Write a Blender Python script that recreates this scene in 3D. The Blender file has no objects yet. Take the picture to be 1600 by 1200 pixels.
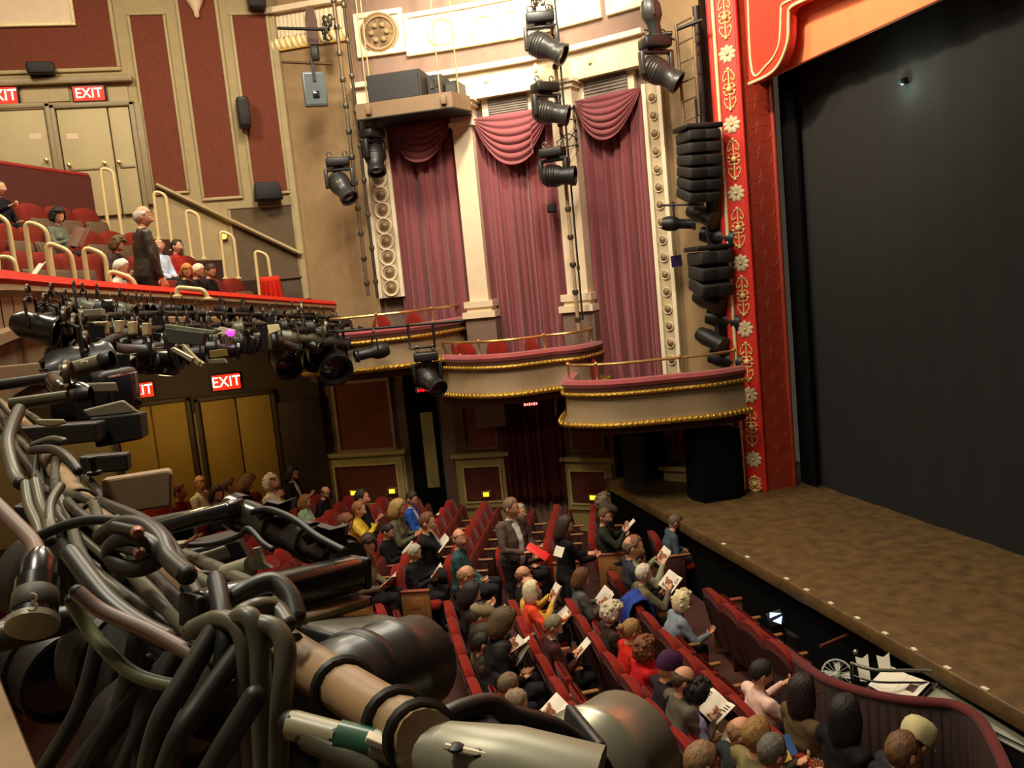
import bpy, math, random
import numpy as np
from mathutils import Vector, Matrix, Quaternion, kdtree, noise
S = bpy.context.scene
COL = S.collection
R = math.radians
V = Vector
random.seed(11)

# ------------------------------------------------------------------ camera
F_PX = 1358.0
YAW, PITCH, ROLL = R(14.0), R(6.9), R(5.6)
CAM = V((0, 0, 5.0))
_fh = V((-math.cos(YAW), math.sin(YAW), 0)); _rt = V((math.sin(YAW), math.cos(YAW), 0)); _up = V((0, 0, 1))
FW = _fh * math.cos(PITCH) - _up * math.sin(PITCH)
_U = _up * math.cos(PITCH) + _fh * math.sin(PITCH)
RT = _rt * math.cos(ROLL) - _U * math.sin(ROLL)
UP = _U * math.cos(ROLL) + _rt * math.sin(ROLL)
cd = bpy.data.cameras.new('camera'); cam = bpy.data.objects.new('camera', cd); COL.objects.link(cam)
cd.sensor_width = 36.0; cd.lens = 36.0 * F_PX / 1600.0; cd.clip_start = 0.05; cd.clip_end = 200
M4 = Matrix.Identity(4)
for i in range(3):
    M4[i][0] = RT[i]; M4[i][1] = UP[i]; M4[i][2] = -FW[i]; M4[i][3] = CAM[i]
cam.matrix_world = M4
S.camera = cam

# ------------------------------------------------------------------ light and exposure
S.view_settings.view_transform = 'Standard'; S.view_settings.look = 'None'
S.view_settings.gamma = 1.0; S.view_settings.use_curve_mapping = False
S.view_settings.exposure = 0.12
S.cycles.use_denoising = True
S.cycles.max_bounces = 5; S.cycles.diffuse_bounces = 3; S.cycles.glossy_bounces = 2
w = bpy.data.worlds.new('world'); S.world = w; w.use_nodes = True
w.node_tree.nodes['Background'].inputs[0].default_value = (1.0, 0.80, 0.56, 1)
w.node_tree.nodes['Background'].inputs[1].default_value = 0.045

def lamp(name, kind, loc, power, color, target=None, size=0.5, spot=None, blend=0.6, size_y=None):
    d = bpy.data.lights.new(name, kind); d.energy = power; d.color = color
    if kind == 'AREA':
        d.size = size
        if size_y: d.shape = 'RECTANGLE'; d.size_y = size_y
    else:
        d.shadow_soft_size = size
    if kind == 'SPOT': d.spot_size = R(spot); d.spot_blend = blend
    o = bpy.data.objects.new(name, d); COL.objects.link(o); o.location = loc
    if target is not None:
        o.rotation_euler = (V(target) - V(loc)).to_track_quat('-Z', 'Y').to_euler()
    return o
WARM = (1.0, 0.83, 0.58); WARM2 = (1.0, 0.89, 0.70)
# house chandelier glow and ceiling downlights over the seats
lamp('house_light', 'AREA', (-7.5, 1.2, 12.5), 640, WARM2, (-8.5, 1.6, 0), 3.0)
lamp('house_light', 'AREA', (-13.0, 1.0, 12.0), 420, WARM2, (-13.0, 2.0, 0), 1.6)
lamp('balcony_light', 'AREA', (-11.0, -4.5, 13.0), 620, WARM, (-13.0, -3.0, 5), 1.6)
lamp('balcony_light', 'AREA', (-2.2, -1.6, 9.5), 200, (1.0, 0.92, 0.72), (-2.0, -0.3, 4.6), 0.8)
# cove lamps washing the box wall
lamp('cove_light', 'SPOT', (-11.6, 3.2, 12.6), 4600, (1.0, 0.88, 0.68), (-16.6, 4.6, 9.9), 0.3, 66, 1.0)
lamp('cove_light', 'SPOT', (-8.4, 3.6, 12.4), 1700, (1.0, 0.90, 0.74), (-15.4, 4.6, 6.8), 0.4, 60, 0.9)
lamp('frieze_light', 'SPOT', (-13.2, 4.3, 12.4), 1500, (1.0, 0.92, 0.78), (-16.2, 5.0, 10.6), 0.2, 80, 1.0)
# front of house lamps on the proscenium
lamp('proscenium_light', 'SPOT', (-9.0, 1.0, 12.8), 5200, (1.0, 0.8, 0.55), (-10.6, 7.8, 9.8), 0.3, 58, 0.8)
# lamps under the balcony
lamp('under_balcony_light', 'POINT', (-15.9, -2.2, 3.55), 44, (1.0, 0.70, 0.28), None, 0.12)
lamp('under_balcony_light', 'POINT', (-14.8, -4.8, 3.6), 46, (1.0, 0.70, 0.28), None, 0.12)
# faint cool lamp low by the pit
lamp('pit_light', 'POINT', (-9.5, 6.2, 0.2), 0.6, (0.75, 0.85, 1.0), None, 0.1)

# ------------------------------------------------------------------ helpers
def ray(px, py): return FW + RT * ((px - 800.0) / F_PX) + UP * ((600.0 - py) / F_PX)
def at(px, py, z): return CAM + ray(px, py) * z
def onX(px, py, X):
    d = ray(px, py); return CAM + d * ((X - CAM.x) / d.x)
def onY(px, py, Y):
    d = ray(px, py); return CAM + d * ((Y - CAM.y) / d.y)
def onZ(px, py, Z):
    d = ray(px, py); return CAM + d * ((Z - CAM.z) / d.z)
def proj(P):
    d = V(P) - CAM; z = d.dot(FW)
    return 800 + F_PX * d.dot(RT) / z, 600 - F_PX * d.dot(UP) / z, z

def lin(c):
    c = c / 255.0
    return c / 12.92 if c <= 0.04045 else ((c + 0.055) / 1.055) ** 2.4
MATS = {}
def mat(name, rgb, rough=0.6, metal=0.0, var=0.12, scale=6.0, bump=0.0, bscale=40.0, emit=None, estr=1.0, sheen=0.0, coat=0.0, spec=0.5, rgb2=None, stretch=None):
    if name in MATS: return MATS[name]
    m = bpy.data.materials.new(name); m.use_nodes = True
    nt = m.node_tree; b = nt.nodes['Principled BSDF']
    c = [lin(x) for x in rgb]
    b.inputs['Roughness'].default_value = rough; b.inputs['Metallic'].default_value = metal
    b.inputs['Specular IOR Level'].default_value = spec
    if sheen: b.inputs['Sheen Weight'].default_value = sheen
    if coat: b.inputs['Coat Weight'].default_value = coat; b.inputs['Coat Roughness'].default_value = 0.15
    tc = nt.nodes.new('ShaderNodeTexCoord')
    src = tc.outputs['Object']
    if stretch:
        mp = nt.nodes.new('ShaderNodeMapping'); mp.inputs['Scale'].default_value = stretch
        nt.links.new(src, mp.inputs[0]); src = mp.outputs[0]
    if var > 0 or rgb2:
        n = nt.nodes.new('ShaderNodeTexNoise'); n.inputs['Scale'].default_value = scale; n.inputs['Detail'].default_value = 5
        nt.links.new(src, n.inputs['Vector'])
        r = nt.nodes.new('ShaderNodeValToRGB')
        c2 = [lin(x) for x in rgb2] if rgb2 else [x * (1 + var) for x in c]
        c1 = c if rgb2 else [x * (1 - var) for x in c]
        r.color_ramp.elements[0].position = 0.32; r.color_ramp.elements[1].position = 0.68
        r.color_ramp.elements[0].color = (*c1, 1); r.color_ramp.elements[1].color = (*c2, 1)
        nt.links.new(n.outputs['Fac'], r.inputs[0]); nt.links.new(r.outputs[0], b.inputs['Base Color'])
    else:
        b.inputs['Base Color'].default_value = (*c, 1)
    if bump:
        n2 = nt.nodes.new('ShaderNodeTexNoise'); n2.inputs['Scale'].default_value = bscale; n2.inputs['Detail'].default_value = 3
        nt.links.new(src, n2.inputs['Vector'])
        bp = nt.nodes.new('ShaderNodeBump'); bp.inputs['Strength'].default_value = bump; bp.inputs['Distance'].default_value = 0.02
        nt.links.new(n2.outputs['Fac'], bp.inputs['Height']); nt.links.new(bp.outputs[0], b.inputs['Normal'])
    if emit:
        b.inputs['Emission Color'].default_value = (*[lin(x) for x in emit], 1); b.inputs['Emission Strength'].default_value = estr
    MATS[name] = m
    return m

def frame(d, up=V((0, 0, 1))):
    """3x3 matrix whose columns are right, forward (d) and up."""
    d = V(d).normalized(); r = d.cross(up)
    if r.length < 1e-5: r = d.cross(V((1, 0, 0)))
    r.normalize(); u = r.cross(d).normalized()
    return Matrix((r, d, u)).transposed()
I3 = Matrix.Identity(3)
def rotz(a): return Matrix.Rotation(a, 3, 'Z')
def rotx(a): return Matrix.Rotation(a, 3, 'X')
def roty(a): return Matrix.Rotation(a, 3, 'Y')

class MB:
    """collects geometry for ONE mesh object"""
    def __init__(s): s.v = []; s.f = []; s.m = []
    def add(s, vs, fs, mi=0):
        o = len(s.v); s.v += [tuple(x) for x in vs]; s.f += [tuple(i + o for i in f) for f in fs]; s.m += [mi] * len(fs); return s
    def box(s, c, size, rot=I3, mi=0, bev=0.0, taper=1.0):
        c = V(c); hx, hy, hz = [x * 0.5 for x in size]
        if bev <= 0:
            vs = []
            for z, k in ((-hz, 1.0), (hz, taper)):
                for x, y in ((-hx, -hy), (hx, -hy), (hx, hy), (-hx, hy)): vs.append(c + rot @ V((x * k, y * k, z)))
            return s.add(vs, [(3, 2, 1, 0), (4, 5, 6, 7), (0, 1, 5, 4), (1, 2, 6, 5), (2, 3, 7, 6), (3, 0, 4, 7)], mi)
        b = min(bev, hx * .95, hy * .95, hz * .95)
        rings = []
        for z, ins, k in ((-hz, b, 1), (-hz + b * .3, b * .3, 1), (-hz + b, 0, 1), (hz - b, 0, taper), (hz - b * .3, b * .3, taper), (hz, b, taper)):
            ring = []
            for sx, sy in ((-1, -1), (1, -1), (1, 1), (-1, 1)):
                x0, y0 = hx - ins, hy - ins
                bb = max(b - ins * .5, b * .4)
                pts = [(x0 - bb, y0), (x0 - bb * .3, y0 - bb * .3), (x0, y0 - bb)]
                if sx * sy > 0: pts = pts[::-1]
                for px_, py_ in pts: ring.append((sx * px_ * k, sy * py_ * k, z))
            rings.append(ring)
        n = len(rings[0]); vs = [c + rot @ V(p) for r in rings for p in r]; fs = []
        for i in range(len(rings) - 1):
            for j in range(n):
                a = i * n + j; b2 = i * n + (j + 1) % n
                fs.append((a, b2, b2 + n, a + n))
        fs.append(tuple(range(n))[::-1]); fs.append(tuple(range((len(rings) - 1) * n, len(rings) * n)))
        return s.add(vs, fs, mi)
    def tube(s, pts, r, n=8, mi=0, cap=True, flat=1.0, up=V((0, 0, 1))):
        pts = [V(p) for p in pts]
        rs = r if isinstance(r, (list, tuple)) else [r] * len(pts)
        vs = []; t_prev = None; nrm = None
        for i, p in enumerate(pts):
            t = (pts[min(i + 1, len(pts) - 1)] - pts[max(i - 1, 0)])
            if t.length < 1e-9: t = V((0, 0, 1))
            t.normalize()
            if nrm is None:
                nrm = t.cross(up)
                if nrm.length < 1e-4: nrm = t.cross(V((1, 0, 0)))
                nrm.normalize()
            else:
                nrm = (nrm - t * nrm.dot(t))
                if nrm.length < 1e-6: nrm = t.orthogonal()
                nrm.normalize()
            bn = t.cross(nrm)
            for k in range(n):
                a = 2 * math.pi * k / n
                vs.append(p + nrm * (math.cos(a) * rs[i]) + bn * (math.sin(a) * rs[i] * flat))
        fs = []
        for i in range(len(pts) - 1):
            for k in range(n):
                a = i * n + k; b = i * n + (k + 1) % n
                fs.append((a, b, b + n, a + n))
        if cap: fs.append(tuple(range(n))[::-1]); fs.append(tuple(range((len(pts) - 1) * n, len(pts) * n)))
        return s.add(vs, fs, mi)
    def lathe(s, prof, c=(0, 0, 0), rot=I3, n=16, mi=0, cap=True):
        """prof: [(r, z)] about local z"""
        c = V(c); vs = []; fs = []
        for r, z in prof:
            for k in range(n):
                a = 2 * math.pi * k / n; vs.append(c + rot @ V((r * math.cos(a), r * math.sin(a), z)))
        for i in range(len(prof) - 1):
            for k in range(n):
                a = i * n + k; b = i * n + (k + 1) % n; fs.append((a, b, b + n, a + n))
        if cap: fs.append(tuple(range(n))[::-1]); fs.append(tuple(range((len(prof) - 1) * n, len(prof) * n)))
        return s.add(vs, fs, mi)
    def ball(s, c, r, n=10, mi=0, rot=I3):
        if not isinstance(r, (list, tuple)): r = (r, r, r)
        c = V(c); vs = []; fs = []; h = n // 2 + 1
        for i in range(h + 1):
            th = math.pi * i / h
            for k in range(n):
                a = 2 * math.pi * k / n
                vs.append(c + rot @ V((r[0] * math.sin(th) * math.cos(a), r[1] * math.sin(th) * math.sin(a), -r[2] * math.cos(th))))
        for i in range(h):
            for k in range(n):
                a = i * n + k; b = i * n + (k + 1) % n; fs.append((a, b, b + n, a + n))
        return s.add(vs, fs, mi)
    def prism(s, poly, thick, mi=0):
        """poly: 3D points of a flat outline, extruded by the vector thick (both faces)"""
        n = len(poly); t = V(thick); a = [V(p) for p in poly]
        vs = a + [p + t for p in a]
        fs = [tuple(range(n)), tuple(range(n, 2 * n))[::-1]]
        for i in range(n):
            j = (i + 1) % n; fs.append((j, i, i + n, j + n))
        return s.add(vs, fs, mi)
    def grid(s, rows, mi=0, closed=False):
        n = len(rows[0]); vs = [p for r in rows for p in r]; fs = []
        for i in range(len(rows) - 1):
            for j in range(n if closed else n - 1):
                a = i * n + j; b = i * n + (j + 1) % n; fs.append((a, b, b + n, a + n))
        return s.add(vs, fs, mi)
    def build(s, name, mats, parent=None, smooth=True, angle=52, loc=None):
        me = bpy.data.meshes.new(name)
        vs = s.v
        if loc is not None:
            l = V(loc); vs = [(x[0] - l.x, x[1] - l.y, x[2] - l.z) for x in vs]
        me.from_pydata(vs, [], s.f)
        if not isinstance(mats, (list, tuple)): mats = [mats]
        for m in mats: me.materials.append(m)
        if len(mats) > 1: me.polygons.foreach_set('material_index', s.m)
        import bmesh
        bm = bmesh.new(); bm.from_mesh(me); bmesh.ops.recalc_face_normals(bm, faces=bm.faces); bm.to_mesh(me); bm.free()
        if smooth:
            me.polygons.foreach_set('use_smooth', [True] * len(me.polygons)); me.set_sharp_from_angle(angle=R(angle))
        o = bpy.data.objects.new(name, me); COL.objects.link(o)
        if parent is not None: o.parent = parent
        if loc is not None: o.location = loc
        return o

def empty(name, loc=(0, 0, 0), rz=0.0):
    o = bpy.data.objects.new(name, None); COL.objects.link(o); o.location = loc; o.rotation_euler = (0, 0, rz); o.empty_display_size = 0.1
    return o
def tag(o, label, cat, group=None):
    o['label'] = label; o['category'] = cat
    if group: o['group'] = group
    return o
def struct(o, label=None):
    o['kind'] = 'structure'
    if label: o['label'] = label
    return o
def copy_tree(o, parent=None):
    c = o.copy(); COL.objects.link(c)
    if parent is not None: c.parent = parent
    for ch in list(o.children): copy_tree(ch, c)
    return c
def text(name, body, size, m, parent, loc, rot, extrude=0.004, align='CENTER'):
    cu = bpy.data.curves.new(name, 'FONT'); cu.body = body; cu.size = size; cu.extrude = extrude; cu.align_x = align; cu.align_y = 'CENTER'; cu.resolution_u = 3
    tmp = bpy.data.objects.new('lettering', cu); COL.objects.link(tmp)
    dg = bpy.context.evaluated_depsgraph_get(); me = bpy.data.meshes.new_from_object(tmp.evaluated_get(dg)); me.name = name
    bpy.data.objects.remove(tmp); bpy.data.curves.remove(cu)
    me.materials.clear(); me.materials.append(m)
    o = bpy.data.objects.new(name, me); COL.objects.link(o); o.parent = parent
    mw = rot.to_4x4(); mw.translation = V(loc); o.matrix_local = mw
    return o
def spline(pts, n=6):
    """Catmull-Rom through pts"""
    p = [V(x) for x in pts]
    if len(p) < 3: return p
    out = []
    for i in range(len(p) - 1):
        a = p[max(i - 1, 0)]; b = p[i]; c = p[i + 1]; d = p[min(i + 2, len(p) - 1)]
        for k in range(n):
            t = k / n
            out.append(0.5 * ((2 * b) + (c - a) * t + (2 * a - 5 * b + 4 * c - d) * t * t + (3 * b - a - 3 * c + d) * t ** 3))
    out.append(p[-1]); return out

# ------------------------------------------------------------------ plan of the house
XW = -18.0                                   # side wall
_WALL = [(300, 18.4), (470, 17.5), (560, 17.25), (660, 17.1), (760, 16.85), (860, 16.5), (940, 16.0), (1030, 15.4), (1130, 14.7), (1240, 13.9)]
_wu = [a for a, b in _WALL]; _wz = [b for a, b in _WALL]
def wz(u): return float(np.interp(u, _wu, _wz))
def wbase(u, off=0.0):
    p = at(u, 400, wz(u))
    if off:
        q = at(u + 3, 400, wz(u + 3)); t = (q - p); t.z = 0; t.normalize()
        p = p + V((t.y, -t.x, 0)) * off
    return V((p.x, p.y, 0))
def wnorm(u):
    t = wbase(u + 5) - wbase(u - 5); t.normalize(); return V((t.y, -t.x, 0))
def z_at_row(xy, py):
    d = V((xy.x, xy.y, 0)) - CAM; k = (600.0 - py) / F_PX
    # (d + z*up).UP = k * (d + z*up).FW
    return (k * d.dot(FW) - d.dot(UP)) / (UP.z - k * FW.z)
def wuv(px, py, off=0.0):
    u = px
    for _ in range(8):
        b = wbase(u, off); z = z_at_row(b, py); q = proj((b.x, b.y, z)); u += px - q[0]
    return u, z
def wpt(px, py, off=0.0):
    u, z = wuv(px, py, off); b = wbase(u, off); return V((b.x, b.y, z))
def wslab(mb, u0, u1, z0, z1, o0, o1, mi=0, seg=None):
    """slab following the curved box wall between offsets o0 and o1"""
    n = seg or max(1, int(abs(u1 - u0) / 25))
    rows = []
    for i in range(n + 1):
        u = u0 + (u1 - u0) * i / n; a = wbase(u, o0); b = wbase(u, o1)
        rows.append([V((a.x, a.y, z0)), V((b.x, b.y, z0)), V((b.x, b.y, z1)), V((a.x, a.y, z1))])
    mb.grid(rows, mi, closed=True)
    mb.add(rows[0], [(0, 1, 2, 3)], mi); mb.add(rows[-1], [(3, 2, 1, 0)], mi)
    return mb
def wrect(pxl, pyt, pxr, pyb):
    """pixel rectangle (upper-left, lower-right corners) -> u0,u1,z0,z1 on the wall"""
    u0, z1 = wuv(pxl, pyt); u1, z0 = wuv(pxr, pyb); return u0, u1, z0, z1
# balcony front line in plan and its height
def lipY(X):
    t = min(1.0, max(0.0, (X + 6.0) / 4.0)); return -1.88 + 0.0338 * (X + 8.0) ** 2 - 0.195 * t * t * (3 - 2 * t)
def lipZ(X):
    d = X + 8.0
    return 5.38 - (0.006 * d * d if d < 0 else 0.0023 * d ** 3)
def floorZ(Y): return max(0.0, (4.4 - Y) * 0.085)
# ------------------------------------------------------------------ materials of the house
m_olive = mat('olive plaster', (168, 150, 108), 0.75, var=0.06, bump=0.08)
m_olive_d = mat('olive moulding', (176, 158, 116), 0.6, var=0.06)
m_brownwall = mat('taupe plaster', (120, 95, 80), 0.8, var=0.06, bump=0.06)
m_tan = mat('tan plaster', (150, 122, 84), 0.75, var=0.07, bump=0.06)
m_maroon = mat('maroon wall cloth', (112, 54, 33), 0.9, var=0.15, scale=30, bump=0.15, bscale=120)
m_cream = mat('cream plaster', (226, 204, 170), 0.6, var=0.04)
m_cream_hi = mat('pale relief plaster', (236, 222, 190), 0.6, var=0.05, bump=0.15, bscale=14)
m_gold = mat('old gold leaf', (190, 150, 62), 0.35, 0.7, var=0.3, scale=30, bump=0.5, bscale=50)
m_goldp = mat('gold paint', (236, 220, 168), 0.5, 0.1, var=0.12, scale=20)
m_brass = mat('brass', (214, 176, 110), 0.3, 0.8, var=0.1)
m_carpet = mat('dark red carpet', (70, 35, 26), 0.95, var=0.2, scale=60)
m_redvel = mat('red velvet', (130, 28, 14), 0.9, var=0.14, scale=9, sheen=0.06, spec=0.2, bump=0.1, bscale=25)
m_redlip = mat('red plush rail', (196, 46, 24), 0.85, var=0.1, scale=8, spec=.2)
m_mauvevel = mat('faded rose velvet', (158, 72, 74), 0.9, var=0.1, scale=8, sheen=0.3)
m_curtain = mat('rose curtain', (132, 64, 66), 0.85, var=0.10, scale=3, sheen=0.25, stretch=(1, 1, 0.15))
m_curtain_d = mat('dark red curtain', (96, 30, 28), 0.9, var=0.15, scale=3, stretch=(1, 1, 0.15))
m_ochre = mat('ochre door paint', (176, 140, 52), 0.7, var=0.06, bump=0.05)
m_door = mat('putty door paint', (188, 172, 128), 0.6, var=0.05, scale=2, bump=0.04)
m_doorframe = mat('grey brown frame', (150, 134, 100), 0.5, var=0.08)
m_dkframe = mat('dark brown frame', (70, 52, 32), 0.6, var=0.1)
m_black = mat('black fittings', (22, 21, 20), 0.55, var=0.1)
m_blackgloss = mat('black enamel', (26, 25, 22), 0.28, var=0.1, coat=0.3)
m_blackcloth = mat('black drape', (17, 17, 16), 0.95, var=0.1, scale=5)
m_void = mat('black cloth and unlit voids', (9, 9, 9), 1.0, var=0.0, spec=0.1)  # also stands for unlit depth in the openings and the pit
m_stage = mat('worn stage boards', (82, 62, 36), 0.48, scale=5.5, rgb2=(110, 85, 48), bump=0.3, bscale=14)
m_exit = mat('exit sign red', (210, 30, 16), 0.5, var=0, emit=(255, 40, 18), estr=1.1)
m_exitw = mat('exit sign letters', (255, 240, 210), 0.5, var=0, emit=(255, 232, 190), estr=3.0)
m_prosred = mat('proscenium red', (206, 40, 26), 0.55, var=0.1, scale=5)
m_prosdark = mat('proscenium reveal red', (150, 48, 28), 0.5, var=0.1, scale=6)
m_orange = mat('orange valance', (255, 138, 90), 0.8, var=0.06, scale=5)
m_ornam = mat('ornament cream', (226, 200, 130), 0.55, var=0.08)
m_rosette = mat('rosette cream', (206, 188, 152), 0.6, var=0.08)
m_wood = mat('honey oak', (150, 100, 52), 0.5, var=0.18, scale=14, stretch=(1, 1, 6))
m_amber = mat('amber step light', (255, 200, 60), 0.5, var=0, emit=(255, 190, 40), estr=2.2)

# ------------------------------------------------------------------ orchestra floor, stage, pit
mb = MB()
def floor_piece(x0, x1, ys):
    rows = [[V((x0, y, floorZ(y))), V((x1, y, floorZ(y)))] for y in ys]
    mb.grid(rows); mb.add([V((x0, ys[0], -0.3)), V((x1, ys[0], -0.3)), V((x1, ys[0], floorZ(ys[0]))), V((x0, ys[0], floorZ(ys[0])))], [(0, 1, 2, 3)])
floor_piece(-18.2, -7.45, (5.42, 4.4, -12)); floor_piece(-7.45, 2.5, (4.42, 4.4, -12))
floor = struct(mb.build('floor', m_carpet, smooth=False))
STZ = 1.1; STY = onZ(1300, 947, STZ).y
sb = MB(); sb.box((-6.6, (STY + 8.9) / 2, STZ - 0.09), (17.2, 8.9 - STY, 0.18), bev=0.02)
stage = struct(sb.build('floor_stage', m_stage)); stage['label'] = 'worn brown stage floor'
fb = MB(); fb.box((-6.6, STY + 0.16, 0.0), (17.2, 0.1, 2 * STZ - 0.38))
struct(fb.build('stage_front', m_void, stage))
tb = MB()
for px, py in [(1160, 872), (1232, 904), (1270, 920), (1312, 940), (1358, 962), (1405, 985), (1458, 1008), (1516, 1035), (1580, 1066), (1120, 852)]:
    p = onZ(px, py, STZ); mk = MB(); mk.box((p.x, STY + 0.035, STZ + 0.004), (0.07, 0.04, 0.008), rotz(random.uniform(-.3, .3))); mk.build('spike_mark', m_cream_hi, stage)
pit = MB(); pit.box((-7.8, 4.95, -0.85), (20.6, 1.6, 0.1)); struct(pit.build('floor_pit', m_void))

# ------------------------------------------------------------------ side wall (house left)
def xs(px, py, X=XW): p = onX(px, py, X); return p.y, p.z
cornerY = xs(472, 400)[0]
wb = MB(); wb.box((XW - 0.15, (cornerY - 16) / 2, 6.5), (0.3, cornerY + 16, 15)); wall_left = struct(wb.build('wall_left', m_olive))
def xslab(name, y0, y1, z0, z1, t0, t1, m, parent=wall_left, bev=0.0):
    b = MB(); b.box((XW + (t0 + t1) / 2, (y0 + y1) / 2, (z0 + z1) / 2), (abs(t1 - t0), abs(y1 - y0), abs(z1 - z0)), bev=bev)
    return b.build(name, m, parent)
def xframe(name, y0, y1, z0, z1, wd, t, m, parent=wall_left):
    b = MB()
    for (a0, a1, c0, c1) in ((y0 - wd, y1 + wd, z1, z1 + wd), (y0 - wd, y1 + wd, z0 - wd, z0), (y0 - wd, y0, z0, z1), (y1, y1 + wd, z0, z1)):
        b.box((XW + t / 2, (a0 + a1) / 2, (c0 + c1) / 2), (t, a1 - a0, c1 - c0), bev=0.015)
    return b.build(name, m, parent)
def xpanel(pxl, pyt, pxr, pyb, ztop=None):
    y0, z1 = xs(pxl, pyt); y1, z0 = xs(pxr, pyb)
    if ztop: z1 = ztop
    xslab('wall_panel', y0, y1, z0, z1, 0.0, 0.02, m_maroon); xframe('panel_moulding', y0, y1, z0, z1, 0.07, 0.05, m_olive_d); return y0, y1, z0, z1
xpanel(-170, 60, 183, 105, 13.0)
y0, z1 = xs(203, 25); y1, z0 = xs(283, 305); xslab('wall_panel', y0, xs(254, 25)[0], xs(265, 300)[1], z1, 0, 0.02, m_maroon); xframe('panel_moulding', y0, xs(254, 25)[0], xs(265, 300)[1], z1, 0.05, 0.05, m_olive_d)
xslab('wall_panel', xs(278, 0)[0], xs(334, 0)[0], xs(345, 308)[1], 13.0, 0, 0.02, m_maroon); xframe('panel_moulding', xs(278, 0)[0], xs(334, 0)[0], xs(345, 308)[1], 13.0, 0.06, 0.05, m_olive_d)
xslab('wall_panel', xs(363, 25)[0], xs(415, 30)[0], xs(420, 300)[1], xs(363, 25)[1], 0, 0.02, m_maroon); xframe('panel_moulding', xs(363, 25)[0], xs(415, 30)[0], xs(420, 300)[1], xs(363, 25)[1], 0.06, 0.05, m_olive_d)
# cream plaque in the big panel
y0, z0 = xs(-60, 40); y1, _ = xs(114, 38)
xslab('plaque', y0, y1, z0, z0 + 1.6, 0.02, 0.05, m_cream); xframe('plaque_frame', y0, y1, z0, z0 + 1.6, 0.06, 0.08, m_goldp)
# hanging plaster drop at the top
b = MB(); p = onX(304, 0, XW + 0.1); b.lathe([(0.0, -0.32), (0.05, -0.28), (0.05, -0.2), (0.16, 0.02), (0.2, 0.2), (0.2, 0.5)], (XW + 0.05, p.y, p.z), n=12); b.build('plaster_drop', m_cream, wall_left)
# cornice above the doors and the sign band
yc, zc = xs(208, 124); xslab('cornice', -9, yc, zc - 0.06, zc + 0.06, 0, 0.16, m_doorframe, bev=0.02)
for a, c in ((33, 110), (168, 202)):
    yy0, zz1 = xs(a, 137); yy1, zz0 = xs(c, 158); xslab('band_panel', yy0, yy1, zz0, zz1, 0, 0.025, m_olive_d)
ys, zs = xs(205, 162); xslab('lintel', -9, ys + 0.02, zs - 0.05, zs + 0.02, 0, 0.12, m_doorframe, bev=0.015)
# pilaster to the right of the doors
xslab('pilaster', xs(206, 165)[0], xs(221, 165)[0], xs(240, 320)[1], zs, 0, 0.1, m_doorframe, bev=0.02)

def door(n, pxl, pxr, pyt, pyb, m, split=None):
    y0, z1 = xs(pxl, pyt); y1, _ = xs(pxr, pyt); z0 = xs(pxr, pyb)[1]
    e = struct(empty('door_%d' % n, (XW, (y0 + y1) / 2, z0)))
    inv = V((XW, (y0 + y1) / 2, z0))
    ys_ = [y0, y1] if not split else [y0, y0 + (y1 - y0) * split, y1]
    for i in range(len(ys_) - 1):
        a, c = ys_[i] + 0.012, ys_[i + 1] - 0.012
        b = MB(); b.box((XW + 0.05, (a + c) / 2, (z0 + z1) / 2), (0.08, c - a, z1 - z0), bev=0.012); b.build('door_leaf', m, e, loc=inv).location = (0, 0, 0)
    b = MB()
    for yy in (y0 - 0.05, y1 + 0.05): b.box((XW + 0.07, yy, (z0 + z1) / 2 + .03), (0.14, 0.09, z1 - z0 + .1), bev=0.015)
    b.box((XW + 0.07, (y0 + y1) / 2, z1 + 0.045), (0.14, y1 - y0 + 0.19, 0.09), bev=0.015)
    b.build('door_frame', m_doorframe if m is m_door else m_dkframe, e, loc=inv).location = (0, 0, 0)
    return e, y0, y1, z0, z1, inv
e, y0, y1, z0, z1, inv = door(1, 88, 203, 172, 335, m_door, 0.70)
b = MB()
hz = z0 + 0.95
for yy in (y0 + 0.1, y0 + (y1 - y0) * 0.56, y0 + (y1 - y0) * 0.76):
    b = MB(); b.lathe([(0.03, 0), (0.03, 0.03), (0.012, 0.035), (0.012, 0.06), (0.035, 0.07), (0.035, 0.1), (0.0, 0.11)], (XW + 0.09, yy, hz), roty(R(90)), 10); b.build('door_knob', m_brass, e, loc=inv).location = (0, 0, 0)
b = MB(); b.box((XW + 0.1, y0 + (y1 - y0) * 0.3, hz - 0.08), (0.03, (y1 - y0) * 0.56, 0.03)); b.box((XW + 0.1, y0 + (y1 - y0) * 0.87, hz - 0.08), (0.03, (y1 - y0) * 0.2, 0.03)); b.build('push_bar', m_doorframe, e, loc=inv).location = (0, 0, 0)
b = MB(); b.box((XW + 0.092, y0 + 0.22, z1 - 0.5), (0.004, 0.2, 0.1)); b.build('door_notice', m_cream, e, loc=inv).location = (0, 0, 0)
e, y0, y1, z0, z1, inv = door(2, -45, 72, 175, 335, m_door)
b = MB(); b.lathe([(0.03, 0), (0.03, 0.03), (0.012, 0.035), (0.012, 0.06), (0.035, 0.07), (0.035, 0.1), (0.0, 0.11)], (XW + 0.09, y1 - 0.09, z0 + 0.95), roty(R(90)), 10); b.build('door_knob', m_brass, e, loc=inv).location = (0, 0, 0)
b = MB(); b.box((XW + 0.092, y1 - 0.22, z1 - 0.5), (0.004, 0.2, 0.1)); b.build('door_notice', m_cream, e, loc=inv).location = (0, 0, 0)
e, y0, y1, z0, z1, inv = door(3, 312, 424, 628, 790, m_ochre, 0.5)
e, y0, y1, z0, z1, inv = door(4, 180, 292, 640, 805, m_ochre, 0.5)
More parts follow.
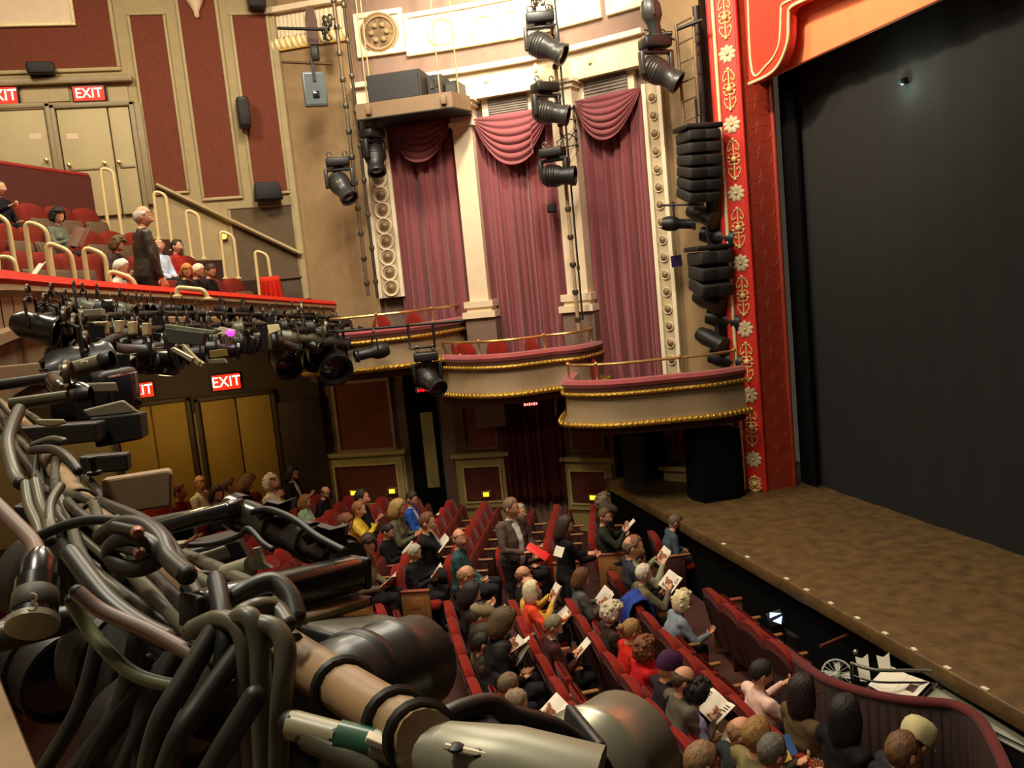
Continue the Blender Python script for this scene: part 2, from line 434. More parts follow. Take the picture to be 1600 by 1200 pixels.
def exit_sign(px0, py0, px1, py1, label):
    y0, z1 = xs(px0, py0); y1, z0 = xs(px1, py1); c = V((XW + 0.08, (y0 + y1) / 2, (z0 + z1) / 2)); h = z1 - z0; wd = y1 - y0
    e = tag(empty('exit_sign', c), label, 'sign', 'lit EXIT signs over the doors')
    b = MB(); b.box((-0.03, 0, 0), (0.1, wd + 0.05, h + 0.05), bev=0.01); b.build('sign_housing', m_black, e)
    b = MB(); b.box((0.025, 0, 0), (0.012, wd, h)); b.build('sign_face', m_exit, e)
    rot = Matrix(((0, 0, 1), (1, 0, 0), (0, 1, 0)))
    t = text('sign_lettering', 'EXIT', h * 0.98, m_exitw, e, (0.036, 0, 0), rot); t.scale = (0.92, 1.0, 1.0)
exit_sign(-22, 140, 31, 163, 'lit red EXIT sign cut by the left edge above the putty balcony doors')
exit_sign(115, 138, 166, 158, 'lit red EXIT sign above the putty balcony door with brass knobs')
exit_sign(194, 601, 242, 618, 'lit red EXIT sign above the ochre doors, partly behind the lighting rig')
exit_sign(331, 587, 377, 605, 'lit red EXIT sign above the ochre double doors, fully in view')
# lower wall: brown lintel band, corner pilaster
yy0, zz1 = xs(150, 575); yy1, zz0 = xs(432, 628)
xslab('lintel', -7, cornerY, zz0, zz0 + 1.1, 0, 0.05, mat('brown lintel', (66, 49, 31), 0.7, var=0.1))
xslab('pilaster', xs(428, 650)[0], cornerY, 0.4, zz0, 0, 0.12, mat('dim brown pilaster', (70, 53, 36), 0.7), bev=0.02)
# trim rail running down the balcony stair
a = onX(244, 289, XW + 0.1); c = onX(470, 397, XW + 0.1)
b = MB(); b.tube([a + (c - a) * 0.0, c], 0.07, 6, flat=0.7); t = struct(b.build('trim_1', m_olive_d)); t['label'] = 'sloping stair rail moulding on the side wall'
# dim framed recess under the rail
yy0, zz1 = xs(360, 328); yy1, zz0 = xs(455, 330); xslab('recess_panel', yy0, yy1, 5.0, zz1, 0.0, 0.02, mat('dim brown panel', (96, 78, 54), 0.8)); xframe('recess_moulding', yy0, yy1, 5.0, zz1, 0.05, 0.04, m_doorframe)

# ------------------------------------------------------------------ curved box wall
wbm = MB(); wslab(wbm, 468, 1122, -1.2, 14.0, -0.3, 0.0, seg=26); wall_box = struct(wbm.build('wall_boxes', m_brownwall, angle=25)); wall_box['label'] = 'curved taupe wall behind the boxes'
def wpart(name, m, u0, u1, z0, z1, o0, o1, parent=wall_box, seg=None):
    b = MB(); wslab(b, u0, u1, z0, z1, o0, o1, seg=seg); return b.build(name, m, parent)
def wframe(name, m, u0, u1, z0, z1, wd, o0, o1, parent=wall_box):
    k = (wbase(u1) - wbase(u0)).length; du = wd * (u1 - u0) / k; b = MB()
    wslab(b, u0 - du, u1 + du, z1, z1 + wd, o0, o1); wslab(b, u0 - du, u1 + du, z0 - wd, z0, o0, o1)
    wslab(b, u0 - du, u0, z0, z1, o0, o1, seg=1); wslab(b, u1, u1 + du, z0, z1, o0, o1, seg=1)
    return b.build(name, m, parent, angle=25)
# tan pilaster mass beside the balcony
u0 = wuv(432, 60)[0]; u0 = max(u0, 468); u1 = wuv(556, 120)[0]
wpart('pilaster', m_tan, 470, u1, 4.0, 14.0, 0, 0.12)
wpart('pilaster_strip', m_olive_d, 470, 482, 5.0, 12.5, 0.12, 0.2, seg=1)
zz = wuv(490, 72, 0.12)[1]; zt = wuv(490, 13, 0.12)[1]
ff = MB()
u_ = 472
fr = wpart('fluted_frieze', m_cream, 470, u1 - 2, zz, zt, 0.12, 0.15)
while u_ < u1 - 4:
    b = MB(); wslab(b, u_, u_ + 2.6, zz + 0.24, zt - 0.06, 0.15, 0.19, seg=1); b.build('flute', m_cream_hi, fr); u_ += 6.2
gb = wpart('gold_leaf_band', m_gold, 470, u1 - 2, zz, zz + 0.2, 0.15, 0.18, parent=fr)
u_ = 473.0
while u_ < u1 - 4:
    c_ = wbase(u_, .19); b = MB(); b.ball((c_.x, c_.y, zz + .12), (.03, .05, .12), 8, rot=rotx(.25)); b.build('gold_leaf', m_goldp, gb); u_ += 8.5
wpart('cornice', m_cream, 470, u1, zt, zt + 0.1, 0.12, 0.3)

# frieze panels
def frieze_panel(px0, py0, px1, py1, ztop=None, medal=None):
    u0, z0 = wuv(px0, py1); u1, z1 = wuv(px1, py0)
    if ztop: z1 = ztop
    wpart('frieze_panel', m_cream_hi, u0, u1, z0, z1, 0, 0.04); wframe('frieze_frame', m_goldp, u0, u1, z0, z1, 0.09, 0, 0.08)
    if medal:
        uc, zc = wuv(*medal); c = wbase(uc, 0.05); n = wnorm(uc); rot = frame(n) @ rotx(R(-90))
        b = MB(); b.lathe([(0.0, 0.0), (0.28, 0.0), (0.28, 0.03), (0.33, 0.05), (0.38, 0.03), (0.38, 0)], (c.x, c.y, zc), rot, 28); b.build('medallion', m_tan, wall_box)
        b = MB(); b.lathe([(0.30, 0.03), (0.33, 0.055), (0.37, 0.03)], (c.x, c.y, zc), rot, 28, cap=False); b.build('medallion_rim', mat('dark medallion rim', (120, 92, 60), .6), wall_box)
        for k in range(6):
            a = k * math.pi / 3; q = V((c.x, c.y, zc)) + rot @ V((.15 * math.cos(a), .15 * math.sin(a), .03)); b = MB(); b.ball(q, (.03, .05, .05), 8); b.build('medallion_boss', m_tan, wall_box)
frieze_panel(567, 22, 622, 83, medal=(594, 52))
zlo = wuv(720, 69)[1]; zhi = wuv(720, 16)[1]
u0 = wuv(643, 76)[0]; u1 = wuv(936, 30)[0]
wpart('frieze_panel', m_cream_hi, u0, u1, zlo, zhi, 0, 0.04); wframe('frieze_frame', m_goldp, u0, u1, zlo, zhi, 0.08, 0, 0.08)
for (mx, my) in ((800, 38), (690, 50), (755, 45), (880, 15)):
    uc, zc = wuv(mx, my); c = wbase(uc, 0.05); rot = frame(wnorm(uc)) @ rotx(R(-90))
    b = MB(); b.lathe([(0.2, 0), (0.22, 0.03), (0.25, 0.04), (0.28, 0.02), (0.29, 0)], (c.x, c.y, zc), rot, 24, cap=False); b.build('frieze_wreath', m_goldp, wall_box)
u2 = wuv(957, 26)[0]; u3 = wuv(1004, 18)[0]; wpart('frieze_panel', m_cream_hi, u2, u3, zlo, zhi, 0, 0.04); wframe('frieze_frame', m_goldp, u2, u3, zlo, zhi, 0.08, 0, 0.08)
# entablature
zb_ = wuv(800, 142, 0.25)[1]; zt_ = wuv(800, 100, 0.25)[1]
ue0 = wuv(560, 170)[0]; ue1 = wuv(1018, 80)[0]
ent = wpart('entablature', m_cream, ue0, ue1, zb_, zt_, 0, 0.25)
wpart('entablature_cornice', m_cream_hi, ue0, ue1, zt_ - 0.02, zt_ + 0.07, 0, 0.36); wpart('entablature_bead', m_goldp, ue0, ue1, zb_ - 0.04, zb_, 0, 0.29)
uc = wuv(760, 120)[0]
for (mx, my) in ((762, 122), (840, 105), (925, 92)):
    uc, zc = wuv(mx, my, .25); c = wbase(uc, 0.25)
    b = MB()
    for k in range(5): b.ball((c.x, c.y, zc), (0.02, 0.05 + .05 * (k % 2), 0.09 - .02 * (k % 2)), 8, rot=rotx(k * math.pi / 5))
    b.build('relief_flower', m_goldp, wall_box)
# bay boundaries
bays = []
for name, l, r_, yref in (('a', 606, 716, 200), ('b', 746, 872, 200), ('c', 905, 1010, 150)):
    bays.append((wuv(l, yref)[0], wuv(r_, yref)[0]))
boxfloor = [4.35 - 0.75, 3.71 - 0.75, 3.24 - 0.75]
# ornament pilasters with rosettes
def guilloche(pxl, pxr, yt, yb, pys, name):
    u0 = wuv(pxl, yt)[0]; u1 = wuv(pxr, yt)[0]; z1 = wuv(pxl, yt)[1]; z0 = wuv(pxr, yb)[1]
    p = wpart('ornament_pilaster', mat('beige ornament ground', (190, 168, 132), .6, var=.05), u0, u1, z0, z1, 0, 0.22, seg=1)
    k = (wbase(u1) - wbase(u0)).length; du = 0.07 * (u1 - u0) / k
    for a in (u0, u1 - du): wpart('pilaster_edge', m_cream_hi, a, a + du, z0, z1, 0.22, 0.26, parent=p, seg=1)
    uc = (u0 + u1) / 2; c = wbase(uc, 0.225); rot = frame(wnorm(uc)) @ rotx(R(-90)); half = k / 2 - 0.1
    zs_ = [wuv(uc, y, .22)[1] for y in pys]
    zc = z1 - 0.25; step = 0.30
    while zc > z0 + 0.1:
        b = MB(); b.lathe([(half * 0.82, 0), (half * 0.86, 0.025), (half * 0.98, 0.03), (half * 1.05, 0.0)], (c.x, c.y, zc), rot, 18, cap=False); b.build('ring', m_cream_hi, p)
        b = MB(); b.lathe([(0, 0.05), (0.04, 0.045), (0.07, 0.02), (half * 0.55, 0.02), (half * 0.6, 0)], (c.x, c.y, zc), rot, 14, cap=False); b.build('rosette', mat('dull gold rosette', (128, 104, 70), 0.5, 0.2), p)
        zc -= step
    return u0, u1, z0, z1
guilloche(566, 607, 190, 465, [], 'l')
guilloche(1012, 1042, 135, 588, [], 'r')
# columns between the bays: square shafts with moulded bases and capitals
def column(pxl, pxr, yt, yb, ybase, label):
    u0 = wuv(pxl, yt)[0]; u1 = wuv(pxr, yt)[0]; zt = zb_ - 0.02; zs = wuv((pxl + pxr) / 2 + 20, yb, 0.3)[1]; zg = wuv((pxl + pxr) / 2 + 20, ybase, 0.3)[1]
    k = (wbase(u1) - wbase(u0)).length; g = (u1 - u0) / k
    e = struct(empty('column', (wbase((u0 + u1) / 2).x, wbase((u0 + u1) / 2).y, zg)), label); e['category'] = 'column'; loc = e.location.copy()
    def part(nm, m, uu0, uu1, za, zb, oa, ob):
        b = MB(); wslab(b, uu0, uu1, za, zb, oa, ob, seg=1); o = b.build(nm, m, e, loc=loc); o.location = (0, 0, 0)
    part('shaft', m_cream, u0, u1, zs, zt - 0.5, 0, 0.38)
    for i, (za, zb, gr) in enumerate(((zg, zg + 0.12, 0.14), (zg + 0.12, zg + 0.2, 0.06), (zg + 0.2, zs, 0.10))): part('base_moulding', m_cream, u0 - gr * g, u1 + gr * g, za, zb, 0, 0.38 + gr)
    for i, (za, zb, gr) in enumerate(((zt - 0.5, zt - 0.42, 0.05), (zt - 0.42, zt - 0.14, 0.02), (zt - 0.14, zt - 0.06, 0.07), (zt - 0.06, zt, 0.12))): part('capital_moulding', m_cream_hi, u0 - gr * g, u1 + gr * g, za, zb, 0, 0.38 + gr)
    part('pedestal', m_brownwall, u0 - 0.1 * g, u1 + 0.12 * g, 2.2, zg, 0, 0.46)
column(714, 746, 200, 470, 496, 'cream square column between the first and second curtained bays')
column(872, 905, 140, 458, 486, 'cream square column carrying the lighting pole and cables')
# vents above the curtains
def vent(px0, py0, px1, py1):
    u0, z1 = wuv(px0, py0); u1, z0 = wuv(px1, py1)
    wpart('vent_surround', m_cream, u0 - 10, u1 + 10, z0 - .1, zb_, 0, 0.1); v = wpart('vent', mat('vent grey', (104, 92, 82), 0.6), u0, u1, z0, z1, 0.1, 0.12)
    n = 9
    for i in range(n):
        za = z0 + (z1 - z0) * (i + .3) / n; b = MB(); wslab(b, u0, u1, za, za + (z1 - z0) / n * .4, 0.12, 0.135, seg=1); b.build('slat', mat('vent slat', (128, 114, 100), 0.6), v)
vent(764, 153, 828, 176); vent(915, 122, 986, 152)
# right end wall beside the proscenium
wpart('pilaster', m_tan, wuv(1045, 200)[0], 1122, 1.0, 14.0, 0, 0.1)

# lower storey under the boxes
m_dimtan = mat('dim tan frame', (178, 158, 100), 0.55, var=0.06)
def lower_panel(px0, py0, px1, py1, fw=0.09, m=m_maroon, fm=None, o=0.05):
    u0, z1 = wuv(px0, py0); u1, z0 = wuv(px1, py1)
    wpart('lower_panel', m, u0, u1, z0, z1, o, o + 0.03); wframe('panel_frame', fm or m_dimtan, u0, u1, z0, z1, fw, o, o + 0.07); return u0, u1, z0, z1
mdk = mat('dim mauve frame', (112, 80, 66), 0.7)
mp1 = mat('brown pier', (98, 74, 58), 0.8, var=0.1)
for a, c in ((508, 640), (712, 792), (884, 960), (1042, 1092)):
    wpart('pier', mp1, wuv(a, 690)[0], wuv(c, 690)[0], -1.0, 3.2, 0, 0.05)
lower_panel(524, 600, 617, 697, 0.06, fm=mat('pale pier moulding', (150, 118, 88), 0.6)); lower_panel(724, 636, 777, 696, 0.05, fm=mdk); lower_panel(896, 660, 945, 700, 0.05, fm=mdk); lower_panel(1057, 668, 1092, 713, 0.05, fm=mdk)
lower_panel(437, 600, 470, 682, 0.05, fm=mdk, o=0.0)
for (a, t, c, bt) in ((528, 727, 628, 780), (728, 728, 788, 778), (897, 733, 955, 784), (1055, 748, 1100, 800)):
    u0, u1, z0, z1 = lower_panel(a, t, c, bt, 0.14, m=mat('maroon dado', (110, 50, 34), 0.8), o=0.1)
    wpart('dado', m_dimtan, u0 - 14, u1 + 14, -1.0, z1 + 0.2, 0, 0.1); wpart('dado_cap', m_dimtan, u0 - 18, u1 + 18, z1 + 0.2, z1 + 0.28, 0, 0.22)
    wframe('inner_bead', mat('pale bead', (214, 194, 130), 0.5), u0, u1, z0, z1, 0.03, 0.13, 0.2)
sl = 0
for (sx, sy, lb) in ((553, 770, 'amber step light on the widest dado panel, nearer the doors'), (613, 767, 'amber step light on the widest dado panel, nearer the opening'), (760, 772, 'amber step light on the dado panel beside the dark curtain'), (927, 777, 'amber step light on the dado panel nearest the stage')):
    p = wpt(sx, sy, 0.16); n = wnorm(wuv(sx, sy)[0]); rot = frame(n)
    e = tag(empty('step_light', p), lb, 'light', 'amber step lights')
    b = MB(); b.box((0, 0, 0), (0.2, 0.05, 0.14), rot, bev=0.01); b.build('light_housing', m_brass, e)
    b = MB(); b.box(n * 0.03, (0.11, 0.02, 0.08), rot); b.build('lens', m_amber, e)
# black slabs as unlit openings; door strip with light in its colour; dark curtain
wpart('unlit_opening_slab', m_void, wuv(642, 700)[0], wuv(690, 700)[0], -1.0, 3.4, 0, 0.04); wpart('unlit_opening_slab', m_void, wuv(964, 720)[0], wuv(1041, 720)[0], -1.0, 3.0, 0, 0.04)
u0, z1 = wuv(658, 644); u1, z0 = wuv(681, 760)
wpart('door_strip', mat('door with painted greenish light', (150, 134, 82), 0.7), wuv(659, 660)[0], wuv(678, 660)[0], z0, z1, 0.04, 0.08, seg=1)
# ------------------------------------------------------------------ curtains (folds are real)
def curtain(name, u0, u1, ztop, zbot, label, m, folds=9, swag=True, gather=0.0, seed=1, off=0.10):
    rnd = random.Random(seed); e = tag(empty(name, wbase((u0 + u1) / 2, off)), label, 'curtain', 'curtains on the box wall'); loc = V(e.location)
    loc.z = zbot; e.location.z = zbot
    n = 110; ph = [rnd.uniform(0, 6) for _ in range(6)]; fr = [folds, folds * 1.7, folds * 0.55]
    rows = []
    for j in range(13):
        t = j / 12; z = ztop + (zbot - ztop) * t; row = []
        for i in range(n + 1):
            s = i / n; g = gather * max(0, t - 0.55) ** 2 * 5 * (1 - s)
            u = u0 + (u1 - u0) * (s + g * (1.0 - s))
            d = 0.055 * math.sin(s * fr[0] * 6.283 + ph[0] + 0.5 * math.sin(t * 2 + ph[3])) + 0.03 * math.sin(s * fr[1] * 6.283 + ph[1]) + 0.05 * math.sin(s * fr[2] * 6.283 + ph[2] + t)
            d = d * (0.45 + 0.55 * t)
            # sharpen the valleys so that the pleats read as dark lines
            b = wbase(u, off + 0.06 + d - 0.05 * max(0.0, math.cos(s * fr[0] * 3.1416 * 2 + ph[4])) ** 6)
            row.append(V((b.x, b.y, z)))
        rows.append(row)
    b = MB(); b.grid(rows); o = b.build('drape', m, e, loc=loc, angle=80); o.location = (0, 0, 0)
    md = o.modifiers.new('thick', 'SOLIDIFY'); md.thickness = 0.012; md.offset = -1
    if swag:
        # swag: a half-moon of cascading ridges
        rows = []; H = (wbase(u1) - wbase(u0)).length * 0.58; nn = 40; kk = 44
        for j in range(kk + 1):
            t = j / kk; row = []
            for i in range(nn + 1):
                s = i / nn * 2 - 1
                u = u0 + (u1 - u0) * (i / nn)
                depth = H * t * (1 - abs(s) ** 2.2)
                ridge = abs(math.sin(t * 6.5 * 3.1416)) ** 0.6
                d = (0.04 + 0.10 * ridge * (1 - abs(s) ** 3) * (0.35 + 0.65 * t)) + 0.10 * (1 - s * s)
                b_ = wbase(u, off + 0.12 + d); row.append(V((b_.x, b_.y, ztop + 0.02 - depth - 0.02 * t)))
            rows.append(row)
        b = MB(); b.grid(rows); o = b.build('swag', m, e, loc=loc, angle=80); o.location = (0, 0, 0)
        md = o.modifiers.new('thick', 'SOLIDIFY'); md.thickness = 0.012; md.offset = -1
    return e
for (i, (bay, ytop, lb)) in enumerate(zip(bays, (188, 180, 150), ('rose velvet curtain with swag under the speaker platform', 'rose velvet curtain with swag between the two cream columns', 'rose velvet curtain with swag beside the rosette strip near the stage'))):
    um = (bay[0] + bay[1]) / 2
    curtain('curtain', bay[0] - 1, bay[1] + 1, wuv(um, ytop)[1] + 0.02, boxfloor[i] + 0.02, lb, m_curtain, folds=(7, 8, 7)[i], gather=(0, 0, 0.10)[i], seed=3 + i)
u0 = wuv(790, 700)[0]; u1 = wuv(884, 700)[0]
curtain('curtain', u0, u1, 3.1, 0.6, 'dark red curtain in the doorway under the middle box', m_curtain_d, folds=9, swag=False, seed=9)

# ------------------------------------------------------------------ boxes
def plan_path(pts, Z): return [onZ(px, py, Z) for px, py in pts]
def offset_path(path, d):
    """move a plan path sideways by d (towards its right as walked)"""
    out = []
    for i, p in enumerate(path):
        t = path[min(i + 1, len(path) - 1)] - path[max(i - 1, 0)]; t.z = 0; t.normalize(); out.append(p + V((t.y, -t.x, 0)) * d)
    return out
def strip(path, prof, Z):
    """profile [(out, dz)] swept along path"""
    rows = []
    for i, p in enumerate(path):
        t = path[min(i + 1, len(path) - 1)] - path[max(i - 1, 0)]; t.z = 0; t.normalize(); n = V((t.y, -t.x, 0))
        rows.append([V((p.x, p.y, Z + dz)) + n * o for o, dz in prof])
    b = MB(); b.grid(rows, closed=True); b.add(rows[0], [tuple(range(len(prof)))]); b.add(rows[-1], [tuple(range(len(prof)))[::-1]]); return b
def roundprof(r, n=8, cx=0, cz=0, sx=1.0): return [(cx + r * sx * math.cos(a * 6.2832 / n), cz + r * math.sin(a * 6.2832 / n)) for a in range(n)]
m_boxfront = mat('box front taupe', (136, 114, 84), 0.7, var=0.05, bump=0.05)
def box(pts, Z, label, posts, rail_dz, wall_ends):
    path = spline(plan_path(pts, Z), 8)
    e = tag(empty('theatre_box', (path[len(path) // 2].x, path[len(path) // 2].y, Z - 0.85)), label, 'box'); loc = V(e.location)
    def P(nm, b, m, angle=40): o = b.build(nm, m, e, loc=loc, angle=angle); o.location = (0, 0, 0); return o
    P('box_front', strip(path, [(0.0, -0.02), (0.02, -0.18), (0.03, -0.6), (0.12, -0.74), (-0.05, -0.78), (-0.08, -0.02)], Z), m_boxfront)
    P('plush_rail', strip(path, [(0.06, -0.11), (0.09, -0.05), (0.06, 0.005), (-0.02, 0.02), (-0.14, 0.0), (-0.14, -0.1)], Z), m_mauvevel)
    P('rail_band', strip(path, [(0.035, -0.18), (0.05, -0.12), (0.02, -0.1), (-0.03, -0.12), (-0.03, -0.18)], Z), mat('dark mauve band', (84, 52, 46), 0.7))
    # beaded gold mouldings
    for dz, r_ in ((-0.215, 0.036), (-0.70, 0.05)):
        o = P('gold_moulding', strip(path, roundprof(r_, 8, 0.06 if dz > -0.5 else 0.13, dz), Z), m_gold)
        d = 0.0; b = MB()
        for i in range(len(path) - 1):
            a, c = path[i], path[i + 1]; L = (c - a).length; t = (c - a).normalized(); n = V((t.y, -t.x, 0))
            while d < L:
                q = a + t * d; b.ball((q.x + n.x * (0.08 if dz > -.5 else .16), q.y + n.y * (0.08 if dz > -.5 else .16), Z + dz), (r_ * .75, r_ * .75, r_ * .95), 6); d += 0.085
            d -= L
        ob = b.build('gold_leaf_beads', m_gold, o, loc=None); ob['kind'] = 'stuff'; ob.data.transform(Matrix.Translation(-loc))
    # floor and soffit slab reaching back to the wall
    back = [wbase(wall_ends[0], 0.0), wbase(wall_ends[1], 0.0)]; nb = len(path); rows = []
    for i, p in enumerate(path):
        q = back[0].lerp(back[1], i / (nb - 1)); rows.append([V((p.x, p.y, Z - 0.76)), V((q.x, q.y, Z - 0.76)), V((q.x, q.y, Z - 0.88)), V((p.x, p.y, Z - 0.88))])
    b = MB(); b.grid(rows, closed=True); b.add(rows[0], [(0, 1, 2, 3)]); b.add(rows[-1], [(0, 1, 2, 3)]); P('box_floor', b, m_carpet)
    # brass guard rail on posts, ball finials
    rp = [p for p in path]
    rail = MB(); idx = [int(f * (len(path) - 1)) for f in posts]; inner = offset_path(path, -0.05)
    seg = inner[idx[0]:idx[-1] + 1]; rail.tube([V((p.x, p.y, Z + rail_dz)) for p in seg], 0.024, 8); P('brass_rail', rail, m_brass)
    for i in idx:
        b = MB(); p = inner[i]; b.lathe([(0.03, 0.0), (0.018, 0.02), (0.018, rail_dz - 0.03), (0.035, rail_dz - 0.01), (0.04, rail_dz + 0.02), (0.02, rail_dz + 0.045), (0, rail_dz + 0.05)], (p.x, p.y, Z), n=8); P('rail_post', b, m_brass)
    return path
ZB = [4.35, 3.71, 3.24]
box_paths = []
box_paths.append(box([(470, 512), (478, 522), (500, 521.5), (540, 518.5), (590, 513.5), (640, 508), (690, 501), (722, 495), (728, 489)], ZB[0], 'curved theatre box highest on the wall, next to the balcony end', (0.25, 0.5, 0.72, 0.88, 0.96), 0.24, (476, 722)))
box_paths.append(box([(692, 543), (683, 554), (700, 556), (747, 556), (800, 552.5), (860, 545), (905, 540), (938, 531), (946, 522)], ZB[1], 'curved theatre box in the middle, below the two cream columns', (0.17, 0.38, 0.62, 0.83, 0.92), 0.24, (700, 925)))
box_paths.append(box([(893, 582), (884, 594), (905, 596), (950, 595), (1000, 591), (1050, 586), (1110, 580), (1160, 572)], ZB[2], 'curved theatre box lowest of the three, against the red proscenium', (0.17, 0.38, 0.75, 0.98), 0.26, (890, 1090)))
# rounded red box chairs
def box_chair():
    e = empty('box_chair')
    b = MB(); b.ball((0, 0, 0.45), (0.23, 0.23, 0.06), 14); b.build('seat', m_redvel, e)
    b = MB(); rows = []
    for sgn in (0.03, -0.03):
        pass
    b.ball((0, -0.2, 0.72), (0.22, 0.045, 0.24), 16); b.build('backrest', m_redvel, e)
    for sx, sy in ((-.17, -.17), (.17, -.17), (-.17, .17), (.17, .17)):
        l = MB(); l.tube([(sx, sy, 0.42), (sx * 1.1, sy * 1.1, 0)], [0.02, 0.014], 6); l.build('leg', m_wood, e)
    return e
chair0 = box_chair(); first = True
for bi, px, py, ang, lb in ((0, 540, 498, 20, 'rounded red chair in the highest box, beside the lighting rig'), (0, 605, 490, 0, 'rounded red chair in the highest box, before the rosette strip'), (0, 652, 488, -10, 'rounded red chair in the highest box, before the curtain'),
                          (1, 712, 536, -30, 'rounded red chair in the middle box, at its end below the column'), (1, 738, 533, 10, 'rounded red chair in the middle box, second from the column end'), (1, 793, 527, 20, 'rounded red chair in the middle box, before the curtain fold'), (1, 835, 523, -20, 'rounded red chair in the middle box, nearest its stage end'),
                          (2, 918, 568, 15, 'rounded red chair in the lowest box, beside the black gap'), (2, 944, 564, -20, 'rounded red chair in the lowest box, turned at the curtain edge')):
    Z = ZB[bi] - 0.76; o = chair0 if first else copy_tree(chair0); first = False
    p = onZ(px, py + 10, Z + 0.74); bk = V((0, 0, 0))
    # keep it inside the box: between the front and the wall
    d = ray(px, py); u = wuv(px, py)[0]; q = wbase(u, 0.95); p = V((q.x, q.y, Z)); sh = proj(V((p.x, p.y, Z + 0.72)))
    nrm = wnorm(u); o.location = p; o.rotation_euler = (0, 0, math.atan2(-nrm.x, nrm.y) + R(ang) + R(-20))
    tag(o, lb, 'chair', 'rounded red box chairs')

# ------------------------------------------------------------------ balcony
bx = [-17.0 + 16.9 * i / 44 for i in range(45)]
lp = [V((x, lipY(x), 0)) for x in bx]
def lipstrip(prof, x0=-17.0, x1=-0.1, m=None, nm='', parent=None, angle=40):
    rows = []
    for i in range(45):
        x = x0 + (x1 - x0) * i / 44; y = lipY(x); s = 2 * 0.0338 * (x + 8); n = V((-s, 1, 0)).normalized(); zz = lipZ(x)
        rows.append([V((x, y, zz + dz)) + n * o for o, dz in prof])
    b = MB(); b.grid(rows, closed=True); b.add(rows[0], [tuple(range(len(prof)))]); b.add(rows[-1], [tuple(range(len(prof)))]); return b.build(nm, m, parent, angle=angle)
balc = struct(empty('wall_balcony', (0, 0, 0))); balc['label'] = 'curved balcony front with its red plush rail'
lipstrip([(0.07, -0.125), (0.11, -0.06), (0.06, 0.005), (-0.2, 0.005), (-0.24, -0.08)], -17.0, -2.2, m_redlip, 'plush_rail', balc)
lipstrip([(0.02, -0.30), (0.02, -0.09), (0.10, -0.09), (0.10, -0.14), (0.06, -0.17), (0.06, -0.28), (0.08, -0.30), (0.02, -0.75), (-0.10, -0.75), (-0.10, -0.08)][::-1] if False else [(-0.10, -0.08), (0.09, -0.08), (0.10, -0.13), (0.05, -0.17), (0.05, -0.36), (0.09, -0.38), (0.09, -0.44), (0.04, -0.47), (0.02, -0.8), (-0.10, -0.8)], -17.0, -0.1, m_tan, 'balcony_front', balc)
for i in range(30):
    x = -16.6 + i * 0.46; s = 2 * 0.0338 * (x + 8); n = V((-s, 1, 0)).normalized(); b = MB(); p = V((x, lipY(x), lipZ(x) - 0.265)) + n * 0.052
    b.box(p, (0.012, 0.008, 0.19), frame(n)); b.build('front_joint', m_dkframe, balc)
# stepped tiers and soffit
TR, RISE = 0.72, 0.45
def tierY(x, k): return lipY(x) - 0.35 - TR * k
XEND = -16.1; best = None
for K in np.arange(3.0, 7, 0.05):
    q = V((XEND, tierY(XEND, K), 0)); zt = z_at_row(q, 276); e_ = abs(proj((q.x, q.y, zt))[0] - 154)
    if best is None or e_ < best[0]: best = (e_, float(K), zt)
KP, ZP = best[1], best[2]; KT = int(math.ceil(KP))
for k in range(KT + 3):
    z = 4.55 + RISE * min(k, KT); rows = []
    for i in range(19):
        x = -17.95 + 15.0 * i / 18; ya = tierY(x, k) if k else lipY(x) - 0.02; yb = tierY(x, k + 1) - 0.02
        zt = z; rows.append([V((x, ya, zt)), V((x, yb, zt)), V((x, yb, zt - (RISE + .02 if k else .12))), V((x, ya, zt - (RISE + .02 if k else .12)))])
    b = MB(); b.grid(rows, closed=True); b.add(rows[0], [(0, 1, 2, 3)]); b.add(rows[-1], [(3, 2, 1, 0)]); t = struct(b.build('floor_balcony', mat('balcony step carpet', (70, 42, 32), 0.95, var=0.2), smooth=False)); t['label'] = 'carpeted step of the balcony'
b = MB(); rows = []
for i in range(24):
    x = -16.9 + 16.5 * i / 23; rows.append([V((x, lipY(x) - 0.05, min(lipZ(x) - .1, 4.43))), V((x, -12, 4.43)), V((x, -12, 4.38)), V((x, lipY(x) - 0.05, min(lipZ(x) - .15, 4.38)))])
b.grid(rows, closed=True); struct(b.build('ceiling_under_balcony', mat('dim brown soffit', (86, 66, 46), 0.9), smooth=False))

# ------------------------------------------------------------------ proscenium and stage picture
pros = struct(empty('wall_proscenium', (0, 0, 0)), 'red proscenium frame with cream rosettes')
A0 = onZ(1163, 765, STZ); A1 = onZ(1197, 767, STZ); A2 = onZ(1241, 760, STZ)
A2.x = A1.x
fd = (A1 - A0).normalized(); fn = V((fd.y, -fd.x, 0))
HT = 13.0
b = MB(); b.prism([V((A0.x, A0.y, STZ)), V((A1.x, A1.y, STZ)), V((A2.x, A2.y, STZ)), V((A0.x - .3, A2.y, STZ))], (0, 0, HT - STZ)); b.build('proscenium_pier', m_prosdark, pros, smooth=False)
def face_pt(s, z, o=0.0): q = A0.lerp(A1, s) + fn * o; return V((q.x, q.y, z))
WD = (A1 - A0).length
b = MB(); b.prism([face_pt(0.0, STZ + .02, 0), face_pt(1, STZ + .02, 0), face_pt(1, HT, 0), face_pt(0, HT, 0)], fn * 0.03); b.build('ornament_strip', m_prosred, pros, smooth=False)
b = MB(); b.tube([face_pt(0.06, STZ, 0.05), face_pt(0.06, HT, 0.05)], 0.03, 8); b.build('gilt_edge', m_goldp, pros)
b = MB(); b.tube([face_pt(-0.1, STZ, 0.02), face_pt(-0.1, HT, 0.02)], 0.06, 8); b.build('outer_edge', m_prosred, pros)
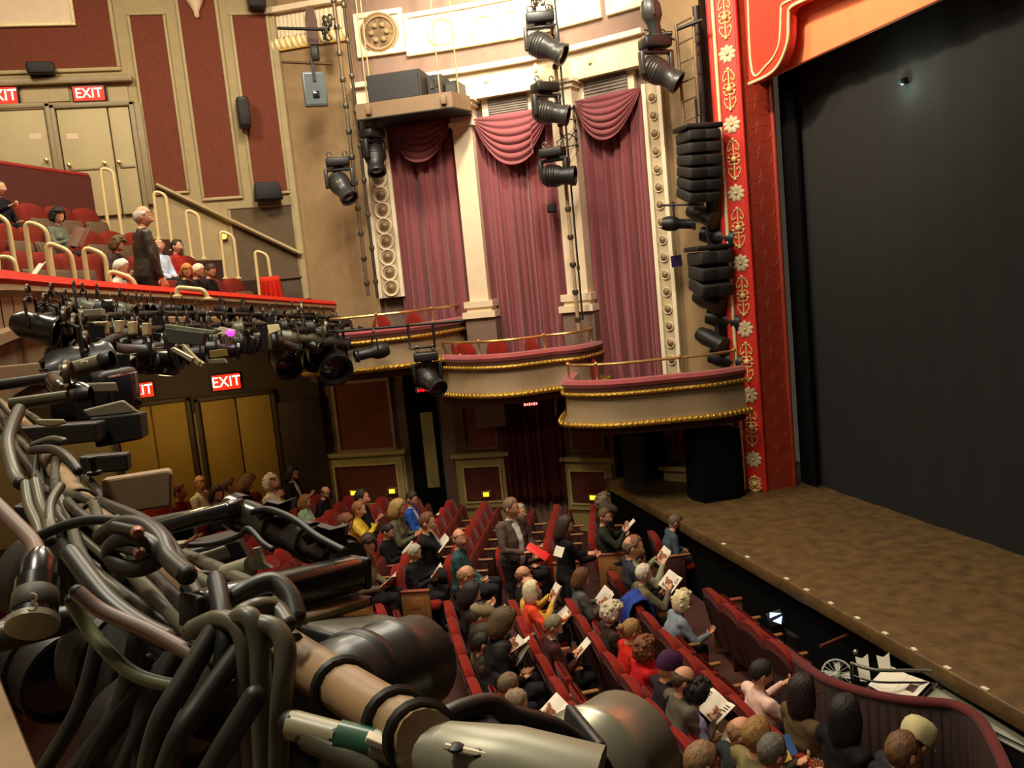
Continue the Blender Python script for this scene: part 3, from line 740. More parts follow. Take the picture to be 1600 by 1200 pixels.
b = MB(); b.tube([face_pt(1.0, STZ, 0.02), face_pt(1.0, HT, 0.02)], 0.035, 8); b.build('inner_edge', m_prosred, pros)
b = MB(); b.tube([V((A2.x + .03, A2.y, STZ)), V((A2.x + .03, A2.y, HT))], 0.04, 8); b.build('reveal_edge', m_prosdark, pros)
def zface(s, py):
    q = face_pt(s, 0); return z_at_row(q, py)
frot = frame(fn)
for py in (85, 195, 302, 411, 514, 617, 717, -25):
    c = face_pt(0.55, zface(0.55, py), 0.035); r_ = WD * 0.36
    for k in range(9):
        a = k * 6.2832 / 9; d = frot @ V((math.sin(a), 0, math.cos(a)))
        b = MB(); b.ball(c + d * r_ * 0.62, (r_ * 0.30, 0.02, r_ * 0.48), 8, rot=frot @ roty(a)); b.build('rosette_petal', m_rosette, pros)
    b = MB(); b.ball(c + fn * 0.02, (r_ * 0.22, 0.025, r_ * 0.22), 10, rot=frot); b.build('rosette_eye', m_ornam, pros)
for py in (28, 140, 249, 356, 462, 565, 667, 755):
    zc = zface(0.55, py); b = MB(); hh = 0.31; ww = WD * 0.27
    def L(x, z): return face_pt(0.55, zc + z, 0.04) + fd * x
    if py == 755: hh = 0.12
    b.tube([L(0, -hh), L(0, hh)], 0.011, 5)
    for sg in (-1, 1):
        for sz in (-1, 1):
            b.tube(spline([L(0, sz * hh * .95), L(sg * ww * .55, sz * hh * .85), L(sg * ww * .95, sz * hh * .62), L(sg * ww * .8, sz * hh * .42), L(sg * ww * .45, sz * hh * .5)], 4), 0.009, 5)
            b.tube(spline([L(0, sz * hh * .2), L(sg * ww * .5, sz * hh * .28), L(sg * ww * .85, sz * hh * .16), L(sg * ww * .6, sz * hh * .04)], 4), 0.009, 5)
            b.ball(L(sg * ww * .45, sz * hh * .5), 0.018, 6); b.ball(L(sg * ww * .9, sz * hh * .1), 0.018, 6); b.ball(L(sg * ww * .5, sz * hh * .9), 0.018, 6)
    b.ball(L(0, 0), 0.05, 8); b.ball(L(0, hh), 0.03, 6); b.ball(L(0, -hh), 0.03, 6)
    b.build('gilt_arabesque', m_ornam, pros)
# ring relief on the reveal
zc = STZ + 0.4
while zc < 9.6:
    for yy in (0.28, 0.68):
        y_ = A1.y + (A2.y - A1.y) * yy
        b = MB(); b.lathe([(0.12, 0.0), (0.127, 0.005), (0.134, 0.0)], (A1.x, y_, zc + (0.2 if yy > .5 else 0)), roty(R(90)), 14, cap=False); b.build('relief_ring', m_prosdark, pros)
    zc += 0.4
# corner bracket panel with gilt lines
YB_ = A1.y + 0.02
def hp(px, py, Y=YB_): return onY(px, py, Y)
bl = hp(1171, 133); curve = [hp(1171, 133), hp(1196, 122), hp(1212, 110), hp(1224, 90), hp(1232, 62), hp(1233, 30), hp(1236, 14), hp(1262, 0), hp(1330, -30)]
cs = spline(curve, 5); top = 12.2; poly = [V((bl.x, YB_, top))] + [V((p.x, YB_, p.z)) for p in cs] + [V((cs[-1].x, YB_, top))]
b = MB(); b.prism(poly, (0, 0.12, 0)); b.build('corner_bracket', mat('bracket red', (206, 52, 30), 0.6, var=0.06), pros, smooth=False)
b = MB(); b.tube([p + V((0, -0.01, 0.02)) for p in cs], 0.022, 6); b.build('gilt_line', m_goldp, pros)
c2 = spline([hp(1169, -10, YB_), hp(1176, 112, YB_), hp(1199, 101, YB_), hp(1212, 84, YB_), hp(1219, 62, YB_), hp(1221, 20, YB_), hp(1224, 6, YB_), hp(1250, -6, YB_)], 5)
b = MB(); b.tube([p + V((0, -0.01, 0)) for p in c2], 0.016, 6); b.build('gilt_line', m_goldp, pros)
# orange valance
YV = A1.y + 0.30; v0 = onY(1208, 119, YV); b = MB(); b.box(((A1.x + 1.5) / 2, YV + 0.04, (v0.z + HT) / 2), (1.5 - A1.x, 0.08, HT - v0.z), bev=0.02)
va = tag(b.build('stage_valance', m_orange), 'plain orange valance across the top of the stage opening', 'valance')
# black house cloth and leg
YK = A2.y + 0.35
b = MB(); rows = []
for i in range(90):
    x = A1.x - 0.3 + 17.5 * i / 89; rows.append([V((x, YK + 0.012 * math.sin(i * 1.9) + 0.008 * math.sin(i * .7), STZ + 0.01)), V((x, YK + 0.03 * math.sin(i * 1.9 + .3), 13.5))])
b.grid(rows); o = b.build('stage_cloth', m_blackcloth); tag(o, 'huge black cloth closing off the stage opening', 'curtain')
b = MB(); b.box((A1.x + 0.12, YK - 0.12, 7), (0.42, 0.05, 11.7)); tag(b.build('masking_strip', m_void), 'narrow black masking strip beside the red pier', 'curtain')
b = MB(); b.box((-4.8, YK - 0.12, 12.2), (17, 0.05, 2.6)); tag(b.build('masking_border', m_void), 'black masking border behind the orange valance', 'curtain')
# ------------------------------------------------------------------ stage lighting and loudspeakers on the box wall
m_fix = mat('charcoal lamp housing', (50, 49, 45), 0.42, var=0.1, coat=0.2)
m_fixd = mat('black lamp housing', (26, 25, 24), 0.45, var=0.1)
m_lens = mat('dark lens glass', (34, 36, 44), 0.08, var=0, spec=0.9, coat=0.6)
m_pipe = mat('worn steel pipe', (120, 104, 82), 0.4, 0.5, var=0.2, scale=20)
m_clamp = mat('cast clamp', (92, 86, 74), 0.35, 0.7, var=0.2)
m_spk = mat('speaker paint', (38, 35, 30), 0.7, var=0.12, bump=0.15, bscale=60)
m_grille = mat('speaker grille', (26, 25, 23), 0.6, var=0.2, scale=200, bump=0.3, bscale=300)
m_plat = mat('plywood platform', (122, 98, 70), 0.7, var=0.08)
m_rubber = mat('rubber cable', (74, 70, 56), 0.45, var=0.15, scale=12)
m_cable = mat('black cable', (24, 23, 21), 0.5, var=0.1)
def pt(px, py, off): return wpt(px, py, off)

def clamp_mb(b, c, s=1.0, rot=I3):
    """a hook clamp: jaw, bolt and wing nut"""
    c = V(c); pts = [c + rot @ V((0.045 * s * math.cos(a), 0, 0.045 * s * math.sin(a) + 0.03 * s)) for a in [R(x) for x in range(-60, 241, 30)]]
    b.tube(pts, 0.012 * s, 6); b.box(c + rot @ V((0, 0, -0.035 * s)), (0.05 * s, 0.04 * s, 0.05 * s), rot, bev=0.008 * s); b.tube([c + rot @ V((0.05 * s, 0, 0)), c + rot @ V((0.11 * s, 0, 0))], 0.008 * s, 6)
def moving_head(p, aim, yaw, label, s=1.0, m=None, base=True):
    m = m or m_fix
    e = tag(empty('moving_head_light', p), label, 'stage light', 'moving head lights'); rz = rotz(yaw)
    b = MB(); b.box(rz @ V((0, 0, -0.17 * s)), (0.46 * s, 0.32 * s, 0.17 * s), rz, bev=0.03 * s); b.box(rz @ V((0, 0.02 * s, -0.27 * s)), (0.2 * s, 0.2 * s, 0.05 * s), rz, bev=0.02 * s); b.build('base', m_fixd, e)
    for sg in (-1, 1):
        b = MB(); clamp_mb(b, rz @ V((sg * 0.15 * s, 0, -0.04 * s)), s, rz); b.build('clamp', m_clamp, e)
    y = MB(); y.box(rz @ V((0, 0, -0.31 * s)), (0.56 * s, 0.13 * s, 0.06 * s), rz, bev=0.02 * s)
    for sg in (-1, 1): y.box(rz @ V((sg * 0.25 * s, 0, -0.47 * s)), (0.075 * s, 0.14 * s, 0.38 * s), rz, bev=0.025 * s)
    y.build('yoke', m, e)
    c = V((0, 0, -0.60 * s)); a = V(aim).normalized(); f = frame(a); rr = f @ rotx(R(-90))
    h = MB(); h.lathe([(0.0, -0.26 * s), (0.13 * s, -0.25 * s), (0.19 * s, -0.17 * s), (0.205 * s, -0.02 * s), (0.20 * s, 0.08 * s), (0.165 * s, 0.14 * s), (0.165 * s, 0.30 * s), (0.185 * s, 0.33 * s), (0.185 * s, 0.40 * s), (0.15 * s, 0.40 * s), (0.15 * s, 0.34 * s)], c, rr, 18, cap=False)
    for k in range(4): h.lathe([(0.205 * s, (-0.14 + k * .05) * s), (0.214 * s, (-0.13 + k * .05) * s), (0.205 * s, (-0.115 + k * .05) * s)], c, rr, 18, cap=False)
    hd = h.build('lamp_head', m, e)
    b = MB(); b.lathe([(0.0, 0.365 * s), (0.08 * s, 0.36 * s), (0.15 * s, 0.345 * s)], c, rr, 16, cap=False); b.build('lens', m_lens, hd)
    return e
cr = V((RT.x, RT.y, 0)).normalized(); cf = V((FW.x, FW.y, 0)).normalized(); dn = V((0, 0, -1))
YA = math.atan2(cr.y, cr.x)
moving_head(pt(842, 12, 1.1), cr * 0.9 - cf * 0.35 + dn * 0.55, YA, 'grey moving head light topmost on the pole by the second column', 1.05)
moving_head(pt(850, 122, 1.1), cr * 1.0 - cf * 0.25 + dn * 0.3, YA + .5, 'grey moving head light second from the top on the middle pole', 0.95)
moving_head(pt(862, 224, 1.1), cr * 1.0 - cf * 0.3 + dn * 0.12, YA - .4, 'black moving head light lowest on the middle pole', 0.92, m_fixd)
moving_head(pt(1022, 50, 1.1), cr * 0.85 - cf * 0.3 + dn * 0.65, YA + .3, 'grey moving head light hung from the ladder bracket by the proscenium', 1.0)
moving_head(pt(580, 196, 1.0), dn * 1.0 - cf * 0.5 + cr * 0.1, YA + 1.0, 'black moving head light under the speaker platform', 0.92, m_fixd)
moving_head(pt(526, 240, 1.0), cr * 0.5 - cf * 0.5 + dn * 0.8, YA + .2, 'dark moving head light on the left pole beside the platform', 0.95)
mh = moving_head(pt(664, 543, 2.5), cr * 0.5 - cf * 0.7 + dn * 0.45, YA + .1, 'black moving head light in a steel frame before the highest box', 0.9, m_fixd)
def pipe(name, pts, r, label, cat='pipe', m=None, fittings=0):
    e = tag(empty(name, pts[0]), label, cat); o = V(pts[0]); b = MB(); b.tube([V(p) - o for p in pts], r, 8); b.build('tube', m or m_pipe, e)
    for k in range(fittings):
        q = V(pts[0]).lerp(V(pts[-1]), (k + .5) / fittings) - o; b = MB(); b.lathe([(r * 1.5, -0.04), (r * 1.7, 0), (r * 1.5, 0.04)], q, n=10); b.build('coupling', m_clamp, e)
    return e
pipe('steel_frame', [pt(637, 507, 2.5), pt(641, 545, 2.5), pt(679, 541, 2.5), pt(676, 505, 2.5)], 0.028, 'square steel frame holding a light before the highest box', 'frame', m_fixd)
pipe('hanging_bar', [pt(520, 519, 2.4), pt(600, 512, 2.4), pt(724, 501, 2.4)], 0.024, 'black bar along the front of the highest box', 'pipe', m_fixd)
# tall poles
def vpole(px, off, pyt, pyb, r, label, m=None, fit=6):
    top = pt(px, pyt, off); u = wuv(px, pyt, off)[0]; b_ = wbase(u, off); zb = z_at_row(b_, pyb); return pipe('lighting_pole', [top, V((b_.x, b_.y, zb))], r, label, 'pole', m, fit)
vpole(519, 0.75, -20, 462, 0.035, 'tall lighting pole at the tan wall, nearer the balcony', None, 12); vpole(534, 0.95, -20, 466, 0.03, 'tall lighting pole at the tan wall, nearer the platform', mat('dark pole', (66, 54, 40), 0.5, 0.3), 9)
vpole(858, 0.75, -10, 520, 0.035, 'tall lighting pole standing against the second cream column', mat('cream pole', (170, 146, 112), 0.5, 0.2), 12); vpole(866, 0.9, -10, 500, 0.018, 'thin dark rod beside the lighting pole on the second column', m_fixd, 3)
# looped cables on the middle pole
for i, y in enumerate((168, 190, 202, 214, 226)):
    a = pt(872 + i, y + 4, 0.9); c = pt(897 + i * 1.2, y + random.uniform(-2, 3), 0.5); mid = a.lerp(c, 0.5) + V((0, 0, random.uniform(-.16, .1)))
    e = tag(empty('cable_loop', a), ('thin black cable looping off the middle pole, %s of five' % ('uppermost', 'second', 'third', 'fourth', 'lowest')[i]), 'cable', 'cable loops on the middle pole')
    b = MB(); b.tube(spline([V((0, 0, 0)), mid - a, c - a, c - a + V((0, 0, -.12))], 6), 0.010, 5); b.build('cable', m_cable, e)
    b = MB(); b.ball(c - a, 0.03, 6); b.build('plug', m_cable, e)
# ladder bracket by the proscenium
def ladder():
    a0, a1, b0, b1 = pt(1056, 40, 0.8), pt(1069, 190, 0.8), pt(1083, 26, 0.8), pt(1092, 180, 0.8); o = V(a1)
    e = tag(empty('rigging_ladder', o), 'steel ladder bracket on the wall beside the proscenium', 'ladder')
    for x, y in ((a0, a1), (b0, b1)): b = MB(); b.tube([x - o, y - o], 0.028, 8); b.build('rail', m_pipe, e)
    for k in range(6): t = k / 5; b = MB(); b.tube([a0.lerp(a1, t) - o, b0.lerp(b1, t) - o], 0.014, 6); b.build('rung', m_pipe, e)
    b = MB(); b.tube([pt(1050, 52, 1.0) - o, pt(1012, 55, 1.1) - o], 0.035, 8); b.tube([pt(1058, 46, .9) - o, pt(1097, 31, .8) - o], 0.03, 8); b.tube([pt(1054, 62, 1.0) - o, pt(1028, 52, 1.1) - o], 0.02, 6); b.build('outrigger', m_fixd, e)
ladder()
def profile_spot(p, aim, s, label, cat='stage light', m=None, group=None, nm='profile_spotlight'):
    """ellipsoidal spotlight hung from its yoke; p is the clamp"""
    e = tag(empty(nm, p), label, cat, group); a = V(aim).normalized(); f = frame(a); rr = f @ rotx(R(-90)); c = V((0, 0, -0.30 * s)); mm = m or m_fixd
    b = MB(); b.lathe([(0, -0.22 * s), (0.10 * s, -0.21 * s), (0.13 * s, -0.12 * s), (0.13 * s, 0.0), (0.10 * s, 0.06 * s), (0.085 * s, 0.08 * s), (0.085 * s, 0.30 * s), (0.10 * s, 0.31 * s), (0.10 * s, 0.36 * s), (0.08 * s, 0.36 * s), (0.08 * s, 0.33 * s)], c, rr, 14, cap=False)
    b.box(c + f @ V((0, 0.32 * s, 0)), (0.21 * s, 0.012 * s, 0.21 * s), f); bd = b.build('lamp_barrel', mm, e)
    b = MB(); b.lathe([(0, 0.33 * s), (0.08 * s, 0.325 * s)], c, rr, 14, cap=False); b.build('lens', m_lens, bd)
    b = MB(); b.tube([c + f @ V((0.15 * s, 0, 0)), c + f @ V((0.15 * s, 0, 0)) + V((0, 0, 0.22 * s)), V((0, 0, -0.04 * s)), c - f @ V((0.15 * s, 0, 0)) + V((0, 0, 0.22 * s)), c - f @ V((0.15 * s, 0, 0))], 0.014 * s, 6, flat=1.0); b.build('yoke', mm, e)
    b = MB(); clamp_mb(b, (0, 0, 0), s); b.build('clamp', m_clamp, e)
    return e
profile_spot(pt(1016, -12, 1.1), dn + cr * 0.12, 1.25, 'grey profile spotlight pointing straight down above the ladder bracket', m=m_fix)
profile_spot(pt(1052, 322, 0.9), cr * 1.0 + dn * 0.12 - cf * .2, 0.95, 'black profile spotlight in front of the rosette strip near the stage')
pipe('hanging_bar', [pt(1032, 321, 0.9), pt(1100, 319, 0.9)], 0.018, 'thin black arm above the spotlight on the rosette strip', 'pipe', m_fixd)
profile_spot(pt(584, 521, 2.4), -cr * 0.9 + dn * 0.1 - cf * .4, 1.05, 'black spotlight clamped under the bar on the highest box')
# flat LED wash panel
p = pt(487, 98, 0.9); e = tag(empty('wash_light', p), 'flat grey blue wash light hanging from a bar by the tan wall', 'stage light'); f = frame(cr * .35 - cf * 1.0)
b = MB(); b.box((0, 0, -0.48), (0.42, 0.12, 0.62), f, bev=0.025); bd = b.build('lamp_body', mat('blue grey metal', (112, 124, 122), 0.4, 0.3), e)
b = MB(); b.box(V((0, 0, -0.48)) + f @ V((0, 0.065, 0)), (0.36, 0.01, 0.54), f); b.build('face_plate', mat('dark blue grey', (84, 96, 98), 0.35), bd)
b = MB(); b.box(V((0, 0, -0.58)) + f @ V((0.0, 0.08, 0)), (0.12, 0.05, 0.12), f, bev=.01); b.build('lamp_lens', m_lens, bd)
b = MB(); b.tube([f @ V((0.0, 0.04, -0.1)), V((0, 0, 0.05))], 0.03, 8); b.box(V((0, 0, -.2)) + f @ V((0, .08, 0)), (.06, .03, .3), f); b.build('hanger', m_fixd, e)
pipe('hanging_bar', [pt(441, 97, 0.9), pt(519, 100, 0.9)], 0.026, 'short horizontal bar carrying the grey blue wash light', 'pipe', mat('brown pipe', (92, 68, 42), 0.5, .3))
pipe('hanging_bar', [pt(434, 44, 0.9), pt(515, 46, 0.9)], 0.03, 'short horizontal bar across the fluted gold frieze', 'pipe', m_fixd)
# clamp cluster on the pole
e = tag(empty('clamp_cluster', pt(512, 45, 0.85)), 'tangle of clamps and cable on the pole at the gold frieze', 'clamps')
rnd = random.Random(4)
for k in range(5):
    b = MB(); clamp_mb(b, (rnd.uniform(-.16, .16), rnd.uniform(-.08, .08), rnd.uniform(-.25, .2)), 1.4, rotz(rnd.uniform(0, 3))); b.build('clamp', m_clamp, e)
b = MB(); pts = [V((.16 * math.cos(a) , .05 * math.sin(3 * a), .18 * math.sin(a) * (1 + .2 * math.sin(2 * a)))) for a in [x * .35 for x in range(36)]]; b.tube(pts, 0.012, 5); b.build('coiled_cable', m_rubber, e)
e = tag(empty('clamp_cluster', pt(838, 5, 1.0)), 'tangle of clamps at the head of the middle pole', 'clamps')
for k in range(5):
    b = MB(); clamp_mb(b, (rnd.uniform(-.2, .2), rnd.uniform(-.08, .08), rnd.uniform(-.2, .15)), 1.5, rotz(rnd.uniform(0, 3))); b.build('clamp', m_clamp, e)
# fin shaped bracket on the frieze
e = tag(empty('fin_bracket', pt(487, 40, .5)), 'dark brown upright fin before the fluted gold frieze', 'bracket'); f = frame(-cf)
b = MB(); q = [f @ V((x, 0, z)) for x, z in ((-.1, -.35), (.1, -.35), (.11, .1), (.07, .28), (0, .36), (-.07, .28), (-.11, .1))]; b.prism(q, f @ V((0, .05, 0))); b.build('fin_plate', mat('fin brown', (92, 58, 40), .6), e)
b = MB(); b.box((0, 0, -.5), (.14, .12, .28), f, bev=.02); b.build('fin_socket', m_fixd, e)

# speaker platform under hanging rods
zp1 = wuv(640, 152, 1.35)[1]; zp0 = wuv(640, 176, 1.35)[1]
q = [pt(555, 165, 1.35), pt(706, 152, 1.35), pt(734, 150, 0.75), pt(736, 150, 0.02), pt(557, 165, 0.02)]
e = tag(empty('speaker_platform', (q[0].x, q[0].y, zp0)), 'plywood platform hung by rods and carrying black speakers', 'platform'); o = V(e.location)
b = MB(); b.prism([V((p.x, p.y, zp0)) - o for p in q], (0, 0, zp1 - zp0)); b.build('deck', m_plat, e, smooth=False)
b = MB(); b.prism([V((p.x, p.y, zp0 - .02)) - o for p in q], (0, 0, .02)); b.build('underside', m_fixd, e, smooth=False)
for px, off in ((573, 1.3), (688, 1.3), (717, 1.0), (580, 0.3)):
    u = wuv(px, 150, off)[0]; t = wbase(u, off); b = MB(); b.tube([V((t.x, t.y, zp0)) - o, V((t.x, t.y, 12.5)) - o], 0.014, 6); b.build('hanging_rod', mat('tan rod', (170, 140, 96), .4, .4), e)
for px in (575, 694):
    u = wuv(px, 168, 1.37)[0]; t = wbase(u, 1.37); b = MB(); b.box(V((t.x, t.y, (zp0 + zp1) / 2)) - o, (.1, .1, .16), rotz(YA), bev=.01); b.build('rod_bracket', m_plat, e)
def wbox(nm, u0, u1, z0, z1, o0, o1, m, label, cat, parts):
    e = tag(empty(nm, (wbase((u0 + u1) / 2, (o0 + o1) / 2).x, wbase((u0 + u1) / 2, (o0 + o1) / 2).y, z0)), label, cat); l = V(e.location)
    b = MB(); wslab(b, u0, u1, z0, z1, o0, o1, seg=1); o = b.build('cabinet', m, e, loc=l); o.location = (0, 0, 0)
    for (nm2, a0, a1, c0, c1, d0, d1, mm) in parts:
        b = MB(); wslab(b, u0 + (u1 - u0) * a0, u0 + (u1 - u0) * a1, z0 + (z1 - z0) * c0, z0 + (z1 - z0) * c1, o1 + d0, o1 + d1, seg=1); o = b.build(nm2, mm, e, loc=l); o.location = (0, 0, 0)
    return e
us0 = wuv(574, 140, 1.25)[0]; us1 = wuv(657, 130, 1.25)[0]; zs1 = wuv(620, 112, 1.25)[1]
wbox('loudspeaker', us0, us1, zp1, zs1, 0.35, 1.25, m_spk, 'large black loudspeaker lying on the plywood platform', 'speaker', [('grille', .03, .97, .06, .94, 0, .02, m_grille)])
us2 = wuv(672, 130, .9)[0]; us3 = wuv(700, 130, .9)[0]
wbox('loudspeaker', us1 + 2, wuv(690, 130, .9)[0], zp1, zs1 - .06, 0.3, 0.9, m_spk, 'black loudspeaker end with handle holes beside the larger one on the platform', 'speaker', [('grip_plate', .2, .45, .45, .75, 0, .015, m_clamp), ('grip_plate', .6, .85, .5, .8, 0, .015, m_fixd)])
wbox('amplifier', wuv(695, 135, .8)[0], wuv(714, 135, .8)[0], zp1, zp1 + .3, .3, .8, m_fixd, 'small black amplifier at the end of the platform', 'amplifier', [('knob_panel', .1, .9, .3, .8, 0, .012, m_fix), ('white_tag', .1, .6, .05, .22, 0, .015, m_cream_hi)])

# line arrays by the proscenium
def line_array(px, pyt, pyb, n, half, off, label, px2=None):
    top = pt(px, pyt, off); bot = pt(px2 or px, pyb, off); e = tag(empty('line_array', top), label, 'speaker', 'line array loudspeakers'); h = (top.z - bot.z) / n
    d = (cr * 0.25 - cf).normalized(); 
    for k in range(n):
        t = k / max(1, n - 1); f = frame((d + dn * 0.35 * t).normalized()); c = V((0, 0, -h * (k + .5))) - d * 0.02 * k * k * .25
        b = MB(); w2 = half; dd = .25
        b.box(c, (w2 * 2, dd * 2, h * .94), f, bev=.03); o = b.build('cabinet', m_spk, e)
        for sg in (-.5, .5):
            b = MB(); b.box(c + f @ V((sg * w2 * .96, dd + .006, 0)), (w2 * .84, .02, h * .78), f, bev=.006); b.build('grille', m_grille, o)
    b = MB(); b.box((0, 0, .05), (half * 2.3, .5, .08), frame(d), bev=.02); b.tube([(0, 0, .05), (0, 0, .5)], .02, 6); b.build('rigging_frame', m_fixd, e)
    return e
line_array(1090, 205, 312, 6, .28, .85, 'black line array loudspeaker hung beside the red proscenium, upper one')
line_array(1108, 392, 458, 3, .29, .7, 'black line array loudspeaker hung beside the red proscenium, lower one', 1110)
e = tag(empty('lighting_boom', pt(1107, 300, .45)), 'black boom column of lamps beside the red proscenium', 'lighting boom'); o = V(e.location)
b = MB(); ub = wuv(1107, 300, .45)[0]; q = wbase(ub, .45); b.tube([V((q.x, q.y, 3.4)) - o, V((q.x, q.y, 9.0)) - o], .06, 8); b.build('boom_pipe', m_fixd, e)
for k, py in enumerate((335, 370, 470, 500, 530, 562)):
    z = z_at_row(q, py); b = MB(); b.lathe([(0, -.3), (.12, -.28), (.15, -.1), (.13, .05), (.16, .25), (.16, .3), (.1, .3)], V((q.x, q.y, z)) - o + cr * (.1 if k % 2 else -.12), frame((cr * (1 if k % 2 else .4) - cf * .6 + dn * .3).normalized()) @ rotx(R(-90)), 14); b.build('lamp_can', m_fixd, e)
# purple gel frame hanging
p = pt(1057, 408, .5); e = tag(empty('gel_frame', p), 'small square of purple gel hanging by the rosette strip', 'gel'); f = frame(-cf + cr * .2)
b = MB(); b.box((0, 0, 0), (.19, .015, .19), f @ roty(R(4))); b.build('gel_sheet', mat('purple gel', (64, 44, 92), .4), e); b = MB(); b.tube([(0, 0, .09), (0, 0, .2)], .006, 5); b.build('hook', m_fixd, e)
p = pt(862, 325, .35); e = tag(empty('junction_box', p), 'small black box on the middle curtain', 'box'); b = MB(); b.box((0, 0, 0), (.17, .1, .17), frame(-cf), bev=.02); b.build('box_shell', m_fixd, e); b = MB(); b.box(V((0, 0, 0)) - cf * .055, (.12, .01, .12), frame(-cf)); b.build('box_cover', m_spk, e)
# black speaker stack and drape under the lowest box
wbox('loudspeaker', wuv(978, 760, .5)[0], wuv(1012, 760, .5)[0], .4, 2.0, .15, .55, m_spk, 'black loudspeaker standing in the dark opening under the lowest box', 'speaker', [('grille', .08, .92, .05, .95, 0, .015, m_grille)])
p0 = onZ(1118, 775, STZ); e = tag(empty('draped_console', p0), 'black draped console standing at the corner of the stage', 'console'); b = MB(); rows = []
for j in range(8):
    t = j / 7; row = []
    for i in range(32):
        a = i / 32 * 6.2832; k = 1 + .06 * math.sin(a * 7 + j * .3) * (1 - t * .6); row.append(V((.34 * k * (abs(math.cos(a)) ** .4) * (1 if math.cos(a) > 0 else -1), .40 * k * (abs(math.sin(a)) ** .4) * (1 if math.sin(a) > 0 else -1), 1.12 * t)))
    rows.append(row)
b.grid(rows, closed=True); b.add(rows[-1], [tuple(range(32))]); b.build('drape', m_void, e); b = MB(); b.box((0, 0, 1.14), (.5, .62, .06), bev=.02); b.build('console_top', m_fixd, e)
# small speakers on the side wall
def wall_speaker(px0, py0, px1, py1, label, wedge=False):
    y0, z1 = xs(px0, py0); y1, z0 = xs(px1, py1); c = V((XW + .2, (y0 + y1) / 2, (z0 + z1) / 2)); e = tag(empty('wall_speaker', c), label, 'speaker', 'black speakers on the side wall')
    b = MB(); b.box((0, 0, 0), (.3, abs(y1 - y0), z1 - z0), rotz(R(8)), bev=.03, taper=.85 if wedge else 1.0); b.build('cabinet', m_fixd, e); b = MB(); b.box((.155, 0.02, 0), (.015, abs(y1 - y0) * .84, (z1 - z0) * .84), rotz(R(8)), bev=.005); b.build('grille', m_grille, e)
    b = MB(); b.box((-.18, 0, 0), (.08, .1, .1)); b.build('bracket', m_fixd, e)
wall_speaker(46, 104, 91, 121, 'small flat black speaker over the balcony doors'); wall_speaker(369, 157, 393, 203, 'small upright black speaker between the maroon panels'); wall_speaker(394, 289, 442, 314, 'black wedge speaker at the foot of the last maroon panel', True); wall_speaker(384, -20, 416, 20, 'black speaker cut by the top edge near the fluted frieze')
# handheld sign lights reading row letters in red led
for px, py, off, lb in ((829, 631, 1.4, 'red glowing led display under the middle box'), (663, 609, 2.3, 'red glowing led display on the moving light before the highest box')):
    p = pt(px, py, off); e = tag(empty('led_display', p), lb, 'display', 'red led displays'); f = frame(-cf)
    b = MB(); b.box((0, 0, 0), (.30, .07, .10), f, bev=.01); b.build('display_case', m_fixd, e)
    b = MB()
    for k in range(6): 
        if off < 2 or k not in (0, 5): b.box(f @ V((-.105 + k * .042, .04, 0)), (.026, .008, .05 if k % 2 else .036), f)
        else: b.box(f @ V((-.105 + k * .042, .04, 0)), (.026, .008, .055), f)
    b.build('glowing_characters', mat('red led' if off > 2 else 'hot red led', (255, 40, 40), .5, var=0, emit=(255, 30, 40) if off > 2 else (255, 110, 100), estr=1.4 if off > 2 else 4), e)

p = onY(1410, 128, YK - .10); e = tag(empty('added_glow_lamp', p), 'added greenish lamp for the faint glow on the black stage cloth', 'lamp'); b = MB(); b.lathe([(0, .05), (.05, .04), (.06, -.02), (.045, -.03)], n=12, cap=False); b.tube([(0, 0, .04), (0, .12, .05)], .012, 6); b.build('lamp_hood', m_void, e); b = MB(); b.ball((0, 0, -.01), .03, 8); b.build('bulb', mat('greenish bulb', (120, 150, 130), .4, var=0, emit=(150, 200, 170), estr=.5), e)
lamp('added_cloth_glow', 'POINT', (p.x, p.y - .12, p.z - .05), 9.0, (.7, 1, .85), None, .05)  # added lamp that throws the faint greenish spot on the cloth
# ------------------------------------------------------------------ theatre seats
m_shell = mat('dark maroon seat shell', (66, 22, 17), 0.7, var=0.12)
m_balred = mat('balcony seat red', (112, 32, 18), 0.85, var=0.14, spec=0.2)
m_balshell = mat('brown seat shell', (92, 70, 48), 0.6, var=0.12)
m_rail = mat('cream tube rail', (218, 196, 140), 0.35, var=0.05)
NTH = ['first', 'second', 'third', 'fourth', 'fifth', 'sixth', 'seventh', 'eighth', 'ninth', 'tenth', 'eleventh', 'twelfth', 'thirteenth', 'fourteenth', 'fifteenth', 'sixteenth', 'seventeenth', 'eighteenth', 'nineteenth', 'twentieth', 'twenty-first', 'twenty-second']
m_under = mat('seat underside', (96, 27, 16), 0.8, var=0.12)
def back_outline(w, z0, z1, n=8):
    pts = [(-w, z0), (w, z0)]
    for i in range(n + 1):
        a = math.pi * i / n; pts.append((w * math.cos(a) * (1 if abs(math.cos(a)) < .9 else 1), z1 - 0.12 + 0.12 * math.sin(a) ** 0.7))
    return pts
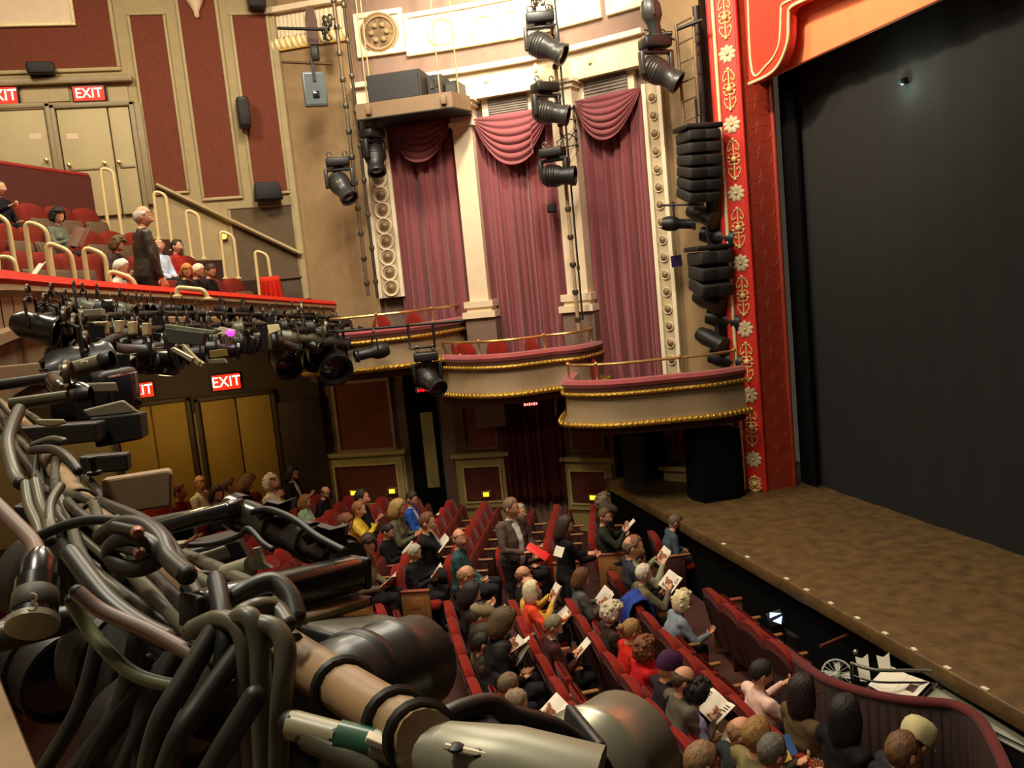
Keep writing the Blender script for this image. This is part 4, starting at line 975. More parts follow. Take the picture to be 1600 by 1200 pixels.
def make_seat(red, shell, arms=True, top=0.95):
    e = empty('theatre_chair'); lean = 0.12
    def bk(w, z0, z1, y0, th, m, nm):
        b = MB(); o = back_outline(w, z0, z1); k = lambda z: -lean * (z - 0.42) / 0.53
        front = [V((x, y0 + th + k(z), z)) for x, z in o]; fi = [V((x * .9, y0 + th + .03 + k(z), 0.42 + (z - .42) * .95 + (.02 if z < .5 else 0))) for x, z in o]; back = [V((x, y0 + k(z), z)) for x, z in o]
        n = len(o); b.add(back + front + fi, [tuple(range(n))[::-1]] + [(i, (i + 1) % n, (i + 1) % n + n, i + n) for i in range(n)] + [(n + i, n + (i + 1) % n, 2 * n + (i + 1) % n, 2 * n + i) for i in range(n)] + [tuple(range(2 * n, 3 * n))]); return b.build(nm, m, e, angle=60)
    bk(0.262, 0.40, top, -0.02, 0.075, red, 'backrest')
    bk(0.245, 0.20, top - 0.10, -0.045, 0.03, shell, 'back_shell')
    under = shell if not arms else m_under
    hh = 0.42 if arms else 0.30; zc = 0.60 if arms else 0.53
    b = MB(); b.box((0, 0.135, zc), (0.47, 0.06, hh), rotx(R(10)), bev=0.03, mi=0); b.box((0, 0.172, zc - .006), (0.46, 0.03, hh - .02), rotx(R(10)), bev=0.014, mi=1); b.build('seat', [red if arms else under, under], e)
    if arms:
        b = MB(); b.box((0.275, 0.2, 0.635), (0.055, 0.40, 0.035), bev=0.014); b.build('armrest', m_wood, e)
        b = MB(); b.box((0.275, 0.16, 0.31), (0.035, 0.30, 0.62), bev=0.01); b.build('leg_standard', shell, e)
    return e
def end_panel(e, side):
    b = MB(); x = 0.275 * side; b.box((x, 0.2, 0.36), (0.05, 0.40, 0.60), bev=0.015); b.box((x + .028 * side, 0.2, 0.40), (0.012, 0.26, 0.36), bev=0.005); b.box((x + .036 * side, 0.2, 0.47), (0.008, 0.12, 0.05)); b.box((x + .036 * side, 0.2, 0.33), (0.008, 0.08, 0.08)); b.build('end_panel', m_wood, e)
    b = MB(); b.box((x, 0.2, 0.675), (0.075, 0.42, 0.035), bev=0.014); b.build('end_armrest', mat('red brown armrest', (140, 66, 40), .5), e)
_b = MB(); _b.box((0, 0.28, 0.40), (0.47, 0.46, 0.11), rotx(R(4)), bev=0.045); _o = _b.build('seat', m_redvel); seat_down = _o.data; bpy.data.objects.remove(_o)
_o = _b.build('seat', m_balred); seat_down_b = _o.data; bpy.data.objects.remove(_o)
seat_proto = make_seat(m_redvel, m_shell)
seat_first = [True]
def put_seat(proto, loc, rz, label, group, flag):
    o = proto if flag[0] else copy_tree(proto); flag[0] = False
    o.location = loc; o.rotation_euler = (0, 0, rz); tag(o, label, 'seat', group); return o
NEAR = [1.37, 2.15, 2.84, 3.62, 4.62]           # back-bottom line of each row, nearest the camera first
def near_y(k, X): return NEAR[k] + 0.018 * (X + 7) ** 2
near_names = ['fifth row from the pit', 'fourth row from the pit', 'third row from the pit', 'second row from the pit', 'front row at the pit']
SEATW = 0.55
near_end = [-10.35, -10.15, -10.0, -9.85, -9.75]
near_lo = [-3.4, -3.4, -3.0, -3.4, -7.7]
for k in range(5):
    x = near_end[k] + 0.28; i = 0
    while x < near_lo[k]:
        y = near_y(k, x); z = floorZ(y + .1); sl = math.atan(0.036 * (x + 7)); px, py, dz = proj((x, y, z + .9))
        if -20 < px < 1640 and py < 1290:
            o = put_seat(seat_proto, (x, y, z), sl, 'red velvet stalls seat, %s, %s from the aisle end' % (near_names[k], NTH[i]), 'stalls seats, near block', seat_first)
        x += SEATW; i += 1
# rows further back, glimpsed under the lighting rig
for k, yb in enumerate((0.55, -0.25, -1.05, -1.85)):
    for i, x in enumerate([-10.2 + SEATW * j for j in range(16)]):
        y = yb + 0.018 * (x + 7) ** 2; z = floorZ(y); px, py, dz = proj((x, y, z + .9))
        if 0 < px < 640 and py < 1230: put_seat(seat_proto, (x, y, z), 0.0, 'red stalls seat under the rig, %s row behind the fifth, %s from aisle' % (NTH[k], NTH[i]), 'stalls seats under the rig', seat_first)
# far block, rows angled towards the stage
FANG = math.atan2(0.36, 0.93)
FARD = V((-0.93, 0.36, 0)).normalized()
def far_start(k): return V((-11.45 - 0.20 * k, 1.02 + 0.78 * k, 0))
far_names = {4: 'front row', 3: 'second row', 2: 'third row', 1: 'fourth row', 0: 'fifth row', -1: 'sixth row', -2: 'seventh row', -3: 'eighth row', -4: 'ninth row', -5: 'tenth row', -6: 'eleventh row', -7: 'twelfth row', -8: 'thirteenth row'}
far_panels = []
far_copy_src = None
for k in range(-8, 5):
    for i in range(14):
        p = far_start(k) + FARD * (0.28 + SEATW * i); z = floorZ(p.y)
        q = V((p.x, p.y, z)); px, py, dz = proj(q + V((0, 0, .9)))
        lim = onZ(px, py, z + .9); u = px; wl = wbase(min(1100, max(310, px)))
        if dz > wz(min(1100, max(310, px))) - 0.75 or q.x < XW + 0.7: continue
        if k == 4 and i > 6: continue
        if px < -10: continue
        o = put_seat(seat_proto, q, -FANG, 'red velvet seat, far block, %s from the stage, %s from the aisle' % (far_names[k], NTH[i]), 'stalls seats, far block', seat_first)
        if i == 0: far_panels.append(o)
# aisle standards
for o in far_panels: end_panel(o, 1)
for o in list(COL.objects):
    if o.parent is None and o.get('category') == 'seat' and str(o.get('label')).endswith('first from the aisle end'): end_panel(o, -1)

# ------------------------------------------------------------------ balcony seats
bal_proto = make_seat(m_balred, m_balshell, arms=False, top=0.92)
bal_flag = [True]
SIDE_X = -16.35; AISLE = (-11.6, -10.6)
n_b = 0
for k in range(0, 9):
    i = 0
    for j in range(26):
        x = -15.75 + 0.56 * j; y = tierY(x, k + 1) + 0.16; z = 4.55 + RISE * k; px, py, dz = proj((x, y, z + .5))
        if px < -25 or px > 460 or py < 200: continue
        if -11.35 < x < -10.55: i += 1; continue
        sl = 2 * 0.0338 * (x + 8)
        put_seat(bal_proto, (x, y, z), math.atan(sl), 'red balcony seat with brown shell, %s row up, %s from side steps' % (NTH[k], NTH[i]), 'balcony seats', bal_flag); i += 1
# tube handrails along the balcony steps
def hoop(pts, X, label, r=0.028, zf0=0.30):
    P = [onX(px, py, X) for px, py in pts]
    e = tag(empty('handrail', P[-1]), label, 'handrail', 'cream tube handrails on the balcony'); o = V(e.location)
    dense = [P[0]]
    for a, c, d in zip(P[:-2], P[1:-1], P[2:]):
        u = (a - c); v = (d - c); rr = min(0.09, u.length * .45, v.length * .45); u.normalize(); v.normalize(); s0 = c + u * rr; s1 = c + v * rr
        for t in (0, .25, .5, .75, 1): dense.append(s0.lerp(c, t).lerp(c.lerp(s1, t), t))
    dense.append(P[-1])
    dense[0] = dense[0] - V((0, 0, zf0)); dense[-1] = dense[-1] - V((0, 0, zf0))
    b = MB(); b.tube([p - o for p in dense], r, 8); b.build('rail_tube', m_rail, e)
    for p in (dense[0], dense[-1]): b = MB(); b.lathe([(.06, 0), (.06, .015), (.03, .03)], p - o, n=10); b.build('floor_flange', m_rail, e)
XA = -11.0
hoop([(-8, 400), (-8, 334), (12, 346), (25, 425)], XA, 'cream tube handrail cut by the left edge of the balcony')
hoop([(47, 418), (39, 345), (72, 357), (83, 432)], XA, 'cream tube handrail left of the reading woman on the balcony')
hoop([(79, 436), (72, 378), (110, 393), (118, 440)], XA + .35, 'cream tube handrail in front of the reading woman on the balcony')
hoop([(137, 446), (130, 385), (164, 398), (168, 448)], XA + .1, 'cream tube handrail between the reading woman and the standing man')
hoop([(175, 452), (169, 422), (208, 435), (214, 460)], XA + .2, 'low cream tube handrail just left of the standing man')
hoop([(-8, 432), (-8, 402), (20, 402), (30, 434)], XA + .6, 'low cream tube handrail at the left end of the red rail')
hoop([(277, 464), (276, 449), (319, 453), (325, 468)], -10.95, 'lowest cream handrail standing on the red balcony rail', zf0=0.0)
XB = -16.2
hoop([(163, 314), (157, 262), (176, 266), (183, 314)], XB, 'cream handrail before the putty door, topmost on the side steps', zf0=.62)
hoop([(244, 346), (240, 298), (259, 304), (266, 364)], XB, 'cream handrail on the side steps, second from the top')
hoop([(296, 377), (290, 327), (310, 335), (315, 378)], XB, 'cream handrail on the side steps, third from the top')
hoop([(349, 409), (344, 360), (365, 369), (369, 409)], XB, 'cream handrail on the side steps, lit by the amber lamp')
hoop([(403, 439), (398, 391), (418, 398), (423, 434)], XB, 'cream handrail lowest on the side steps')
# amber lamp by the steps
p = onX(349, 368, XW + .1); e = tag(empty('aisle_lamp', p), 'small amber lamp glowing on the side wall behind a handrail', 'lamp'); b = MB(); b.ball((0, 0, 0), .07, 10); b.build('bulb', mat('amber bulb', (255, 210, 90), .4, var=0, emit=(255, 200, 70), estr=4), e); b = MB(); b.box((-.06, 0, 0), (.05, .16, .16), bev=.01); b.build('lamp_plate', m_brass, e)
# back partition with red cloth above the last rows
zlow = z_at_row(V((XEND, tierY(XEND, KP), 0)), 318); rows = []
for i in range(17):
    x = XEND + .5 * i; y = tierY(x, KP) - .12; rows.append([V((x, y, zlow - .7)), V((x, y - .1, zlow - .7)), V((x, y - .1, ZP)), V((x, y + .0, ZP))])
b = MB(); b.grid(rows, closed=True); b.add(rows[0], [(0, 1, 2, 3)])
part_e = tag(empty('partition', rows[0][0]), 'dark red partition sloping across the top of the balcony', 'partition')
o = b.build('partition_cloth', mat('dark red partition cloth', (84, 34, 22), .9, var=.1, scale=12), part_e, loc=rows[0][0], smooth=False); o.location = (0, 0, 0)
b = MB(); b.tube([r[3] + V((0, -.05, .02)) for r in rows], .05, 6); o = b.build('partition_rail', m_redvel, part_e, loc=rows[0][0]); o.location = (0, 0, 0)
for o in [o for o in COL.objects if o.parent is None and o.get('group') == 'balcony seats']:
    if o.location.y < tierY(o.location.x, KP) - .22:
        for c in list(o.children): bpy.data.objects.remove(c)
        bpy.data.objects.remove(o)
# red cloth draped at the end of the first balcony row
p = onX(421, 432, -15.6); e = tag(empty('draped_cloth', p), 'bright red cloth draped over the end of the front balcony row', 'cloth'); b = MB(); rows = []
for j in range(7):
    row = []
    for i in range(21):
        s = i / 20 - .5; row.append(V((.05 * math.sin(i * 1.5) * (.3 + j / 6), s * .34 * (1 + .12 * j / 6), -.085 * j)))
    rows.append(row)
b.grid(rows); o = b.build('cloth_folds', m_redlip, e); o.modifiers.new('thick', 'SOLIDIFY').thickness = .015
p = onX(455, 445, -17.2); e = tag(empty('end_cabinet', (p.x, p.y, 4.55)), 'dark brown box at the end of the front balcony row', 'cabinet'); b = MB(); b.box((0, 0, .42), (.6, .36, .84), bev=.02); b.build('cabinet_body', mat('dim brown box', (70, 54, 38), .7), e); b = MB(); b.box((0, 0, .86), (.66, .42, .04), bev=.01); b.build('cabinet_top', m_dkframe, e)
# ------------------------------------------------------------------ people
m_skin = mat('fair skin', (206, 148, 112), 0.55, var=0.05, scale=20); m_skin2 = mat('tanned skin', (178, 120, 84), 0.55, var=0.05, scale=20)
m_eye = mat('eye white', (230, 224, 214), 0.3, var=0); m_iris = mat('dark iris', (40, 26, 18), 0.3, var=0); m_lip = mat('lips', (160, 84, 72), 0.5, var=0)
m_shoe = mat('dark shoe', (30, 24, 20), 0.5)
HR = (0.077, 0.098, 0.120)
def sstep(a, b, x):
    t = min(1.0, max(0.0, (x - a) / (b - a))); return t * t * (3 - 2 * t)
def head_pt(th, ph, grow=0.0, hair=False):
    """th from the crown, ph from the front; face +Y"""
    dx, dy, dz = math.sin(th) * math.sin(ph), math.sin(th) * math.cos(ph), math.cos(th)
    x, y, z = HR[0] * dx, HR[1] * dy, HR[2] * dz
    lo = max(0.0, -z / HR[2])
    x *= 1 - 0.30 * lo ** 1.3; y = y * (1 - 0.10 * lo) if y > 0 else y * (1 - 0.42 * lo ** 1.5)
    if y > 0: y *= 0.96
    if z > 0: y -= 0.004
    if not hair and y > 0:
        fx = abs(x)
        y += 0.026 * math.exp(-(x / 0.0125) ** 2) * sstep(0.026, -0.022, z) * sstep(-0.048, -0.034, z)      # nose
        y -= 0.010 * math.exp(-((fx - 0.031) / 0.016) ** 2 - ((z - 0.010) / 0.014) ** 2)                      # eye sockets
        y += 0.005 * math.exp(-((fx - 0.028) / 0.024) ** 2 - ((z - 0.032) / 0.010) ** 2)                      # brows
        y += 0.006 * math.exp(-(x / 0.022) ** 2 - ((z + 0.060) / 0.010) ** 2)                                 # lips
        y -= 0.003 * math.exp(-(x / 0.02) ** 2 - ((z + 0.060) / 0.003) ** 2)
        y += 0.007 * math.exp(-(x / 0.022) ** 2 - ((z + 0.096) / 0.014) ** 2)                                 # chin
        y += 0.003 * math.exp(-((fx - 0.042) / 0.018) ** 2 - ((z + 0.022) / 0.02) ** 2)                       # cheeks
    p = V((x, y, z)); k = grow
    return p + V((dx, dy, dz * 0.9)) * k
def head_mb(b, mt, M):
    """skull with face, ears, eyes, lips; material slots: 0 skin 5 iris 6 lip 7 white"""
    n, m_ = 40, 30; rows = []; 
    for i in range(m_ + 1):
        th = 0.02 + (math.pi - 0.04) * i / m_; rows.append([head_pt(th, 6.28318 * k / n - math.pi) for k in range(n)])
    o = len(b.v); b.grid([[M @ p for p in r] for r in rows], 0, closed=True)
    flat = [p for r in rows for p in r]
    nf = m_ * n
    for fi in range(len(b.f) - nf, len(b.f)):
        c = sum((flat[i - o] for i in b.f[fi]), V((0, 0, 0))) / 4
        if c.y > 0.06 and abs(c.x) < 0.024 and abs(c.z + 0.060) < 0.0085: b.m[fi] = 6
    b.add([M @ p for p in rows[0]], [tuple(range(n))], 0); b.add([M @ p for p in rows[-1]], [tuple(range(n))], 0)
    for sg in (-1, 1):
        e = MB(); e.ball((sg * 0.031, 0.0745, 0.009), 0.0125, 8, 7); e.ball((sg * 0.031, 0.083, 0.008), (0.0065, 0.005, 0.0065), 8, 5)
        e.ball((sg * 0.076, -0.008, -0.006), (0.011, 0.022, 0.032), 10, 0, rotz(sg * -.35)); e.ball((sg * 0.0805, -0.002, -0.004), (0.006, 0.011, 0.018), 8, 6 if False else 0, rotz(sg * -.35))
        b.v += [tuple(M @ V(x)) for x in e.v] if False else []
        oo = len(b.v); b.v += [tuple(M @ V(x)) for x in e.v]; b.f += [tuple(i + oo for i in f) for f in e.f]; b.m += e.m
HAIRM = {}
def hair_mat(rgb):
    k = 'hair %d %d %d' % rgb
    return mat(k, rgb, 0.6, var=0.28, scale=55, bump=0.5, bscale=90, stretch=(1, 1, .4))
def hair_mb(style, seed=0):
    """hair as a shell on the skull, several cuts"""
    b = MB(); rnd = random.Random(seed); n = 36; m_ = 12
    long_ = {'short': 0, 'fringe': 0, 'bob': .10, 'long': .15, 'curly': .03, 'bun': 0, 'neat': 0, 'volume': .06}[style]
    thick = {'short': .012, 'fringe': .008, 'bob': .020, 'long': .020, 'curly': .036, 'bun': .014, 'neat': .014, 'volume': .034}[style]
    rows = []
    for i in range(m_ + 1):
        t = i / m_; row = []
        for k in range(n):
            ph = 6.28318 * k / n - math.pi; af = abs(ph) / math.pi          # 0 front, 1 back
            front = R(46 if style != 'neat' else 40); side = R(88); back = R(128)
            tmax = front + (side - front) * sstep(.22, .42, af) + (back - side) * sstep(.50, .72, af)
            if style in ('bob', 'long', 'volume', 'curly'): tmax = front + (R(122) - front) * sstep(.26, .40, af)
            tmin = 0.02
            if style == 'fringe': tmin = R(62) + R(12) * (af - .5); tmax = max(tmax, tmin + .02) if af > .36 else tmin + 0.02
            th = tmin + (tmax - tmin) * t
            g = thick * (0.35 + 0.65 * math.sin(math.pi * min(1, max(.0, (t * .9 + .1))) ** .8) ** .5) if style != 'fringe' else thick * math.sin(math.pi * t) + .002
            if i == m_: g = -0.002
            p = head_pt(th, ph, g, True)
            nz = noise.noise(V((p.x * 38, p.y * 38, p.z * 26 + seed * 3.1))); amp = {'curly': .014, 'volume': .010}.get(style, .007)
            p += p.normalized() * nz * amp
            if long_ and t > .6 and af > .30:
                dr = (t - .6) / .4; p.z -= long_ * dr * (0.75 + .25 * sstep(.3, .6, af)) * (1 if i < m_ else .96); p.y -= .012 * dr * (1 if af > .5 else 0)
                if i < m_: p.x *= 1 + (.34 if style == 'long' else .12) * dr
            row.append(p)
        rows.append(row)
    b.grid(rows, 0, closed=True)
    if style != 'fringe': b.add(rows[0], [tuple(range(n))])
    if style == 'bun': b.ball((0, -0.118, 0.03), (.042, .040, .042), 10); b.ball((0, -.10, .0), (.03, .02, .03), 8)
    if style in ('curly', 'volume'):
        for k in range(34):
            a = rnd.uniform(-math.pi, math.pi); th = rnd.uniform(.15, 1.9) if abs(a) > 1.2 else rnd.uniform(.1, .75)
            p = head_pt(th, a, thick * .75, True); b.ball(p, rnd.uniform(.018, .030), 6)
    return b
def cap_mb(style):
    b = MB(); n = 28
    if style == 'flat':
        rows = []
        for t, r, z, fy in ((0, 1.0, .028, 0), (.2, 1.12, .040, .01), (.45, 1.14, .070, .015), (.7, .95, .100, .014), (.9, .5, .122, .006), (1, .05, .128, 0)):
            rows.append([V((.086 * r * math.sin(a), .106 * r * math.cos(a) + fy * (1 + math.cos(a)), z + .012 * math.cos(a))) for a in [6.28318 * k / n for k in range(n)]])
        b.grid(rows, closed=True); b.prism([V((x, .095 + .05 * math.sqrt(max(0, 1 - (x / .075) ** 2)), .040 - .014 * (1 - abs(x) / .075))) for x in [-.075 + .15 * i / 8 for i in range(9)]] , (0, 0, -.008))
    elif style == 'soft':
        rows = []
        for r, z in ((1.02, .020), (1.06, .03), (1.12, .065), (1.08, .10), (.85, .132), (.45, .148), (.03, .152)):
            rows.append([V((.084 * r * math.sin(a) * (1 + .02 * math.sin(a * 6)), .104 * r * math.cos(a) * (1 + .02 * math.sin(a * 6)), z)) for a in [6.28318 * k / n for k in range(n)]])
        b.grid(rows, closed=True); b.prism([V((x, .085 + .065 * math.sqrt(max(0, 1 - (x / .08) ** 2)), .024)) for x in [-.08 + .16 * i / 8 for i in range(9)]], (0, 0, -.008))
    else:  # knitted
        rows = []
        for r, z in ((1.06, -.01), (1.10, .0), (1.10, .03), (1.06, .07), (.9, .11), (.55, .135), (.03, .142)):
            rows.append([V((.082 * r * math.sin(a), .104 * r * math.cos(a), z + (.02 * math.cos(a) if z < .02 else 0))) for a in [6.28318 * k / n for k in range(n)]])
        b.grid(rows, closed=True)
    return b

def ell_loft(b, rings, n=16, mi=0):
    """rings: (center, rx, ry, right, fwd)"""
    rows = [[c + r * (rx * math.cos(a)) + f * (ry * math.sin(a)) for a in [6.28318 * k / n for k in range(n)]] for c, rx, ry, r, f in rings]
    b.grid(rows, mi, closed=True); b.add(rows[0], [tuple(range(n))[::-1]], mi); b.add(rows[-1], [tuple(range(n))], mi)
def limb(b, pts, rs, mi):
    P = spline(pts, 4) if len(pts) > 2 else [V(p) for p in pts]; RR = []
    m_ = len(P); 
    for i in range(m_): t = i / (m_ - 1) * (len(rs) - 1); j = min(int(t), len(rs) - 2); RR.append(rs[j] + (rs[j + 1] - rs[j]) * (t - j))
    b.tube(P, RR, 10, mi); b.ball(P[0], rs[0], 10, mi); b.ball(P[-1], rs[-1], 10, mi)
def ik(a, t, l1, l2, pole):
    d = V(t) - V(a); L = min(d.length, (l1 + l2) * .985); d.normalize(); t = V(a) + d * L
    c = (l1 * l1 + L * L - l2 * l2) / (2 * L); h = math.sqrt(max(0, l1 * l1 - c * c)); pl = V(pole) - d * V(pole).dot(d); pl.normalize(); return V(a) + d * c + pl * h, t
def hand_mb(b, wrist, fw, palm, s=1.0, curl=0.6, side=1):
    """palm, four unequal bent fingers and a thumb leaving the side of the palm"""
    fw = V(fw).normalized(); palm = V(palm); palm = (palm - fw * palm.dot(fw)).normalized(); rt = fw.cross(palm).normalized()
    def Lp(x, y, z): return V(wrist) + rt * (x * s) + fw * (y * s) + palm * (z * s)
    ell_loft(b, [(Lp(0, -.02, 0), .026 * s, .020 * s, rt, palm), (Lp(0, .01, 0), .032 * s, .018 * s, rt, palm), (Lp(0, .05, 0), .040 * s, .015 * s, rt, palm), (Lp(0, .088, 0), .038 * s, .012 * s, rt, palm)], 12, 0)
    for k, (x, ln) in enumerate(((-.030, .062), (-.010, .078), (.010, .072), (.030, .056))):
        x *= side; a = curl; p0 = Lp(x, .080, 0); p1 = Lp(x * 1.1, .080 + ln * .5 * math.cos(a * .5), ln * .5 * math.sin(a * .5)); p2 = p1 + (fw * math.cos(a * 1.3) + palm * math.sin(a * 1.3)) * (ln * .32 * s); p3 = p2 + (fw * math.cos(a * 2) + palm * math.sin(a * 2)) * (ln * .22 * s)
        b.tube([p0, p1, p2, p3], [.0095 * s, .009 * s, .008 * s, .006 * s], 6, 0); b.ball(p3, .006 * s, 6, 0)
    q = [Lp(-.034 * side, .020, .004), Lp(-.058 * side, .050, .016), Lp(-.056 * side, .078, .028)]; b.tube(q, [.014 * s, .011 * s, .008 * s], 6, 0); b.ball(q[-1], .008 * s, 6, 0)

BODY = {}
POSES = {
 # wrists (left x<0 then right x>0), torso lean, head pitch (down positive)
 'read':   dict(w=((-.10, .40, .80), (.11, .40, .80)), lean=4, hp=28),
 'readhi': dict(w=((-.13, .43, .98), (.13, .43, .98)), lean=2, hp=14),
 'low':    dict(w=((-.07, .42, .68), (.10, .40, .67)), lean=16, hp=38),
 'lap':    dict(w=((-.06, .36, .62), (.07, .34, .64)), lean=0, hp=5),
 'chin':   dict(w=((-.08, .36, .63), (.05, .24, 1.10)), lean=8, hp=12),
 'talk':   dict(w=((-.10, .36, .64), (.30, .50, .86)), lean=4, hp=4),
 'bend':   dict(w=((-.08, .50, .60), (.10, .50, .60)), lean=34, hp=40),
 'stand':  dict(w=((-.20, .22, .98), (.14, .32, 1.10)), lean=2, hp=10, st=1),
 'standr': dict(w=((-.12, .40, 1.12), (.12, .40, 1.12)), lean=3, hp=24, st=1),
 'standb': dict(w=((-.24, .06, .84), (.25, .10, .84)), lean=2, hp=2, st=1),
 'reach':  dict(w=((-.05, .40, .66), (.16, .62, .74)), lean=24, hp=10),
}
def body(pose, hy, dhp, bulk, fem):
    key = (pose, hy, dhp, bulk, fem)
    if key in BODY: return BODY[key]
    P = POSES[pose]; st = P.get('st'); hip = V((0, 0.10, 0.53)) if not st else V((0, 0, 0.93))
    la = R(P['lean']); upv = V((0, math.sin(la), math.cos(la))); fwv = V((0, math.cos(la), -math.sin(la))); X = V((1, 0, 0))
    k = bulk; sw = .172 if fem else .192
    def T(h, f=0.0): return hip + upv * h + fwv * f
    b = MB()
    ell_loft(b, [(T(-.08), .13 * k, .10 * k, X, fwv), (T(-.03), .172 * k, .128 * k, X, fwv), (T(.06, .01), .170 * k, .128 * k, X, fwv), (T(.18, .015 * k), .150 * k, .118 * k, X, fwv), (T(.30, .01), .162 * k, .118 * k, X, fwv), (T(.40, .0), .175 * (1 + (k - 1) * .5), .110, X, fwv), (T(.47, -.01), .160, .088, X, fwv), (T(.515, -.012), .095, .066, X, fwv), (T(.545, -.008), .062, .058, X, fwv)], 20, 1)
    if fem:
        for sg in (-1, 1): b.ball(T(.335, .085) + X * sg * .075, (.068, .06, .066), 10, 1)
    neck0 = T(.50, -.012); hc = T(.50, 0) + V((0, .025 + .0 * la, 0.0)) + (upv * .55 + V((0, 0, .45))).normalized() * .175
    limb(b, [neck0, T(.57, .0), hc + V((0, -.012, -.055))], [.058, .052, .050], 0)
    for sg, wt in ((-1, P['w'][0]), (1, P['w'][1])):
        sh = T(.455, -.012) + X * sg * sw; wt = V(wt)
        el, wt = ik(sh, wt, .285, .255, (sg * .55, -.25, -.75)); limb(b, [T(.46, -.012) + X * sg * .10, sh], [.062, .066 * (1 + (k - 1) * .6)], 1)
        limb(b, [sh, sh.lerp(el, .5), el], [.065 * (1 + (k - 1) * .6), .056 * (1 + (k - 1) * .5), .049], 1); limb(b, [el, el.lerp(wt, .45), wt], [.050, .046, .036], 1)
        if not st:
            hj = hip + X * sg * .095 + V((0, .02, -.02)); kn = V((sg * (.14 if not fem else .10), .56, .55)); an = V((sg * .13, .52, .10))
            limb(b, [hj, hj.lerp(kn, .5), kn], [.100 * k, .088 * k, .066], 2); limb(b, [kn, kn.lerp(an, .4), an], [.064, .060, .044], 2)
            b.ball(an + V((0, .07, -.055)), (.046, .13, .044), 10, 3)
        else:
            hj = hip + X * sg * .095 + V((0, 0, -.02)); kn = V((sg * .105, .03, .49)); an = V((sg * .11, -.01, .09))
            limb(b, [hj, hj.lerp(kn, .5), kn], [.100 * k, .088, .064], 2); limb(b, [kn, kn.lerp(an, .4), an], [.062, .060, .044], 2); b.ball(an + V((0, .07, -.045)), (.046, .13, .044), 10, 3)
    src_v = [V(x) for x in b.v]; lab = [0] * len(b.v)
    for f, m_ in zip(b.f, b.m):
        for i in f: lab[i] = m_
    kd = kdtree.KDTree(len(src_v))
    for i, p in enumerate(src_v): kd.insert(p, i)
    kd.balance()
    me = bpy.data.meshes.new('t'); me.from_pydata(b.v, [], b.f); to = bpy.data.objects.new('t', me); COL.objects.link(to)
    import bmesh
    bm = bmesh.new(); bm.from_mesh(me); bmesh.ops.recalc_face_normals(bm, faces=bm.faces); bm.to_mesh(me); bm.free()
    md = to.modifiers.new('r', 'REMESH'); md.mode = 'VOXEL'; md.voxel_size = .0165; md.use_smooth_shade = True
    sm = to.modifiers.new('s', 'SMOOTH'); sm.iterations = 5; sm.factor = .5
    dg = bpy.context.evaluated_depsgraph_get(); ev = to.evaluated_get(dg).to_mesh()
    vs = [v.co.copy() for v in ev.vertices]; fs = [tuple(p.vertices) for p in ev.polygons]; to.evaluated_get(dg).to_mesh_clear(); bpy.data.objects.remove(to); bpy.data.meshes.remove(me)
    # cloth creases: gentle displacement on trunk and limbs
    out = MB(); ml = []
    vl = [lab[kd.find(p)[1]] for p in vs]
    for i, p in enumerate(vs):
        if vl[i] in (1, 2):
            q = V((p.x * 9, p.y * 9, p.z * 15)); vs[i] = p + V((noise.noise(q), noise.noise(q + V((7, 0, 0))), noise.noise(q + V((0, 9, 0))))) * .009
    for f in fs:
        c = sum((vs[i] for i in f), V((0, 0, 0))) / len(f); l = vl[f[0]]
        h = (c - hip).dot(upv); fo = (c - hip).dot(fwv)
        if l in (0, 1): l = (l if l == 1 and h < .535 else (0 if h >= .545 else (4 if fo > -0.03 else 1))) if abs(c.x) < .075 and h > .50 else (1 if l == 0 else l)
        if l == 1 and fo > .06 and (h > .22 and abs(c.x) < .018 + (h - .22) * .16 or st and h > -.05 and abs(c.x) < .045): l = 4
        ml.append(l)
    out.v = [tuple(p) for p in vs]; out.f = fs; out.m = ml
    hM = Matrix.Translation(hc) @ Matrix.Rotation(R(hy), 4, 'Z') @ Matrix.Rotation(-R(P['hp'] + dhp), 4, 'X') @ Matrix.Translation(V((0, 0, .008))) @ Matrix.Scale(1.11, 4)
    head_mb(out, None, hM)
    mid = V((0, 0, 0))
    for sg, wt in ((-1, P['w'][0]), (1, P['w'][1])):
        sh = T(.455, -.012) + X * sg * sw; el, wt = ik(sh, wt, .285, .255, (sg * .55, -.25, -.75)); d = (wt - el).normalized(); mid += wt * .5
        if pose in ('standb',): hand_mb(out, wt + d * .015, d, (-sg, .2, 0), 1, .45, -sg * -1)
        elif pose == 'chin' and sg > 0: hand_mb(out, wt + d * .015, V((-.2, .1, 1)), (-.3, -1, 0), 1, .9, 1)
        else: hand_mb(out, wt + d * .015, d + V((-sg * .35, .15, .1)), (-sg * .55, .25, .8), 1, .75, sg)
    me = bpy.data.meshes.new('person'); me.from_pydata(out.v, [], out.f)
    for m_ in (m_skin, m_black, m_black, m_shoe, m_black, m_iris, m_lip, m_eye): me.materials.append(m_)
    me.polygons.foreach_set('material_index', out.m); me.polygons.foreach_set('use_smooth', [True] * len(me.polygons))
    bm = bmesh.new(); bm.from_mesh(me); bmesh.ops.recalc_face_normals(bm, faces=bm.faces); bm.to_mesh(me); bm.free()
    r = (me, hM, mid, hc)
    BODY[key] = r; return r
def cloth(rgb, name=None):
    return mat(name or 'cloth %d %d %d' % rgb, rgb, 0.85, var=0.14, scale=14, bump=0.12, bscale=60, spec=.25)
HAIRMESH = {}
